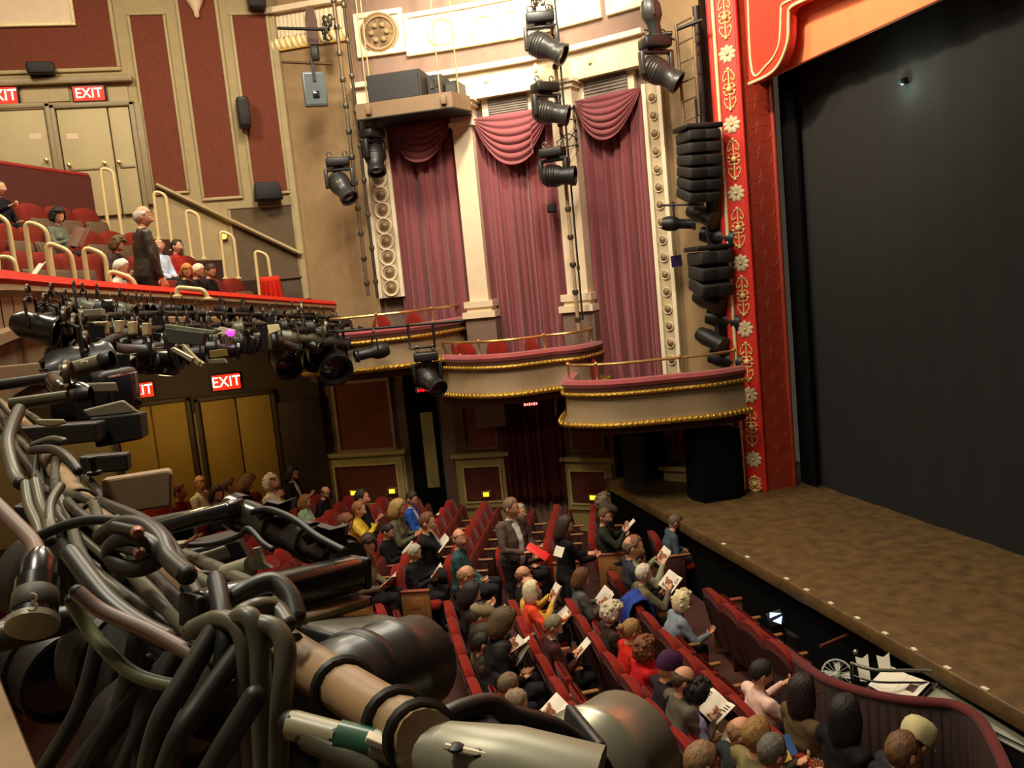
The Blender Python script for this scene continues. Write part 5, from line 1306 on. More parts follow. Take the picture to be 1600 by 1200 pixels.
def person(loc, rz, pose, label, top, bottom=(36, 34, 38), hair=None, hc=(60, 42, 30), hy=0, dhp=0, bulk=1.0, fem=False, scale=1.0, shirt=None, skin=None, cap=None, cap_c=None, group='audience in the stalls', seed=0):
    me, hM, mid, hcn = body(pose, hy, dhp, bulk, fem)
    o = bpy.data.objects.new('person', me); COL.objects.link(o); o.location = loc; o.rotation_euler = (0, 0, rz); o.scale = (scale,) * 3
    tag(o, label, 'person', group)
    mt = {0: skin or m_skin, 1: cloth(top) if isinstance(top, tuple) else top, 2: cloth(bottom), 4: cloth(shirt) if shirt else (cloth(top) if isinstance(top, tuple) else top)}
    for i, m_ in mt.items(): o.material_slots[i].link = 'OBJECT'; o.material_slots[i].material = m_
    if hair and hair != 'bald':
        k = (hair, seed % 3, hc)
        if k not in HAIRMESH: ob = hair_mb(hair, seed % 3).build('hair', hair_mat(hc), None, angle=180); HAIRMESH[k] = ob.data; bpy.data.objects.remove(ob)
        h = bpy.data.objects.new('hair', HAIRMESH[k]); COL.objects.link(h); h.parent = o; h.matrix_local = hM
    if cap:
        k = ('cap', cap, cap_c)
        if k not in HAIRMESH: ob = cap_mb(cap).build('cap', cloth(cap_c), None, angle=60); HAIRMESH[k] = ob.data; bpy.data.objects.remove(ob)
        h = bpy.data.objects.new('cap', HAIRMESH[k]); COL.objects.link(h); h.parent = o; h.matrix_local = hM
    return o, mid, hcn
PAPER = mat('programme paper', (236, 228, 208), 0.6, var=0.03); PRINT = mat('programme print', (90, 78, 70), 0.6, var=.3, scale=40)
BOOK = {}
def book_meshes(open_a):
    if open_a in BOOK: return BOOK[open_a]
    r = []
    for sg in (-1, 1):
        b = MB(); f = rotz(0) @ roty(-sg * R(open_a)); rows = []
        for i in range(5): t = i / 4; rows.append([f @ V((sg * .14 * t, y, .010 * math.sin(t * 3.1))) for y in (-.11, .11)])
        b.grid(rows); n0 = len(b.v); b.add([V(v) + V((0, 0, -.004)) for v in b.v], [tuple(i for i in fc) for fc in [(0, 1, 3, 2), (2, 3, 5, 4), (4, 5, 7, 6), (6, 7, 9, 8)]]); ob = b.build('page', PAPER, None); r.append(ob.data); bpy.data.objects.remove(ob)
    b = MB()
    for y in (.07, .045, .02): b.box(roty(R(-open_a)) @ V((.07, y, .0135)), (.085, .010, .001), roty(R(-open_a)))
    b.box(roty(R(-open_a)) @ V((.07, -.045, .0135)), (.075, .07, .001), roty(R(-open_a))); ob = b.build('printed_panel', PRINT, None); r.append(ob.data); bpy.data.objects.remove(ob)
    BOOK[open_a] = r; return r
def programme(loc, rz, tilt, label, open_a=12, prints=True, roll=0.0, s=1.0):
    e = tag(empty('programme', loc), label, 'programme', 'programmes held by the audience'); e.rotation_mode = 'XYZ'; e.matrix_world = Matrix.Translation(loc) @ Matrix.Rotation(rz, 4, 'Z') @ Matrix.Rotation(tilt, 4, 'X') @ Matrix.Rotation(roll, 4, 'Y') @ Matrix.Scale(s, 4)
    ms = book_meshes(open_a)
    for nm, d in (('page', ms[0]), ('page', ms[1]), ('printed_panel', ms[2])):
        if nm == 'printed_panel' and not prints: continue
        o = bpy.data.objects.new(nm, d); COL.objects.link(o); o.parent = e
    return e
# where the seats are: every row as a list of candidates along it
def row_candidates():
    out = []
    for k in range(5):
        x = near_end[k] - (2.3 if k >= 3 else .1)
        while x < (-1.0): y = near_y(k, x); out.append((V((x, y, floorZ(y + .1))), math.atan(0.036 * (x + 7)), ('near', k))); x += .02
    for k in range(-9, 6):
        for i in range(340):
            p = far_start(k) + FARD * (0.02 * i); out.append((V((p.x, p.y, floorZ(p.y))), -FANG, ('far', k)))
    return out
CAND = row_candidates()
seat_objs = [o for o in COL.objects if o.parent is None and o.get('category') == 'seat']
SEATKD = kdtree.KDTree(len(seat_objs))
for i, o in enumerate(seat_objs): SEATKD.insert(o.location, i)
SEATKD.balance()
USED_SEATS = set()
def unfold(loc, rz=0.0, label=None):
    co, i, d = SEATKD.find(loc)
    if label and d > .42:
        n = copy_tree(next(o for o in seat_objs if o['group'] == 'stalls seats, near block' and len(o.children) == 5)); n.location = loc; n.rotation_euler = (0, 0, rz)
        tag(n, 'red velvet seat under the ' + ' '.join(label.split()[:11]), 'seat', 'stalls seats at the row ends')
        for ch in n.children:
            if ch.name.startswith('seat'): ch.data = seat_down
    elif d < .45:
        for ch in seat_objs[i].children:
            if ch.name.startswith('seat'): ch.data = seat_down if 'balcony' not in seat_objs[i]['label'] else seat_down_b
def seat_at(px, py, pose='read', hpy=0, kind=None, hy=0, dhp=0, bulk=1.0, fem=False):
    """the seat whose sitter's head lands on the pixel"""
    hcn = body(pose, hy, dhp, bulk, fem)[3]; best = None
    for loc, rz, tagk in CAND:
        if kind and tagk != kind: continue
        h = V(loc) + rotz(rz) @ V(hcn); d = V(h) - CAM; z = d.dot(FW)
        if z < 1: continue
        qx = 800 + F_PX * d.dot(RT) / z
        if abs(qx - px) > 60: continue
        qy = 600 - F_PX * d.dot(UP) / z; e = abs(qx - px) * 2.2 + abs(qy - py)
        if best is None or e < best[0]: best = (e, loc, rz, tagk, qy - py, z, h.z - loc.z)
    if best is None: return seat_at(px, py, pose, 0, None, hy, dhp, bulk, fem)
    e, loc, rz, tk, dy, z, hh = best; extra = dy * z / F_PX / 0.93; sc = min(1.12, max(.90, (hh + extra) / hh))
    return loc, rz, tk, sc
NEARG = 'audience in the near block'; FARG = 'audience in the far block'
def sit(px, py, pose, label, book=None, kind=None, turn=0.0, seed=None, **kw):
    kw['bulk'] = round(kw.get('bulk', 1.0) + .16, 2)
    bk = {x: kw[x] for x in ('hy', 'dhp', 'bulk', 'fem') if x in kw}
    loc, rz, tk, sc = seat_at(px, py, pose, kind=kind, **bk); unfold(loc, rz, label)
    sd = seed if seed is not None else int(px * 7 + py)
    o, mid, hcn = person(loc, rz + R(turn), pose, label, scale=sc, group=None, seed=sd, **kw)
    if book:
        m = V(loc) + rotz(rz + R(turn)) @ (V(mid) * sc) + rotz(rz + R(turn)) @ V((0, .10, .035)); rnd = random.Random(sd)
        programme(m, rz + R(turn) + rnd.uniform(-.35, .35), R(rnd.uniform(28, 60)), book, open_a=rnd.choice((6, 14, 24)), prints=rnd.random() < .55, roll=rnd.uniform(-.25, .25), s=1.1)
    return o
BK = (24, 22, 22); GR = (200, 194, 184); BLD = None
white = (216, 208, 190); brown = (70, 44, 28); dark = (30, 22, 18); grey = (150, 140, 124); blond = (176, 138, 84)
# far block, back rows by the ochre doors
sit(282, 768, 'lap', 'woman with red brown hair at the wall, half hidden by the rig', top=(120, 40, 30), hair='short', hc=(96, 40, 24), fem=True)
sit(313, 757, 'lap', 'bald man in a white shirt before the ochre doors', top=(226, 222, 208), hair='fringe', hc=(150, 130, 110), hy=-40)
sit(338, 750, 'read', 'woman with dark bob and dark top beside the bald man in white', top=(40, 30, 34), hair='bob', hc=(52, 26, 20), fem=True, hy=-35)
sit(360, 752, 'lap', 'person in a blue shirt with a red scarf before the doors', top=(80, 100, 140), shirt=(190, 40, 40), hair='short', hc=(90, 60, 40), hy=20)
sit(384, 738, 'low', 'person in a broad black coat with long brown hair before the doors', top=(20, 18, 18), hair='long', hc=(112, 76, 44), bulk=1.2, fem=True, turn=25)
sit(424, 744, 'lap', 'white-haired woman in a cream sweater before the doors', top=(232, 222, 190), hair='curly', hc=(230, 218, 190), fem=True, hy=-30)
sit(457, 736, 'read', 'woman in a black jacket with white lapels reading by the door edge', top=BK, shirt=white, hair='bob', hc=dark, fem=True, hy=-20)
sit(437, 771, 'lap', 'dark-haired woman with a yellow scarf behind the pipe clamp', top=(236, 190, 40), hair='short', hc=dark, fem=True, hy=-50)
sit(477, 786, 'read', 'woman with fair brown hair in a pale mint sweater', top=(170, 200, 160), hair='bob', hc=(150, 104, 58), fem=True, book='programme held by the woman in the mint sweater')
sit(509, 772, 'low', 'balding man in a black coat in front of the maroon dado', top=BK, hair='fringe', hc=(60, 44, 36), hy=-30)
sit(537, 808, 'low', 'brown-haired person in a white top beside the rig clamp', top=(224, 214, 184), hair='short', hc=(120, 74, 40), fem=True)
sit(561, 797, 'readhi', 'woman in a bright yellow top reading', top=(222, 190, 62), hair='neat', hc=(150, 96, 60), fem=True, book='programme held by the woman in the yellow top')
sit(566, 780, 'lap', 'dark-haired person behind the woman in yellow', top=BK, hair='short', hc=dark)
sit(574, 842, 'low', 'woman with dark bob in a grey patterned jacket facing the rig', top=(110, 98, 78), hair='bob', hc=(48, 28, 20), fem=True, hy=-70, book='pale programme on the lap of the woman in the grey jacket')
sit(606, 832, 'read', 'dark-haired person in a black coat beside the patterned jacket', top=(20, 18, 20), hair='short', hc=(26, 20, 18), bulk=1.1, hy=-15, book='programme held by the dark-haired person in the black coat')
sit(621, 795, 'read', 'blonde woman in a grey green cardigan seen from behind', top=(94, 92, 70), hair='bob', hc=(170, 136, 84), fem=True)
sit(643, 780, 'read', 'dark-haired boy in a bright blue jacket', top=(40, 84, 170), shirt=(220, 220, 220), hair='short', hc=(40, 28, 22), hy=-25, book='programme held by the boy in blue')
sit(667, 814, 'chin', 'man with brown hair and black jumper resting a hand at his chin', top=BK, hair='short', hc=(104, 62, 40), shirt=(150, 150, 170), hy=-10, book='open programme on the knees of the man in the black jumper')
sit(718, 843, 'lap', 'balding man in a dark teal shirt looking across the aisle', top=(52, 82, 84), hair='fringe', hc=(110, 84, 60), hy=-45, bulk=1.1, dhp=-4)
sit(834, 801, 'lap', 'grey-haired man in a dark olive jacket behind the standing man', top=(60, 56, 44), hair='short', hc=(170, 164, 150), hy=-35)
sit(819, 829, 'talk', 'woman with fair hair half hidden behind the standing man', top=(90, 70, 60), hair='neat', hc=(150, 120, 80), fem=True, hy=-40)
sit(905, 808, 'readhi', 'man with brown hair in a dark green jacket reading near the pit', top=(44, 46, 36), hair='short', hc=(96, 66, 40), hy=-30, book='programme held by the man in the dark green jacket', kind=('far', 4))
sit(922, 800, 'read', 'person in a dark grey cap beside the reading man in green', top=(30, 28, 26), hair='short', hc=(60, 54, 46), cap='flat', cap_c=(62, 58, 50))
sit(971, 786, 'lap', 'person with grey brown hair in a broad black coat by the pit wall', top=(22, 20, 18), hair='volume', hc=(110, 92, 66), bulk=1.2, fem=True, turn=15, kind=('far', 4))
sit(988, 814, 'lap', 'bald man behind the man in the sage sweater', top=(50, 50, 60), hair='fringe', hc=(110, 90, 70), hy=-10)
sit(990, 836, 'readhi', 'man in a sage green sweater reading at the pit end', top=(136, 138, 108), hair='short', hc=(130, 84, 60), hy=-25, book='large white programme held by the man in the sage sweater', bulk=1.05, kind=('near', 3))
sit(1036, 868, 'low', 'person with grey brown hair in a slate blue coat by the stage wall', top=(70, 82, 90), hair='short', hc=(100, 86, 66), bulk=1.1, kind=('near', 4))
sit(998, 872, 'low', 'dark-haired person in front of the white-haired reader', top=BK, hair='short', hc=(50, 34, 24), shirt=white)
# near block
sit(1006, 897, 'readhi', 'white-haired person in an olive jumper reading a picture programme', top=(104, 96, 74), hair='short', hc=(214, 202, 178), bulk=1.1, book='picture programme held by the white-haired person in the olive jumper', kind=('near', 3))
sit(722, 901, 'read', 'bald man in black in the row nearest the aisle carpet', top=BK, hair='fringe', hc=(150, 110, 80), shirt=white, bulk=1.05)
sit(716, 928, 'read', 'dark-haired woman with an orange striped scarf', top=(30, 24, 22), shirt=(200, 90, 40), hair='bob', hc=(34, 24, 20), fem=True, book='folded leaflet held by the woman with the striped scarf')
sit(783, 951, 'low', 'person with olive brown hair in black in the row behind the white scarf', top=BK, hair='bob', hc=(84, 66, 38), fem=True)
sit(808, 900, 'lap', 'bald man with a cream collar seated beyond the yellow shirt', top=(30, 26, 24), shirt=(220, 190, 120), hair='fringe', hc=(120, 80, 54))
sit(826, 918, 'readhi', 'man with a bald spot in a yellow shirt reading', top=(224, 180, 70), hair='fringe', hc=(80, 60, 44), book='small programme held by the man in the yellow shirt')
sit(832, 954, 'talk', 'woman with white blond hair in an orange red jacket', top=(226, 74, 40), hair='bob', hc=(226, 212, 170), fem=True, bulk=1.1, book='crumpled white programme held by the woman in orange red')
sit(865, 1002, 'read', 'woman with short ash hair in a dark plum jumper', top=(64, 28, 26), hair='neat', hc=(128, 116, 84), shirt=white, fem=True, bulk=1.2, hy=-20, book='white programme held by the woman in the plum jumper')
sit(733, 963, 'read', 'man in an olive flat cap', top=(30, 30, 26), hair='short', hc=(70, 56, 40), cap='flat', cap_c=(128, 114, 84))
sit(738, 993, 'readhi', 'dark-haired person in an olive coat below the flat cap', top=(48, 46, 34), hair='short', hc=(52, 42, 26), book='white programme held below the man in the flat cap')
sit(750, 1028, 'readhi', 'brown-haired person with a wide cream collar', top=(226, 206, 160), hair='short', hc=(96, 62, 34), hy=-15, book='white ribbed programme held by the person with the cream collar')
sit(786, 1050, 'low', 'black-haired person in black next to the cream collar', top=BK, hair='short', hc=(24, 20, 18))
sit(794, 1072, 'read', 'person with smooth brown grey hair in front of the black-haired one', top=(120, 40, 26), hair='short', hc=(112, 92, 66))
sit(806, 1098, 'readhi', 'grey-haired man bent over a printed programme above the black lens hood', top=(34, 30, 28), hair='short', hc=(142, 122, 94), dhp=16, hy=-25, book='big printed programme held by the grey-haired man above the lens hood')
sit(728, 1085, 'lap', 'dark-haired person behind the black lamp at the bottom', top=(60, 40, 30), hair='short', hc=(36, 28, 22))
sit(648, 985, 'read', 'person with pale hair in a black coat behind the rig', top=(22, 22, 24), hair='neat', hc=(170, 170, 150), bulk=1.2, book='two white programme leaves held behind the rig')
sit(690, 1078, 'lap', 'person in a moss green fringed scarf behind the rig', top=(96, 100, 50), hair='bob', hc=(30, 26, 22), fem=True)
sit(900, 911, 'read', 'person with long brown hair and grey sweater in the middle rows', top=(92, 88, 82), hair='bob', hc=(96, 58, 32), bulk=1.1, fem=True, book='white programme held by the person with the grey sweater')
sit(956, 958, 'read', 'person with fluffy white hair in a dark brown jacket', top=(50, 38, 32), hair='curly', hc=(206, 192, 164), hy=-10, bulk=1.15)
sit(988, 986, 'chin', 'woman with fair tied hair in a red sweater', top=(196, 34, 22), hair='bun', hc=(150, 112, 60), fem=True)
sit(1009, 1022, 'chin', 'woman with curly auburn hair in a crimson top', top=(190, 26, 32), hair='volume', hc=(120, 70, 36), fem=True)
sit(1071, 961, 'reach', 'white-haired woman in a blue grey sweater leaning out with one hand', top=(128, 136, 148), hair='volume', hc=(222, 204, 156), fem=True, bulk=1.05, bottom=(30, 30, 34))
sit(1044, 1042, 'read', 'person in a purple knitted hat', top=(40, 30, 40), hair=None, cap='knit', cap_c=(64, 32, 62), book='cream programme held by the person in the purple hat')
sit(1067, 1064, 'read', 'man with thinning dark hair in a grey T-shirt', top=(92, 84, 72), hair='fringe', hc=(70, 52, 28), hy=-15, bulk=1.1, book='dark printed programme held by the man in the grey T-shirt')
sit(1092, 1112, 'low', 'black-haired woman in a purple floral blouse', top=mat('purple floral cloth', (70, 50, 100), .8, var=0, scale=90, rgb2=(190, 180, 210)), hair='curly', hc=(20, 16, 18), fem=True, book='white title programme held by the woman in the floral blouse')
sit(1157, 1146, 'read', 'bald man with bare scalp in the second row', top=(40, 44, 44), hair='fringe', hc=(150, 110, 80), hy=-25)
sit(1183, 1152, 'lap', 'fair-haired child beyond the bald man', top=(120, 110, 70), hair='short', hc=(150, 112, 60), hy=10)
sit(1207, 1178, 'readhi', 'grey-haired person holding up a yellow and blue card', top=(60, 54, 44), hair='short', hc=(96, 90, 78), bulk=1.05)
sit(1190, 1053, 'readhi', 'dark-haired man in a pale pink shirt', top=(226, 188, 172), hair='short', hc=(30, 22, 18), hy=-15, bulk=1.05, dhp=10)
sit(1256, 1082, 'lap', 'woman with long dark hair in an olive jacket', top=(88, 70, 44), hair='long', hc=(36, 20, 16), fem=True, hy=-10, kind=('near', 3))
sit(1322, 1105, 'lap', 'person in black with dark hair near the pit curve', top=(16, 16, 18), hair='long', hc=(20, 16, 16), bulk=1.1, kind=('near', 3))
sit(1411, 1122, 'lap', 'brown-haired person beyond the man in the khaki cap', top=(34, 32, 34), hair='short', hc=(110, 76, 44), kind=('near', 3))
sit(1424, 1150, 'low', 'man in a khaki cap and dark grey shirt', top=(48, 46, 48), hair='short', hc=(30, 24, 20), cap='soft', cap_c=(196, 186, 138), bulk=1.15, kind=('near', 3))
sit(1092, 1192, 'read', 'person with fair brown hair at the bottom edge', top=(70, 60, 50), hair='short', hc=(130, 100, 62))
sit(214, 1183, 'lap', 'person with brown hair in red at the bottom left under the rig', top=(170, 40, 30), hair='short', hc=(110, 70, 40), hy=-70)
# standing people
def stand_at(px, py, floorz, pose, label, book=None, turn=0.0, h=1.66, z=None, **kw):
    hcn = body(pose, kw.get('hy', 0), kw.get('dhp', 0), kw.get('bulk', 1.0), kw.get('fem', False))[3]
    if z is None: p = onZ(px, py, floorz + hcn.z)
    else: p = at(px, py, z)
    loc = V((p.x, p.y, p.z - hcn.z)); loc = loc - rotz(R(turn)) @ V((hcn.x, hcn.y, 0))
    return person(loc, R(turn), pose, label, group=None, seed=int(px), **kw), loc
stand_at(800, 807, 0.15, 'stand', 'standing man in a brown jacket over a white shirt in the aisle', turn=-58, top=(92, 76, 68), shirt=(226, 222, 220), hair='short', hc=(120, 96, 70), hy=10, bulk=1.25, scale=1.07, bottom=(40, 38, 42))
stand_at(883, 822, 0.05, 'standr', 'dark-haired woman in a black coat and purple scarf standing at the aisle', turn=10, top=(22, 20, 22), shirt=(96, 62, 110), hair='long', hc=(56, 34, 26), fem=True, hy=-40)
# red folder beside the standing man
p = at(840, 862, 10.95); e = tag(empty('folder', p), 'bright red folder held out beside the standing man', 'folder'); f = frame(cr * .8 - cf * .3)
b = MB(); b.box((0, 0, 0), (.12, .30, .014), f @ rotx(R(-32)) @ roty(R(35)), bev=.004); b.build('folder_cover', mat('bright red card', (226, 24, 16), .5), e); b = MB(); b.box((0, 0, -.012), (.10, .28, .008), f @ rotx(R(-32)) @ roty(R(35))); b.build('folder_pages', PAPER, e)
p = at(874, 862, 11.1); programme(p, .4, R(60), 'pale green programme in front of the red folder', 6, False, s=.6)
# card held up at the bottom right
p = onY(1237, 1168, near_y(2, -5.6) + .45); e = tag(empty('card', p), 'yellow and blue card held up by the grey-haired person at the bottom', 'card'); f = frame(CAM - p); b = MB(); b.box((-.04, 0, 0), (.075, .006, .15), f @ roty(R(25))); b.build('card_half', mat('blue card', (60, 100, 170), .5, .1), e); b = MB(); b.box(f @ roty(R(25)) @ V((.075, 0, .0)), (.08, .006, .15), f @ roty(R(25))); b.build('card_half', mat('yellow card', (230, 206, 80), .5, .1), e)
# blue coat draped behind the white-haired reader
so = min(seat_objs, key=lambda o: abs(proj(o.location + V((0, 0, .95)))[0] - 988) + abs(proj(o.location + V((0, 0, .95)))[1] - 935))
e = tag(empty('draped_coat', so.location, so.rotation_euler[2]), 'royal blue coat hung over the seat back behind the white-haired reader', 'coat'); b = MB(); rows = []
prof = [(.12, .70), (.08, .86), (.03, .965), (-.04, 1.0), (-.13, .985), (-.20, .92), (-.215, .78), (-.20, .62), (-.19, .48)]
for j, (y, z) in enumerate(prof):
    rows.append([V(((s - .5) * (.40 + .08 * (j > 4)), y + (.025 * math.sin(s * 17 + j * .3) if j > 3 else 0) - .02 * (j > 3), z + .03 * math.sin(s * 6 + j))) for s in [i / 16 for i in range(17)]])
b.grid(rows); o = b.build('coat_folds', cloth((44, 64, 150)), e); o.modifiers.new('thick', 'SOLIDIFY').thickness = .02
# balcony people
def bal_sit(px, py, k, pose, label, turn=0.0, book=None, **kw):
    bk = {x: kw[x] for x in ('hy', 'dhp', 'bulk', 'fem') if x in kw}; hcn = body(pose, **{**dict(hy=0, dhp=0, bulk=1.0, fem=False), **bk})[3]; best = None
    for i in range(700):
        x = -16.2 + i * .02; loc = V((x, tierY(x, k + 1) + .16, 4.55 + RISE * k)); h = loc + V((hcn.x, hcn.y, hcn.z)); q = proj(h); e = abs(q[0] - px)
        if q[2] > 1 and (best is None or e < best[0]): best = (e, loc, q[1] - py, q[2])
    e, loc, dy, z = best; unfold(loc); sc = min(1.1, max(.86, 1 + dy * z / F_PX / 1.2)); rz = math.atan(2 * .0338 * (loc.x + 8)) + R(turn)
    o, mid, _ = person(loc, rz, pose, label, scale=sc, group=None, seed=int(px), **kw)
    if book: programme(loc + rotz(rz) @ (V(mid) * sc + V((0, .1, .03))), rz, R(55), book, 10, False, s=1.35)
    return o
bal_sit(93, 368, 2, 'read', 'woman with dark curly hair in a grey green top reading on the balcony', top=(96, 100, 84), hair='curly', hc=(26, 20, 18), fem=True, hy=-20, book='broad grey white programme held by the woman reading on the balcony')
bal_sit(251, 405, 1, 'lap', 'old man with white hair and a pale blue shirt on the balcony', top=(186, 200, 222), hair='fringe', hc=(226, 220, 210), hy=-50, turn=-10)
bal_sit(277, 410, 1, 'lap', 'dark-haired person in red behind the old man on the balcony', top=(160, 36, 28), hair='short', hc=(28, 22, 20))
bal_sit(297, 440, 0, 'low', 'child with ginger hair behind the red balcony rail', top=(36, 30, 30), hair='bob', hc=(190, 126, 62), hy=-60, fem=True)
bal_sit(314, 441, 0, 'low', 'white-haired person in dark clothes behind the red balcony rail', top=(30, 28, 28), hair='short', hc=(222, 206, 178))
bal_sit(334, 446, 0, 'low', 'man with dark hair and black coat rightmost on the balcony', top=(20, 20, 24), hair='short', hc=(60, 38, 24), hy=-30)
bal_sit(190, 398, 1, 'low', 'person with thick brown hair left of the standing man', top=(60, 50, 44), hair='volume', hc=(96, 68, 36), fem=True)
bal_sit(193, 420, 0, 'low', 'white-haired person in a cream jumper bent forward at the rail', top=(236, 226, 200), hair='neat', hc=(220, 214, 196), fem=True)
bal_sit(2, 318, 3, 'talk', 'person in black at the left edge of the balcony', top=(18, 18, 20), hair='short', hc=(40, 28, 22))
stand_at(225, 352, 0, 'standb', 'bald man in a long brown leather coat standing on the balcony', z=11.3, turn=22, top=mat('brown leather', (50, 42, 32), .45, var=.2, coat=.1), bottom=(48, 40, 30), hair='fringe', hc=(200, 190, 176), bulk=1.25, scale=1.06, hy=-25, dhp=10)
programme(onX(60, 425, -10.6), .5, R(50), 'white programme resting near the left handrails on the balcony', 10, False)
# ------------------------------------------------------------------ lighting rig on the balcony front
m_bpipe = mat('tan scaffold pipe', (150, 120, 86), 0.45, var=0.14, scale=9, bump=0.05)
m_rubber_l = mat('grey rubber cable', (86, 82, 64), 0.4, var=0.16, scale=14); m_rubber_d = mat('dark rubber cable', (48, 45, 38), 0.42, var=0.15, scale=14)
m_gloss = mat('gloss black arm', (34, 33, 28), 0.26, var=0.12, coat=.5); m_greyplate = mat('grey metal plate', (122, 114, 92), 0.45, .2, var=.12)
m_brownbox = mat('brown metal box', (150, 118, 86), 0.6, var=.08); m_silver = mat('pale grey casting', (140, 136, 114), .4, .2, var=.1)
def cab(pts, r, label, m=None, group=None, nm='cable', n=8):
    P = [at(*p) for p in pts]; e = tag(empty(nm, P[0]), label, 'cable', group); b = MB(); b.tube([q - P[0] for q in spline(P, 6)], r, n); b.build('cable_sheath', m or m_rubber_l, e)
    
    for q in (V((0, 0, 0)), P[-1] - P[0]): b = MB(); b.ball(q, r * .98, 8); b.build('cable_end', m_cable, e)
    return e
def bar(p0, p1, w, h, m, label, nm='lamp_bar', cat='bar', bev=.012, extra=None):
    a, c = at(*p0), at(*p1); mid = (a + c) / 2; e = tag(empty(nm, mid), label, cat); f = frame(c - a); b = MB(); b.box((0, 0, 0), (w, (c - a).length, h), f, bev=bev); b.build('bar_body', m, e)
    for sg in (-1, 1): b = MB(); b.box(f @ V((0, sg * (c - a).length * .5, 0)), (w * .9, .012, h * .9), f, bev=.004); b.build('end_cap', m_cable, e)
    return e, f
PIPE = [(665, 1156, .80), (640, 1140, .84), (470, 1032, 1.05), (300, 915, 1.38), (160, 815, 1.80), (120, 776, 2.1), (84, 728, 2.6), (40, 668, 3.4), (-40, 600, 5.0)]
PP = [at(*p) for p in PIPE]
e = tag(empty('lighting_pipe', PP[2]), 'thick tan lighting pipe running along the balcony front, wrapped in cables', 'pipe'); b = MB(); b.tube([p - PP[2] for p in spline(PP, 8)], .0275, 14); b.build('pipe_tube', m_bpipe, e)
def on_pipe(t):
    P = spline(PP, 8); i = min(int(t * (len(P) - 1)), len(P) - 2); return P[i], (P[i + 1] - P[i]).normalized()
for t in (.10, .155, .21, .36, .47, .52, .60):       # tape and tie wraps round the pipe
    q, d = on_pipe(t); f = frame(d); b = MB(); pts = [q - PP[2] + f @ V((.031 * math.cos(a), .012 * math.sin(a * .5), .031 * math.sin(a))) for a in [6.2832 * k / 18 for k in range(19)]]; b.tube(pts, .0055, 6); b.build('tie_wrap', m_cable, e)
# bundle of rubber cables lying along the pipe
rnd = random.Random(5)
for k in range(13):
    off = [(rnd.uniform(-.02, .09), rnd.uniform(-.10, .05)) for _ in range(9)]; P = spline(PP[2:], 5); idx = [int(len(P) * t / 8 * .96) for t in range(9)]; pts = []
    for (ox, oz), i in zip(off, idx):
        d = (P[min(i + 1, len(P) - 1)] - P[i - 1 if i else 0]).normalized(); r_ = d.cross(V((0, 0, 1))).normalized(); a = 2.4 * k + i * .12; pts.append(P[i] + r_ * (.045 * math.cos(a) + ox * .6) * (-1) + V((0, 0, .038 * math.sin(a) + oz * .35)))
    e = tag(empty('cable', pts[0]), 'thick grey rubber cable in the bundle along the tan pipe', 'cable', 'rubber cables bundled along the tan pipe'); b = MB(); b.tube([q - pts[0] for q in spline(pts, 6)], rnd.choice((.009, .011, .012)), 8); b.build('cable_sheath', rnd.choice((m_rubber_l, m_rubber_d, m_rubber)), e)
LO = 'loop of rubber cable'
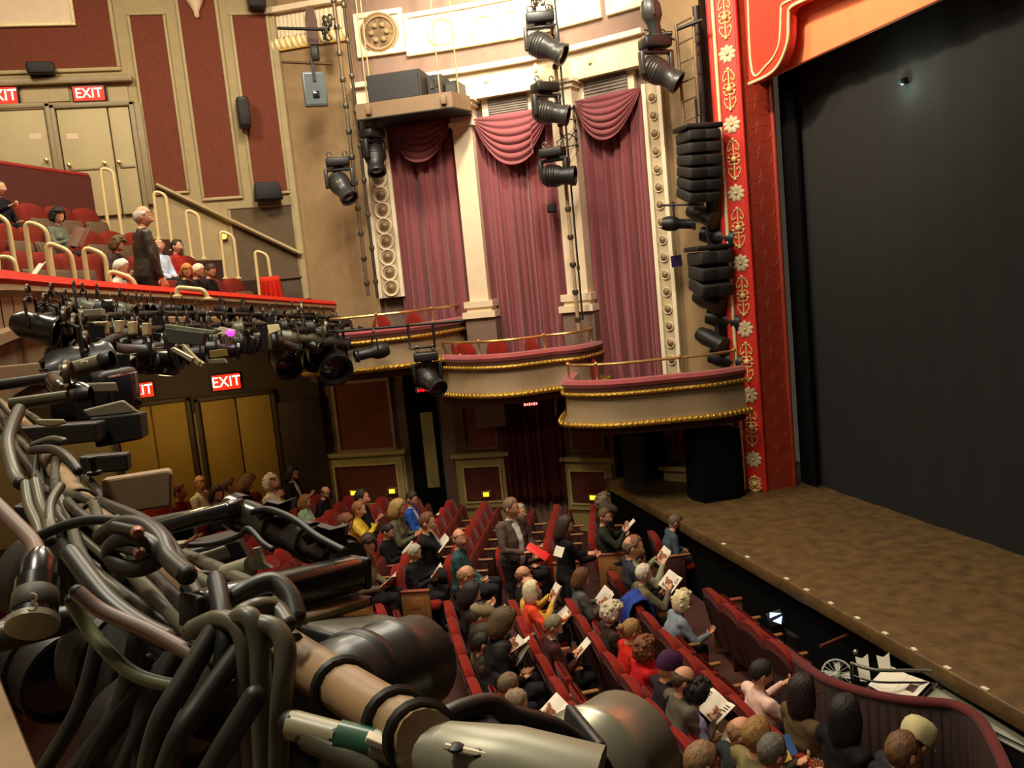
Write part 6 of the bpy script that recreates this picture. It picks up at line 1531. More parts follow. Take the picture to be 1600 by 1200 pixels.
loops = [
 ([(300, 985, .98), (345, 968, .95), (378, 990, .93), (388, 1080, .92), (396, 1210, .92)], .0115, 'pale rubber cable dropping from the pipe, leftmost of three hanging loops', m_rubber_l),
 ([(340, 990, .96), (385, 962, .93), (404, 1005, .92), (408, 1090, .91), (412, 1210, .9)], .0115, 'pale rubber cable dropping from the pipe, middle of three hanging loops', m_rubber_l),
 ([(352, 975, .97), (400, 975, .93), (432, 985, .92), (446, 1020, .91), (440, 1090, .9), (432, 1210, .9)], .0115, 'pale rubber cable dropping from the pipe, rightmost of three hanging loops', m_rubber_l),
 ([(120, 925, 1.0), (160, 955, 1.0), (240, 990, .99), (312, 1030, .97)], .009, 'rosy grey cable sagging above the green edged one', mat('rosy rubber cable', (126, 102, 90), .45, var=.1)),
 ([(112, 938, 1.02), (140, 985, 1.02), (185, 1035, 1.0), (225, 1060, .99), (282, 1074, .98)], .0085, 'green edged grey cable sagging lowest at the left', mat('green grey cable', (104, 108, 72), .45, var=.1)),
 ([(345, 955, 1.02), (380, 925, 1.03), (425, 910, 1.05), (452, 930, 1.04), (462, 965, 1.02)], .013, 'broad dark cable arching over below the box beam', m_rubber_d),
 ([(350, 975, .99), (395, 950, 1.0), (430, 950, 1.02), (450, 975, 1.0)], .011, 'olive cable arching inside the broad dark one', m_rubber_l),
 ([(110, 865, 1.12), (165, 935, 1.05), (215, 975, 1.02), (262, 1000, 1.0)], .013, 'dark cable running down beside the numbered connector', m_rubber_d),
 ([(335, 985, .95), (290, 1060, .92), (250, 1130, .9), (228, 1215, .9)], .012, 'dark cable hanging down at the lower left', m_rubber_d),
 ([(372, 1020, .93), (318, 1095, .9), (280, 1150, .88), (255, 1215, .88)], .012, 'second dark cable hanging down at the lower left', m_rubber_d),
 ([(398, 1090, .88), (360, 1150, .87), (322, 1215, .86)], .013, 'dark cable crossing behind the three loops', m_rubber_d),
 ([(-20, 775, 1.5), (18, 812, 1.45), (52, 848, 1.4), (60, 870, 1.35)], .013, 'rosy cable entering from the left edge', mat('rosy rubber cable', (126, 102, 90), .45)),
 ([(158, 838, 1.35), (190, 820, 1.32), (225, 822, 1.28), (252, 845, 1.22), (264, 872, 1.18), (292, 898, 1.12)], .014, 'gloss black cable looping over the pipe beside the copper plugs', m_rubber_d),
 ([(172, 868, 1.25), (178, 850, 1.24), (210, 840, 1.22), (245, 858, 1.2), (238, 880, 1.2), (205, 888, 1.22), (176, 876, 1.24)], .013, 'ring of black cable lying on the bundle', m_rubber_d),
 ([(30, 640, 2.2), (12, 690, 2.1), (22, 740, 2.0), (32, 755, 1.95)], .016, 'olive cable bending down at the left edge', m_rubber_l),
 ([(52, 695, 2.1), (80, 686, 2.05), (98, 688, 2.0), (100, 691, 2.0)], .008, 'short cable arching over the pipe at the upper left', m_rubber_l),
 ([(50, 704, 2.1), (82, 702, 2.0), (105, 715, 1.9), (122, 736, 1.85)], .011, 'thick cable arching over the pipe below the short one', m_rubber_d),
 ([(40, 756, 1.9), (45, 790, 1.8), (60, 825, 1.7), (65, 850, 1.65)], .011, 'pale cable curling down, first of three by the brown box', m_rubber_l),
 ([(55, 752, 1.9), (64, 790, 1.8), (76, 815, 1.7), (78, 845, 1.6)], .011, 'pale cable curling down, second of three by the brown box', m_rubber_l),
 ([(95, 760, 1.8), (80, 785, 1.75), (78, 812, 1.7), (84, 830, 1.65)], .010, 'pale cable curling down, third of three by the brown box', m_rubber_l),
 ([(45, 845, 1.5), (100, 822, 1.48), (150, 812, 1.45), (200, 815, 1.42)], .009, 'thin black cable tied across the bundle', m_cable),
 ([(395, 800, 1.48), (420, 796, 1.46), (460, 812, 1.4), (495, 838, 1.36), (536, 860, 1.32)], .006, 'thin black lead over the gloss black pipe', m_cable),
 ([(270, 852, 1.5), (330, 850, 1.48), (372, 838, 1.45), (388, 826, 1.44), (410, 848, 1.4), (425, 858, 1.38)], .005, 'thin drooping lead by the copper wires', m_cable),
 ([(455, 1132, .86), (492, 1142, .85), (530, 1152, .84)], .0145, 'pale grey plug cable leading to the green sleeve', mat('pale grey cable', (158, 150, 118), .4, var=.1)),
 ([(480, 1150, .85), (540, 1180, .83), (600, 1215, .82)], .0135, 'olive cable below the green sleeve', m_rubber_l),
]
for pts, r, lb, m in loops: cab(pts, r, lb, m)
# extra dark tangle low at the left
for k in range(9):
    x0 = rnd.uniform(150, 420); cab([(x0, rnd.uniform(990, 1060), 1.08), (x0 - rnd.uniform(20, 60), rnd.uniform(1080, 1120), 1.06), (x0 - rnd.uniform(60, 120), 1220, 1.04)], rnd.choice((.010, .013)), 'dark cable in the tangle hanging behind the pale loops', m_rubber_d, 'dark cables hanging behind the pale loops')
# velcro strap
cab([(338, 905, 1.02), (346, 950, .97), (352, 1000, .94), (345, 1060, .93)], .011, 'black cloth strap tied upright round the bundle', m_cable)
# cable connector with green sleeve and grey casting
a = at(528, 1152, .84); c_ = at(585, 1166, .835); e = tag(empty('cable_connector', a), 'grey cast connector with a green sleeve at the end of the pipe', 'connector'); b = MB(); b.tube([V((0, 0, 0)), c_ - a], .0165, 12); b.build('green_sleeve', mat('green sleeve', (46, 92, 68), .35, var=.1, coat=.3), e)
q = at(596, 1160, .82); b = MB(); b.box(q - a, (.03, .014, .006), frame(at(610, 1166, .82) - q) @ rotz(R(90)), bev=.001); b.build('white_label', m_cream_hi, e)
pts = [at(585, 1166, .835), at(625, 1172, .83), at(700, 1180, .80), at(800, 1205, .78), at(930, 1245, .76)]; b = MB(); b.tube([p - a for p in pts], [.017, .018, .030, .040, .044], 16); b.build('cast_body', m_silver, e)
for (x, y) in ((712, 1168), (748, 1175), (742, 1188), (824, 1188)): b = MB(); b.ball(at(x, y, .765) - a, (.008, .008, .004), 8); b.build('rivet', m_cable, e)
q = at(725, 1172, .755); b = MB(); b.tube([at(695, 1166, .765) - a, at(760, 1180, .76) - a], .003, 6); b.build('white_label', m_cream_hi, e)
# lamp barrels
def barrel(p0, p1, r, m, label, ribs=0, nm='profile_spotlight'):
    a, c = at(*p0), at(*p1); d = c - a; L = d.length; e = tag(empty(nm, a), label, 'stage light'); f = frame(d) @ rotx(R(-90)); b = MB()
    b.lathe([(0, -.02), (r * .8, -.015), (r, .01), (r, L * .55), (r * 1.05, L * .57), (r * 1.05, L * .64), (r * .97, L * .66), (r * .97, L * .98), (r * .9, L), (r * .85, L * .9)], (0, 0, 0), f, 28, cap=False); bd = b.build('lamp_barrel', m, e)
    b = MB(); b.lathe([(0, L * .9), (r * .86, L * .89)], (0, 0, 0), f, 20, cap=False); b.build('lens', m_lens, bd); b = MB(); b.lathe([(r * 1.0, L * .2), (r * 1.07, L * .22), (r * 1.07, L * .3), (r, L * .32)], (0, 0, 0), f, 28, cap=False); b.build('barrel_ring', m_fixd, bd); return e
barrel((825, 1285, .98), (985, 1168, 1.15), .080, mat('brushed grey barrel', (150, 146, 126), .34, .6, var=.1, coat=.1), 'large grey metal lamp barrel at the bottom, pointing at the stage')
e, f = bar((640, 1200, .92), (905, 1195, .98), .11, .11, m_fixd, 'black lamp body joining the grey barrel at the bottom', 'stage_lamp', 'stage light', bev=.05)
cab([(640, 1180, .86), (690, 1125, .88), (760, 1100, .92), (800, 1118, .93), (870, 1140, .95), (930, 1185, .97), (948, 1215, .97)], .012, 'black wavy clamp edge curving over the lamp body', m_fixd)
barrel((520, 1088, 1.08), (655, 1032, 1.25), .068, mat('satin black barrel', (40, 38, 32), .42, coat=.1), 'black lamp barrel lying behind the tan pipe', )
e, f = bar((500, 1000, 1.17), (640, 985, 1.30), .15, .03, mat('dull grey top', (98, 94, 80), .4, .2, var=.1), 'grey flat lid of the black lamp behind the tan pipe', 'flat_cover', 'stage light', bev=.014)
# box beams and yokes
bar((300, 958, 1.12), (562, 894, 1.36), .05, .055, m_gloss, 'gloss black box beam crossing in the middle of the rig', bev=.016)
bar((420, 978, 1.18), (560, 938, 1.36), .055, .018, mat('olive grey plate', (120, 112, 84), .45, .15, var=.1), 'flat olive grey plate below the box beam', 'plate', 'plate', bev=.008)
bar((185, 842, 1.72), (372, 792, 1.66), .045, .030, m_gloss, 'gloss black bar behind the copper wires', bev=.01)
bar((-30, 1002, 1.15), (122, 962, 1.22), .05, .040, mat('brown black bar', (62, 52, 38), .4, var=.1), 'dark bar entering from the left below the numbered connector', bev=.018)
# gloss black pipe with wing clamps
G = [at(362, 796, 1.72), at(430, 824, 1.62), at(500, 853, 1.5), at(548, 876, 1.42)]; e = tag(empty('black_pipe', G[0]), 'gloss black pipe with wing clamps in front of the stalls', 'pipe'); b = MB(); b.tube([p - G[0] for p in spline(G, 4)], .031, 18); b.build('pipe_tube', m_gloss, e)
for t in (.12, .38, .62, .86):
    i = int(t * 12); P = spline(G, 4); q = P[min(i, 11)]; d = (P[min(i + 1, 12)] - P[min(i, 11)]).normalized(); f = frame(d) @ rotx(R(-90)); b = MB(); b.lathe([(.031, -.016), (.037, -.014), (.037, .014), (.031, .016)], q - G[0], f, 18, cap=False); b.build('pipe_collar', m_gloss, e)
for (x0, y0, x1, y1, z) in ((396, 800, 456, 784, 1.56), (470, 838, 540, 826, 1.42)):
    P = [at(x0, y0, z), at(x0 + (x1 - x0) * .35, y0 - 16, z - .02), at(x0 + (x1 - x0) * .65, (y0 + y1) / 2 - 4, z - .02), at(x1, y1 - 4, z - .01), at(x1 - 2, y1 + 14, z), at(x1 - 24, y1 + 16, z), at(x0 + 10, y0 + 14, z)]
    b = MB(); b.prism([p - G[0] for p in P], FW * .035); b.build('wing_clamp', m_fixd, e, smooth=False)
q = at(412, 895, 1.35); e = tag(empty('lamp_socket', q), 'pale grey plastic fitting above the box beam', 'fitting'); b = MB(); b.tube([at(352, 898, 1.38) - q, at(392, 885, 1.36) - q], .016, 12); b.build('fitting_tube', m_silver, e); b = MB(); b.prism([at(x, y, 1.36) - q for x, y in ((393, 858), (404, 856), (412, 880), (424, 888), (396, 892))], FW * .015); b.build('fitting_fin', m_silver, e)
q = at(300, 850, 1.46); e = tag(empty('copper_wires', q), 'bare copper wire ends by the gloss black bar', 'wires'); 
for x, y in ((308, 836), (316, 834), (304, 842)): b = MB(); b.tube([at(286, 850, 1.48) - q, at(x, y, 1.45) - q], .0022, 5); b.build('wire', mat('bright copper', (190, 140, 100), .3, .7), e)
b = MB(); b.box(at(268, 853, 1.48) - q, (.05, .03, .012), frame(-FW), bev=.003); b.build('terminal_plate', m_silver, e)
for x, y, lb in ((214, 830, 'copper coloured plug end on the cable ring, upper'), (218, 862, 'copper coloured plug end on the cable ring, lower')):
    q = at(x, y, 1.2); e = tag(empty('plug_end', q), lb, 'plug', 'copper plug ends'); b = MB(); b.lathe([(0, .0), (.006, 0), (.009, .004), (.009, .016), (.006, .022), (0, .023)], (0, 0, 0), frame(-FW + RT * .5) @ rotx(R(-90)), 12, cap=False); b.build('plug_shell', mat('copper plug', (150, 100, 80), .4, .4), e); b = MB(); b.tube([(0, 0, 0), RT * -.05 + FW * .04], .008, 8); b.build('plug_tail', m_rubber_d, e)
# numbered connector at the left
a = at(62, 880, 1.18); c_ = at(52, 968, 1.12); e = tag(empty('numbered_connector', a), 'black connector marked with a hand-painted 3 at the left edge', 'connector'); d = (c_ - a); f = frame(d) @ rotx(R(-90)); L = d.length; b = MB(); b.lathe([(.012, -.02), (.022, 0), (.022, L * .3), (.027, L * .32), (.027, L)], (0, 0, 0), f, 18, cap=False); b.build('connector_shell', m_blackgloss, e)
b = MB(); b.lathe([(.0275, L * .55), (.0285, L * .56), (.0285, L * .88), (.0275, L * .89)], (0, 0, 0), f, 18, cap=False); b.build('tape_band', mat('brown tape', (58, 50, 34), .6), e); b = MB(); b.lathe([(.024, L), (.032, L * 1.02), (.032, L * 1.12), (.02, L * 1.14), (0, L * 1.14)], (0, 0, 0), f, 18, cap=False); b.build('pale_ring', m_silver, e)
nrm = (CAM - c_).normalized(); tr = Matrix((RT, UP, -FW)).transposed(); q = at(52, 943, 1.085); tx = text('painted_number', '3', .034, m_cream_hi, e, q - a, tr, extrude=.0006)
# brown boxes with bolts
def plate_box(pts, z, th, m, label, nm='brown_box', cat='box', bolt=None):
    P = [at(x, y, z) for x, y in pts]; e = tag(empty(nm, P[0]), label, cat); b = MB(); b.prism([p - P[0] for p in P], (FW * .8 + V((0, 0, .0)) + RT * -.25).normalized() * th); o = b.build('box_shell', m, e, smooth=False); md = o.modifiers.new('bevel', 'BEVEL'); md.width = .006; md.segments = 2
    if bolt:
        for x, y in bolt: b = MB(); b.lathe([(0, 0), (.016, 0), (.016, .008), (.008, .01), (.008, .03), (.012, .032), (.012, .04), (0, .04)], at(x, y, z - .01) - P[0], n=8, cap=False); b.build('bolt', m_fixd, e)
    return e
plate_box([(158, 750), (262, 734), (268, 740), (268, 792), (172, 806), (160, 790)], 1.9, .06, m_brownbox, 'large brown box on the near rig, in front of the ochre doors', bolt=[(148, 742)])
plate_box([(-20, 574), (64, 566), (64, 590), (-20, 606)], 3.4, .08, m_brownbox, 'brown box at the left edge of the rig', bolt=[(68, 580)])
plate_box([(33, 503), (79, 498), (81, 518), (33, 522)], 6.0, .15, m_brownbox, 'small brown box in the far rig at the left', bolt=[(84, 508)])
plate_box([(205, 489), (228, 485), (229, 494), (206, 497)], 9.5, .15, m_brownbox, 'tiny brown box in the far rig under the rail', bolt=[(231, 490)])
plate_box([(122, 714), (198, 708), (201, 736), (128, 742)], 2.2, .08, m_fixd, 'black box behind the large brown one', 'black_box')
# big black fixtures upper left
plate_box([(140, 653), (218, 645), (222, 686), (150, 700)], 2.7, .22, m_fixd, 'square black lamp housing with a grey lid at the left', 'lamp_housing', 'stage light')
plate_box([(128, 641), (192, 625), (218, 645), (140, 653)], 2.72, .03, m_greyplate, 'grey lid plate of the square black lamp housing', 'lid_plate', 'plate')
plate_box([(118, 599), (180, 597), (184, 613), (138, 614)], 3.1, .03, m_greyplate, 'grey flat plate above the square black lamp housing', 'lid_plate', 'plate')
plate_box([(30, 668), (150, 660), (152, 690), (60, 700)], 2.5, .2, m_fixd, 'long black lamp body behind the cables at the left', 'lamp_housing', 'stage light')
plate_box([(55, 655), (100, 655), (104, 662), (80, 668), (58, 664)], 2.4, .01, mat('olive tag', (130, 122, 84), .5), 'olive oval tag plate with a hole on the black lamp', 'tag_plate', 'plate')
def tubes(p0, p1, r, m, lb):
    a, c = at(*p0), at(*p1); e = tag(empty('tube', a), lb, 'tube'); b = MB(); b.tube([V((0, 0, 0)), c - a], r, 12); b.build('tube_wall', m, e); b = MB(); b.lathe([(r * 1.02, -.01), (r * 1.15, 0), (r * 1.15, .03), (r * 1.02, .04)], (c - a) * .93, frame(c - a) @ rotx(R(-90)), 12, cap=False); b.build('tube_collar', m_fixd, e)
tubes((18, 632, 2.9), (132, 616, 2.9), .022, mat('olive black tube', (66, 64, 42), .35, .2), 'olive black tube above the oval tag plate')
tubes((-10, 603, 3.2), (88, 589, 3.2), .020, m_fixd, 'black tube under the brown box at the left edge')
tubes((98, 582, 3.6), (166, 563, 3.6), .034, mat('green grey can', (98, 96, 76), .38, .2), 'green grey lamp can with a white label')
q = at(132, 566, 3.52); e = tag(empty('paper_label', q), 'small white label on the green grey lamp can', 'label'); b = MB(); b.box((0, 0, 0), (.03, .004, .013), frame(-FW), bev=.001); b.build('label_sheet', m_cream_hi, e); b = MB(); b.box(FW * -.003, (.02, .001, .004), frame(-FW)); b.build('printed_line', PRINT, e)
pts = [at(84, 596, 3.1), at(92, 604, 3.0), at(104, 610, 2.95), at(122, 606, 2.95), at(136, 612, 2.95)]; e = tag(empty('hook_clamp', pts[0]), 'gloss black hook clamp at the end of the black tube', 'clamp'); b = MB(); b.tube([p - pts[0] for p in spline(pts, 5)], [.03] * 8 + [.024] * (len(spline(pts, 5)) - 8), 10); b.build('clamp_jaw', m_gloss, e); b = MB(); clamp_mb(b, at(110, 600, 2.95) - pts[0], 1.0); b.build('clamp_bolt', m_clamp, e)

# black lamp barrels added to fill in the shadow below the tan pipe
for (p0, p1, r, lb) in (((150, 1010, 1.5), (300, 1075, 1.4), .085, 'added black lamp barrel filling the shade below the numbered connector'), ((200, 1130, 1.35), (330, 1180, 1.25), .085, 'added black lamp barrel filling the shade behind the dangling cables'), ((330, 1060, 1.3), (470, 1110, 1.25), .075, 'added black lamp barrel filling the shade behind the three pale loops'), ((400, 1190, 1.2), (540, 1215, 1.15), .075, 'added black lamp barrel filling the shade under the green sleeved connector'),
                        ((60, 900, 1.9), (200, 940, 1.7), .10, 'added black lamp barrel filling the shade behind the rosy sagging cable'), ((220, 930, 1.6), (330, 960, 1.5), .085, 'added black lamp barrel filling the shade behind the cable ring'), ((40, 1010, 1.7), (110, 1060, 1.6), .09, 'added black lamp barrel filling the shade near the left balcony strip')):
    barrel(p0, p1, r, m_fixd, lb)
plate_box([(250, 900), (320, 880), (345, 920), (330, 975), (262, 960)], 1.62, .14, m_fixd, 'black lamp housing seen behind the copper wires', 'lamp_housing', 'stage light')
plate_box([(20, 790), (110, 800), (120, 880), (40, 890)], 2.1, .2, m_fixd, 'black lamp housing behind the curled pale cables', 'lamp_housing', 'stage light')

plate_box([(262, 868), (372, 842), (392, 880), (395, 940), (280, 965)], 1.78, .14, m_fixd, 'black lamp housing beneath the gloss black bar', 'lamp_housing', 'stage light')
plate_box([(226, 820), (300, 806), (305, 850), (235, 866)], 1.95, .12, m_fixd, 'small black lamp housing below the large brown box', 'lamp_housing', 'stage light')
plate_box([(305, 868), (352, 852), (362, 872), (318, 886)], 1.6, .008, m_greyplate, 'small grey plate by the copper wires', 'metal_plate', 'plate')
# far rig: lamps hung on a pipe along the balcony front
def rig_pt(x, out, dz):
    s = 2 * 0.0338 * (x + 8); n = V((-s, 1, 0)).normalized(); return V((x, lipY(x), lipZ(x) + dz)) + n * out, n
xs_ = [-5.2 - .3 * i for i in range(40)]
for dz, out, lb in ((-.36, .44, 'black pipe carrying the far lamps under the balcony rail, upper'), (-.52, .6, 'black pipe carrying the far lamps under the balcony rail, lower')):
    P = [rig_pt(x, out, dz)[0] for x in xs_ if x > -16.6]; e = tag(empty('lighting_pipe', P[0]), lb, 'pipe', 'far lighting pipes'); b = MB(); b.tube([p - P[0] for p in P], .028, 8); b.build('pipe_tube', m_fixd, e)
rnd = random.Random(21); FL = 'far lamps crowded under the balcony rail'
mfx = [m_fixd, m_fix, m_fixd, mat('grey green lamp', (86, 88, 70), .4, .1, var=.1), m_blackgloss]
def par_can(p, aim, s, m, label, group):
    e = tag(empty('par_lamp', p), label, 'stage light', group); f = frame(V(aim).normalized()); rr = f @ rotx(R(-90)); c = V((0, 0, -.2 * s)); b = MB(); b.lathe([(0, -.16 * s), (.06 * s, -.16 * s), (.11 * s, -.08 * s), (.115 * s, .14 * s), (.125 * s, .15 * s), (.125 * s, .17 * s), (.105 * s, .17 * s), (.10 * s, .1 * s)], c, rr, 12, cap=False); o = b.build('lamp_can', m, e)
    b = MB(); b.lathe([(0, .10 * s), (.10 * s, .09 * s)], c, rr, 12, cap=False); b.build('lens', m_lens, o)
    b = MB(); b.tube([c + f @ V((.13 * s, 0, 0)), V((0, 0, 0)) + f @ V((.12 * s, 0, 0)), V((0, 0, .03)), f @ V((-.12 * s, 0, 0)), c + f @ V((-.13 * s, 0, 0))], .012 * s, 6); b.build('yoke', m_fixd, e); b = MB(); clamp_mb(b, (0, 0, .03), s); b.build('clamp', m_clamp, e); return e
def ORD(k): return NTH[k] if k < len(NTH) else '%dth' % (k + 1)
x = -4.9; k = 0
while x > -16.4:
    for row in (0, 1, 2):
        dz = (-.20, -.38, -.52)[row]; p, n = rig_pt(x + rnd.uniform(-.1, .1), (.28, .46, .62)[row] + rnd.uniform(-.06, .1), dz + rnd.uniform(-.05, .05)); aim = V((-n.x * .4 + rnd.uniform(-.8, .8), 1, rnd.uniform(-.5, .05))); s = rnd.uniform(.85, 1.15)
        m = rnd.choice(mfx); lb = 'dark stage lamp under the red balcony rail, %s tier, %s from the left edge' % (('top', 'middle', 'lowest')[row], ORD(k)); g = FL + (', top tier', ', middle tier', ', lowest tier')[row]
        qx, qy, _ = proj(p - V((0, 0, .25)))
        if 175 < qx < 400 and qy > 566: continue
        if row == 0: par_can(p, aim, s * .62, m, lb, g)
        elif rnd.random() < .5: profile_spot(p, aim, s * .95, lb, m=m, group=g)
        elif rnd.random() < .5: par_can(p, aim, s * 1.1, m, lb, g)
        else:
            e = tag(empty('stage_lamp', p), lb, 'stage light', g); f = frame(aim.normalized()); b = MB(); b.box((0, 0, -.24), (.3 * s, .34 * s, .24 * s), f, bev=.03); o = b.build('lamp_housing', m, e); b = MB(); b.box(f @ V((0, .175 * s, 0)) + V((0, 0, -.24)), (.24 * s, .02, .19 * s), f, bev=.01); b.build('lens', m_lens, o)
            for sg in (-1, 1): b = MB(); b.box(f @ V((sg * .17 * s, .06, 0)) + V((0, 0, -.2)), (.02, .10, .3), f); b.build('side_arm', m_fixd, e)
            b = MB(); clamp_mb(b, (0, 0, 0), 1.2); b.build('clamp', m_clamp, e)
    x -= rnd.uniform(.34, .46); k += 1
# swagged leads between the lamps
lead_x = sorted([rnd.uniform(-15.8, -5.6) for _ in range(20)], reverse=True); lead_order = NTH
for k in range(20):
    x = lead_x[k]; a, n = rig_pt(x, rnd.uniform(.3, .6), rnd.uniform(-.6, -.3)); c, _ = rig_pt(x + rnd.uniform(.5, 1.1), rnd.uniform(.3, .6), rnd.uniform(-.7, -.35)); mid = (a + c) / 2 + V((0, .05, -rnd.uniform(.15, .4)))
    e = tag(empty('lamp_lead', a), 'thin lead drooping between the lamps under the balcony rail, %s from the left' % lead_order[k], 'cable', 'leads between the far lamps'); b = MB(); b.tube([q - a for q in spline([a, mid, c], 6)], .009, 5); b.build('lead', rnd.choice((m_cable, m_rubber_l)), e)
# pale pieces of even own colour in the far rig
def small_plate(pts, off, m, label, nm='metal_plate', cat='plate', dot=None):
    x0, y0 = pts[0]
    best = min(((abs(proj(rig_pt(xx, off, -.6)[0])[0] - x0), xx) for xx in [-4.5 - .05 * i for i in range(245)]), key=lambda t: t[0])[1]; z = proj(rig_pt(best, off, -.6)[0])[2]
    P = [at(a, b_, z) for a, b_ in pts]; e = tag(empty(nm, P[0]), label, cat); b = MB(); b.prism([p - P[0] for p in P], FW * .06); o = b.build('plate_body', m, e, smooth=False); o.modifiers.new('bevel', 'BEVEL').width = .004
    if dot: q = at(dot[0], dot[1], z - .01); b = MB(); b.ball(q - P[0], (.045, .045, .045), 8); b.build('indicator', mat('pink indicator', (230, 90, 230), .4, var=0, emit=(230, 60, 230), estr=1.6), e)
    return e
small_plate([(342, 510), (367, 515), (367, 524), (340, 522)], .85, mat('pale pinkish case', (206, 190, 168), .5), 'pale square case with a pink indicator among the far lamps', 'dimmer_case', 'box', dot=(360, 520))
small_plate([(129, 484), (158, 482), (160, 493), (130, 495)], .9, mat('pale olive case', (140, 132, 104), .5), 'pale olive label plate among the far lamps')
small_plate([(417, 508), (434, 506), (437, 516), (420, 522)], .85, mat('cream plate', (214, 200, 150), .5), 'crumpled cream tag among the far lamps', 'cloth_tag', 'tag')
small_plate([(258, 506), (332, 516), (338, 512), (344, 516), (332, 522), (258, 511)], .9, mat('pale green bar', (138, 144, 112), .5, .2), 'long pale green strip across the far lamps', 'metal_strip', 'strip')
small_plate([(258, 512), (320, 520), (316, 540), (262, 536)], .95, mat('smoky grey panel', (66, 66, 54), .5), 'smoky grey panel under the pale green strip', 'smoked_screen', 'panel')
small_plate([(326, 548), (352, 545), (354, 556), (328, 560)], .9, mat('dull gold box', (128, 104, 52), .5, .2), 'dull gold box low among the far lamps', 'gold_box', 'box')
small_plate([(320, 562), (350, 560), (354, 567), (328, 569)], .9, m_greyplate, 'flat grey blade low among the far lamps')
for i, (px, py) in enumerate(((150, 512), (183, 510), (204, 512), (226, 514), (160, 512))):
    small_plate([(px - 5, py - 9), (px + 6, py - 10), (px + 5, py + 9), (px - 4, py + 11)], .95, mat('pale silver shutter', (206, 190, 146), .4, .2), 'bright silver shutter in the far rig, %s of five' % NTH[i], 'metal_shutter')
for i, (x0, y0, x1, y1) in enumerate(((265, 546, 302, 562), (280, 541, 312, 568), (290, 556, 318, 570))):
    small_plate([(x0, y0), (x0 + 5, y0 - 4), (x1, y1 - 3), (x1 - 4, y1 + 4)], .95, mat('silver plug', (196, 186, 150), .35, .4), 'silver connector pointing down in the far rig, %s of three' % NTH[i], 'plug_connector', 'connector')
# cluster of black lamps at the balcony end
for i, (px, py, off, s, lb) in enumerate(((497, 488, 2.6, 1.25, 'large black lamp highest in the cluster at the balcony end'), (510, 520, 2.5, 1.2, 'large black lamp lowest in the cluster, overlapping the highest box'), (465, 510, 2.6, 1.1, 'large black lamp in the cluster nearest the ochre doors'), (440, 525, 2.6, 1.0, 'grey striped lamp hanging under the cluster at the balcony end'))):
    p = pt(px, py, off); par_can(p, cr * (.8 if i % 2 == 0 else .3) - cf * .6 + dn * .3, s * 2.0, m_fixd, lb, None)

# ------------------------------------------------------------------ orchestra pit and its rail
def pz(px, py, Z): return onZ(px, py, Z)
rail_px = [(1212, 1004), (1240, 1026), (1285, 1058), (1340, 1078), (1400, 1091), (1450, 1096), (1492, 1101), (1530, 1122), (1556, 1165), (1585, 1230)]
PW = spline([pz(x, y, .88) for x, y in rail_px], 5); e = tag(empty('pit_wall', (PW[10].x, PW[10].y, 0)), 'curved pit wall of brown slats with a dark red velvet top', 'pit wall'); o = V(e.location)
b = MB(); rows = [[V((p.x, p.y, -.6)) - o, V((p.x, p.y, .84)) - o] for p in PW]; b.grid(rows); w_ = b.build('wall_backing', mat('dark maroon backing', (34, 15, 12), .9), e); w_.modifiers.new('thick', 'SOLIDIFY').thickness = .04
d = 0
for i in range(len(PW) - 1):
    a, c = PW[i], PW[i + 1]; L = (c - a).length; t = (c - a).normalized(); n = V((t.y, -t.x, 0))
    while d < L:
        q = a + t * d; b = MB(); b.box(V((q.x, q.y, .36)) + n * .0 - o - V((t.y, -t.x, 0)) * -.025, (.05, .03, .92), frame(V((t.y, -t.x, 0))), bev=.008); b.build('slat', mat('brown pit slat', (62, 36, 25), .6, var=.12), e); d += .085
    d -= L
b = MB(); b.tube([V((p.x, p.y, .87)) - o for p in PW], .05, 8); b.build('velvet_top', mat('dark red velvet top', (96, 28, 26), .85, sheen=.1), e)
b = MB(); poly = [V((p.x, p.y + .04, .0)) for p in PW] + [V((-1.0, PW[-1].y, 0)), V((-1.0, 5.4, 0)), V((PW[0].x, 5.4, 0))]; b.prism([V((p.x, p.y, floorZ(p.y) + .02)) for p in poly], (0, 0, -.03)); struct(b.build('floor_pit_cover', m_void, smooth=False), 'added black sheet standing for the unlit floor of the pit bulge')  # thin sheet added over the lit carpet to darken the pit
# steel handrail of the pit
H = [pz(x, y, 1.0) for x, y in ((1330, 1036), (1370, 1047), (1470, 1050), (1540, 1080), (1640, 1128))]; e = tag(empty('pit_handrail', H[0]), 'thin black steel handrail over the orchestra pit', 'handrail'); b = MB(); b.tube([p - H[0] for p in spline(H, 4)], .018, 8); b.build('top_rail', mat('worn steel rail', (110, 108, 92), .35, .4), e); b = MB(); b.tube([p - H[0] - V((0, 0, .12)) for p in spline(H, 4)], .011, 8); b.build('lower_rail', m_gloss, e)
for p in (H[0], H[2], H[3], H[4]): b = MB(); b.tube([p - H[0], p - H[0] - V((0, 0, 1.4))], .014, 8); b.build('rail_post', m_gloss, e)
def pit_thing(nm, px, py, Z, label, cat): p = pz(px, py, Z); return tag(empty(nm, p), label, cat), p
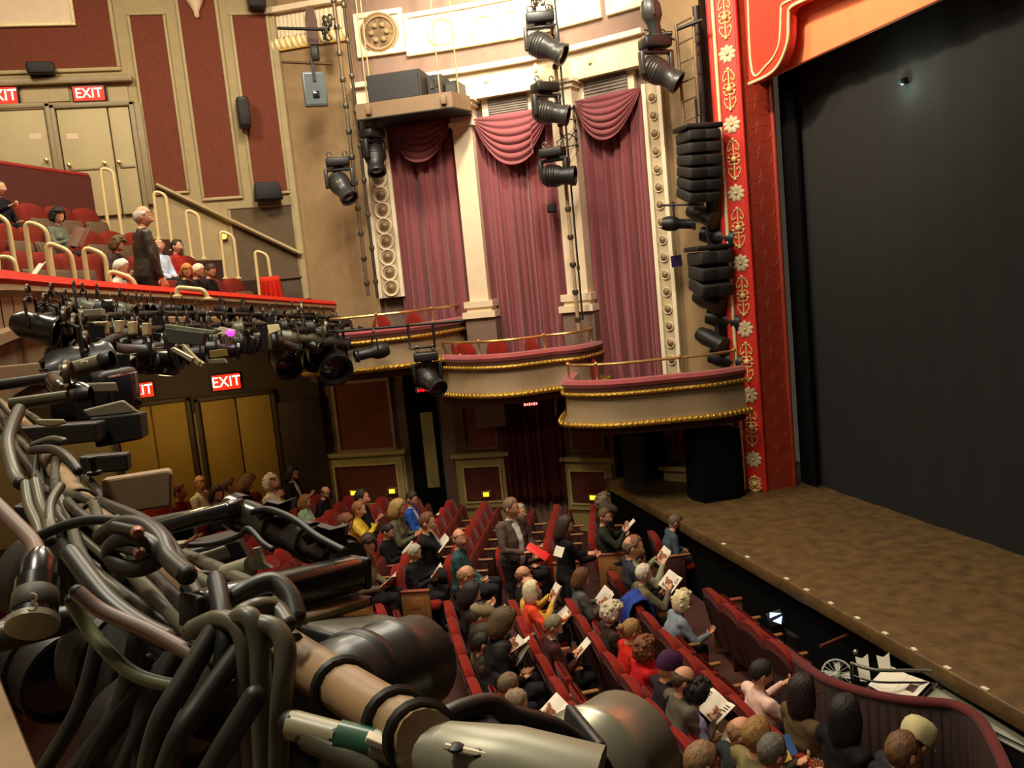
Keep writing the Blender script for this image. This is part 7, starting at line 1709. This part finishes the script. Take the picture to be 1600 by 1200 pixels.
# fan
e, p = pit_thing('fan', 1308, 1054, .75, 'round silver desk fan in the pit', 'fan'); f = frame((CAM - p).normalized() + V((0, 0, .15))); rr = f @ rotx(R(-90)); ms = mat('pale grey fan', (176, 174, 160), .4, .3)
b = MB(); b.lathe([(.135, -.03), (.15, -.03), (.155, 0), (.15, .03), (.135, .03)], (0, 0, 0), rr, 24, cap=False); b.build('fan_ring', ms, e)
b = MB()
for k in range(16): a = k * 6.2832 / 16; b.tube([f @ V((.03 * math.cos(a), .045, .03 * math.sin(a))), f @ V((.14 * math.cos(a + .15), .025, .14 * math.sin(a + .15)))], .003, 4)
b.build('fan_grille', ms, e)
for k in range(4): a = k * 1.5708; b = MB(); q = [f @ V((r * math.cos(a + t), .0 + .02 * t, r * math.sin(a + t))) for r, t in ((.02, 0), (.12, -.25), (.13, .3), (.05, .6))]; b.prism(q, f @ V((0, .004, 0))); b.build('fan_blade', mat('white fan blade', (214, 212, 200), .4), e)
b = MB(); b.lathe([(0, .05), (.03, .045), (.035, .0), (.03, -.06), (0, -.08)], (0, 0, 0), rr, 12, cap=False); b.build('fan_motor', ms, e); b = MB(); b.tube([(0, 0, -.05), (0, 0, -.3)], .015, 8); b.lathe([(.1, -.32), (.1, -.3), (.02, -.28)], n=14); b.build('fan_stand', ms, e)
# music stand with sheets
e, p = pit_thing('music_stand', 1405, 1072, .80, 'music stand holding two open sheets in the pit', 'music stand'); f = rotz(R(12)) @ rotx(R(24)); b = MB(); b.box((0, 0, -.01), (.52, .34, .012), f, bev=.004); b.build('desk', m_fixd, e); b = MB(); b.tube([(0, 0, 0), (0, 0, -1.1)], .014, 8); b.build('stand_pole', m_fixd, e)
e2 = tag(empty('sheet_music', p + V((0, 0, .008))), 'open sheet of music with a dark picture on the pit stand', 'sheet music')
for sx in (-.12, .12): b = MB(); b.box(f @ V((sx, 0, .006 + (.0 if sx < 0 else .004))), (.235, .31, .003), f @ roty(R(6 if sx < 0 else -6))); b.build('page', PAPER, e2)
b = MB(); b.box(f @ V((.13, .02, .012)), (.1, .09, .002), f @ roty(R(-6))); b.build('printed_panel', mat('dark brown print', (84, 50, 44), .6), e2)
# glowing tablet pair
e, p = pit_thing('laptop', 1212, 966, .55, 'small glowing laptop screen in the dark pit', 'laptop'); f = frame((CAM - p).normalized()); b = MB(); b.box((0, 0, 0), (.19, .012, .17), f @ roty(R(20)), bev=.004); b.build('laptop_lid', m_fixd, e); ml = mat('blue white screen', (170, 190, 255), .4, var=0, emit=(150, 180, 255), estr=2.2)
for q in ([(-.075, .06), (.065, .07), (.07, .0)], [(-.08, .03), (.04, -.035), (-.06, -.07)]): b = MB(); b.prism([f @ roty(R(0)) @ V((x, .011, z)) for x, z in q], f @ V((0, .003, 0))); b.build('screen_light', ml, e)
b = MB(); b.box(f @ V((0, -.08, -.1)), (.2, .14, .014), f @ rotx(R(70))); b.build('keyboard', m_fixd, e)
# upright sheets, cup and dim equipment in the pit
for px, py, lb in ((1349, 1042, 'torn white paper sticking up in the pit beside the fan'), (1382, 1040, 'narrow white paper sticking up behind the music stand')):
    e, p = pit_thing('paper_sheet', px, py, .9, lb, 'paper'); f = frame((CAM - p).normalized()) @ roty(R(6)); b = MB(); b.prism([f @ V((x, 0, z)) for x, z in ((-.045, -.14), (.05, -.13), (.06, .10), (.0, .08), (-.06, .12))], f @ V((0, .004, 0))); b.build('sheet', PAPER, e); b = MB(); b.tube([f @ V((0, -.01, -.1)), f @ V((0, -.01, -.6))], .01, 6); b.build('paper_clip_stand', m_fixd, e)
e, p = pit_thing('tilted_desk', 1545, 1122, .80, 'long dark grey desk lid in the pit under the steel rail', 'desk'); b = MB(); b.box((0, 0, 0), (1.3, .34, .03), rotz(R(8)) @ rotx(R(18)), bev=.01); b.build('desk_lid', mat('slate desk', (150, 148, 128), .45, var=.1), e); b = MB(); b.box((0, 0, -.32), (1.2, .3, .6), rotz(R(8)), bev=.02); b.build('desk_body', m_fixd, e)
e, p = pit_thing('grey_case', 1588, 1082, .85, 'grey flat case at the right edge on the pit side', 'case'); b = MB(); b.box((0, 0, 0), (.3, .16, .05), rotz(R(8)), bev=.01); b.build('case_shell', m_greyplate, e); b = MB(); b.box((0, -.085, 0), (.1, .012, .02), rotz(R(8))); b.build('case_handle', m_fixd, e)
e, p = pit_thing('oval_lamp', 1519, 1132, .5, 'small white oval lamp shining in the pit', 'lamp'); b = MB(); b.ball((0, 0, 0), (.055, .03, .02), 10); b.build('lamp_glass', mat('cool bulb', (220, 235, 235), .4, var=0, emit=(200, 225, 235), estr=1.5), e); b = MB(); b.tube([(0, 0, -.02), (0, 0, -.5)], .012, 6); b.build('lamp_stem', m_fixd, e)
e, p = pit_thing('pit_drum', 1262, 985, .35, 'dim round drum in the pit shadow', 'drum'); b = MB(); b.lathe([(.26, -.3), (.27, -.28), (.27, .0), (.28, .01), (.28, .03), (.24, .03), (0, .02)], n=22, cap=False); b.build('drum_shell', m_spk, e); b = MB(); b.lathe([(.27, .0), (.285, .0), (.285, .035), (.27, .035)], n=22, cap=False); b.build('drum_hoop', m_clamp, e)
e, p = pit_thing('pit_tube', 1305, 1000, .8, 'dull red tube lying in the dark pit', 'tube'); a, c = pz(1282, 1010, .8) - p, pz(1330, 990, .8) - p; b = MB(); b.tube([a, c], .02, 8); b.build('tube_wall', mat('dull red tube', (96, 40, 30), .5), e); b = MB(); b.ball(c, .028, 8); b.build('tube_tip', m_fixd, e)
e, p = pit_thing('mic_ball', 1337, 1019, .95, 'small chrome microphone ball in the pit', 'microphone'); b = MB(); b.ball((0, 0, 0), .03, 10); b.build('mic_grille', mat('chrome ball', (170, 170, 165), .2, .8), e); b = MB(); b.tube([(0, 0, -.02), (.02, 0, -.9)], .01, 6); b.build('mic_stand', m_fixd, e)
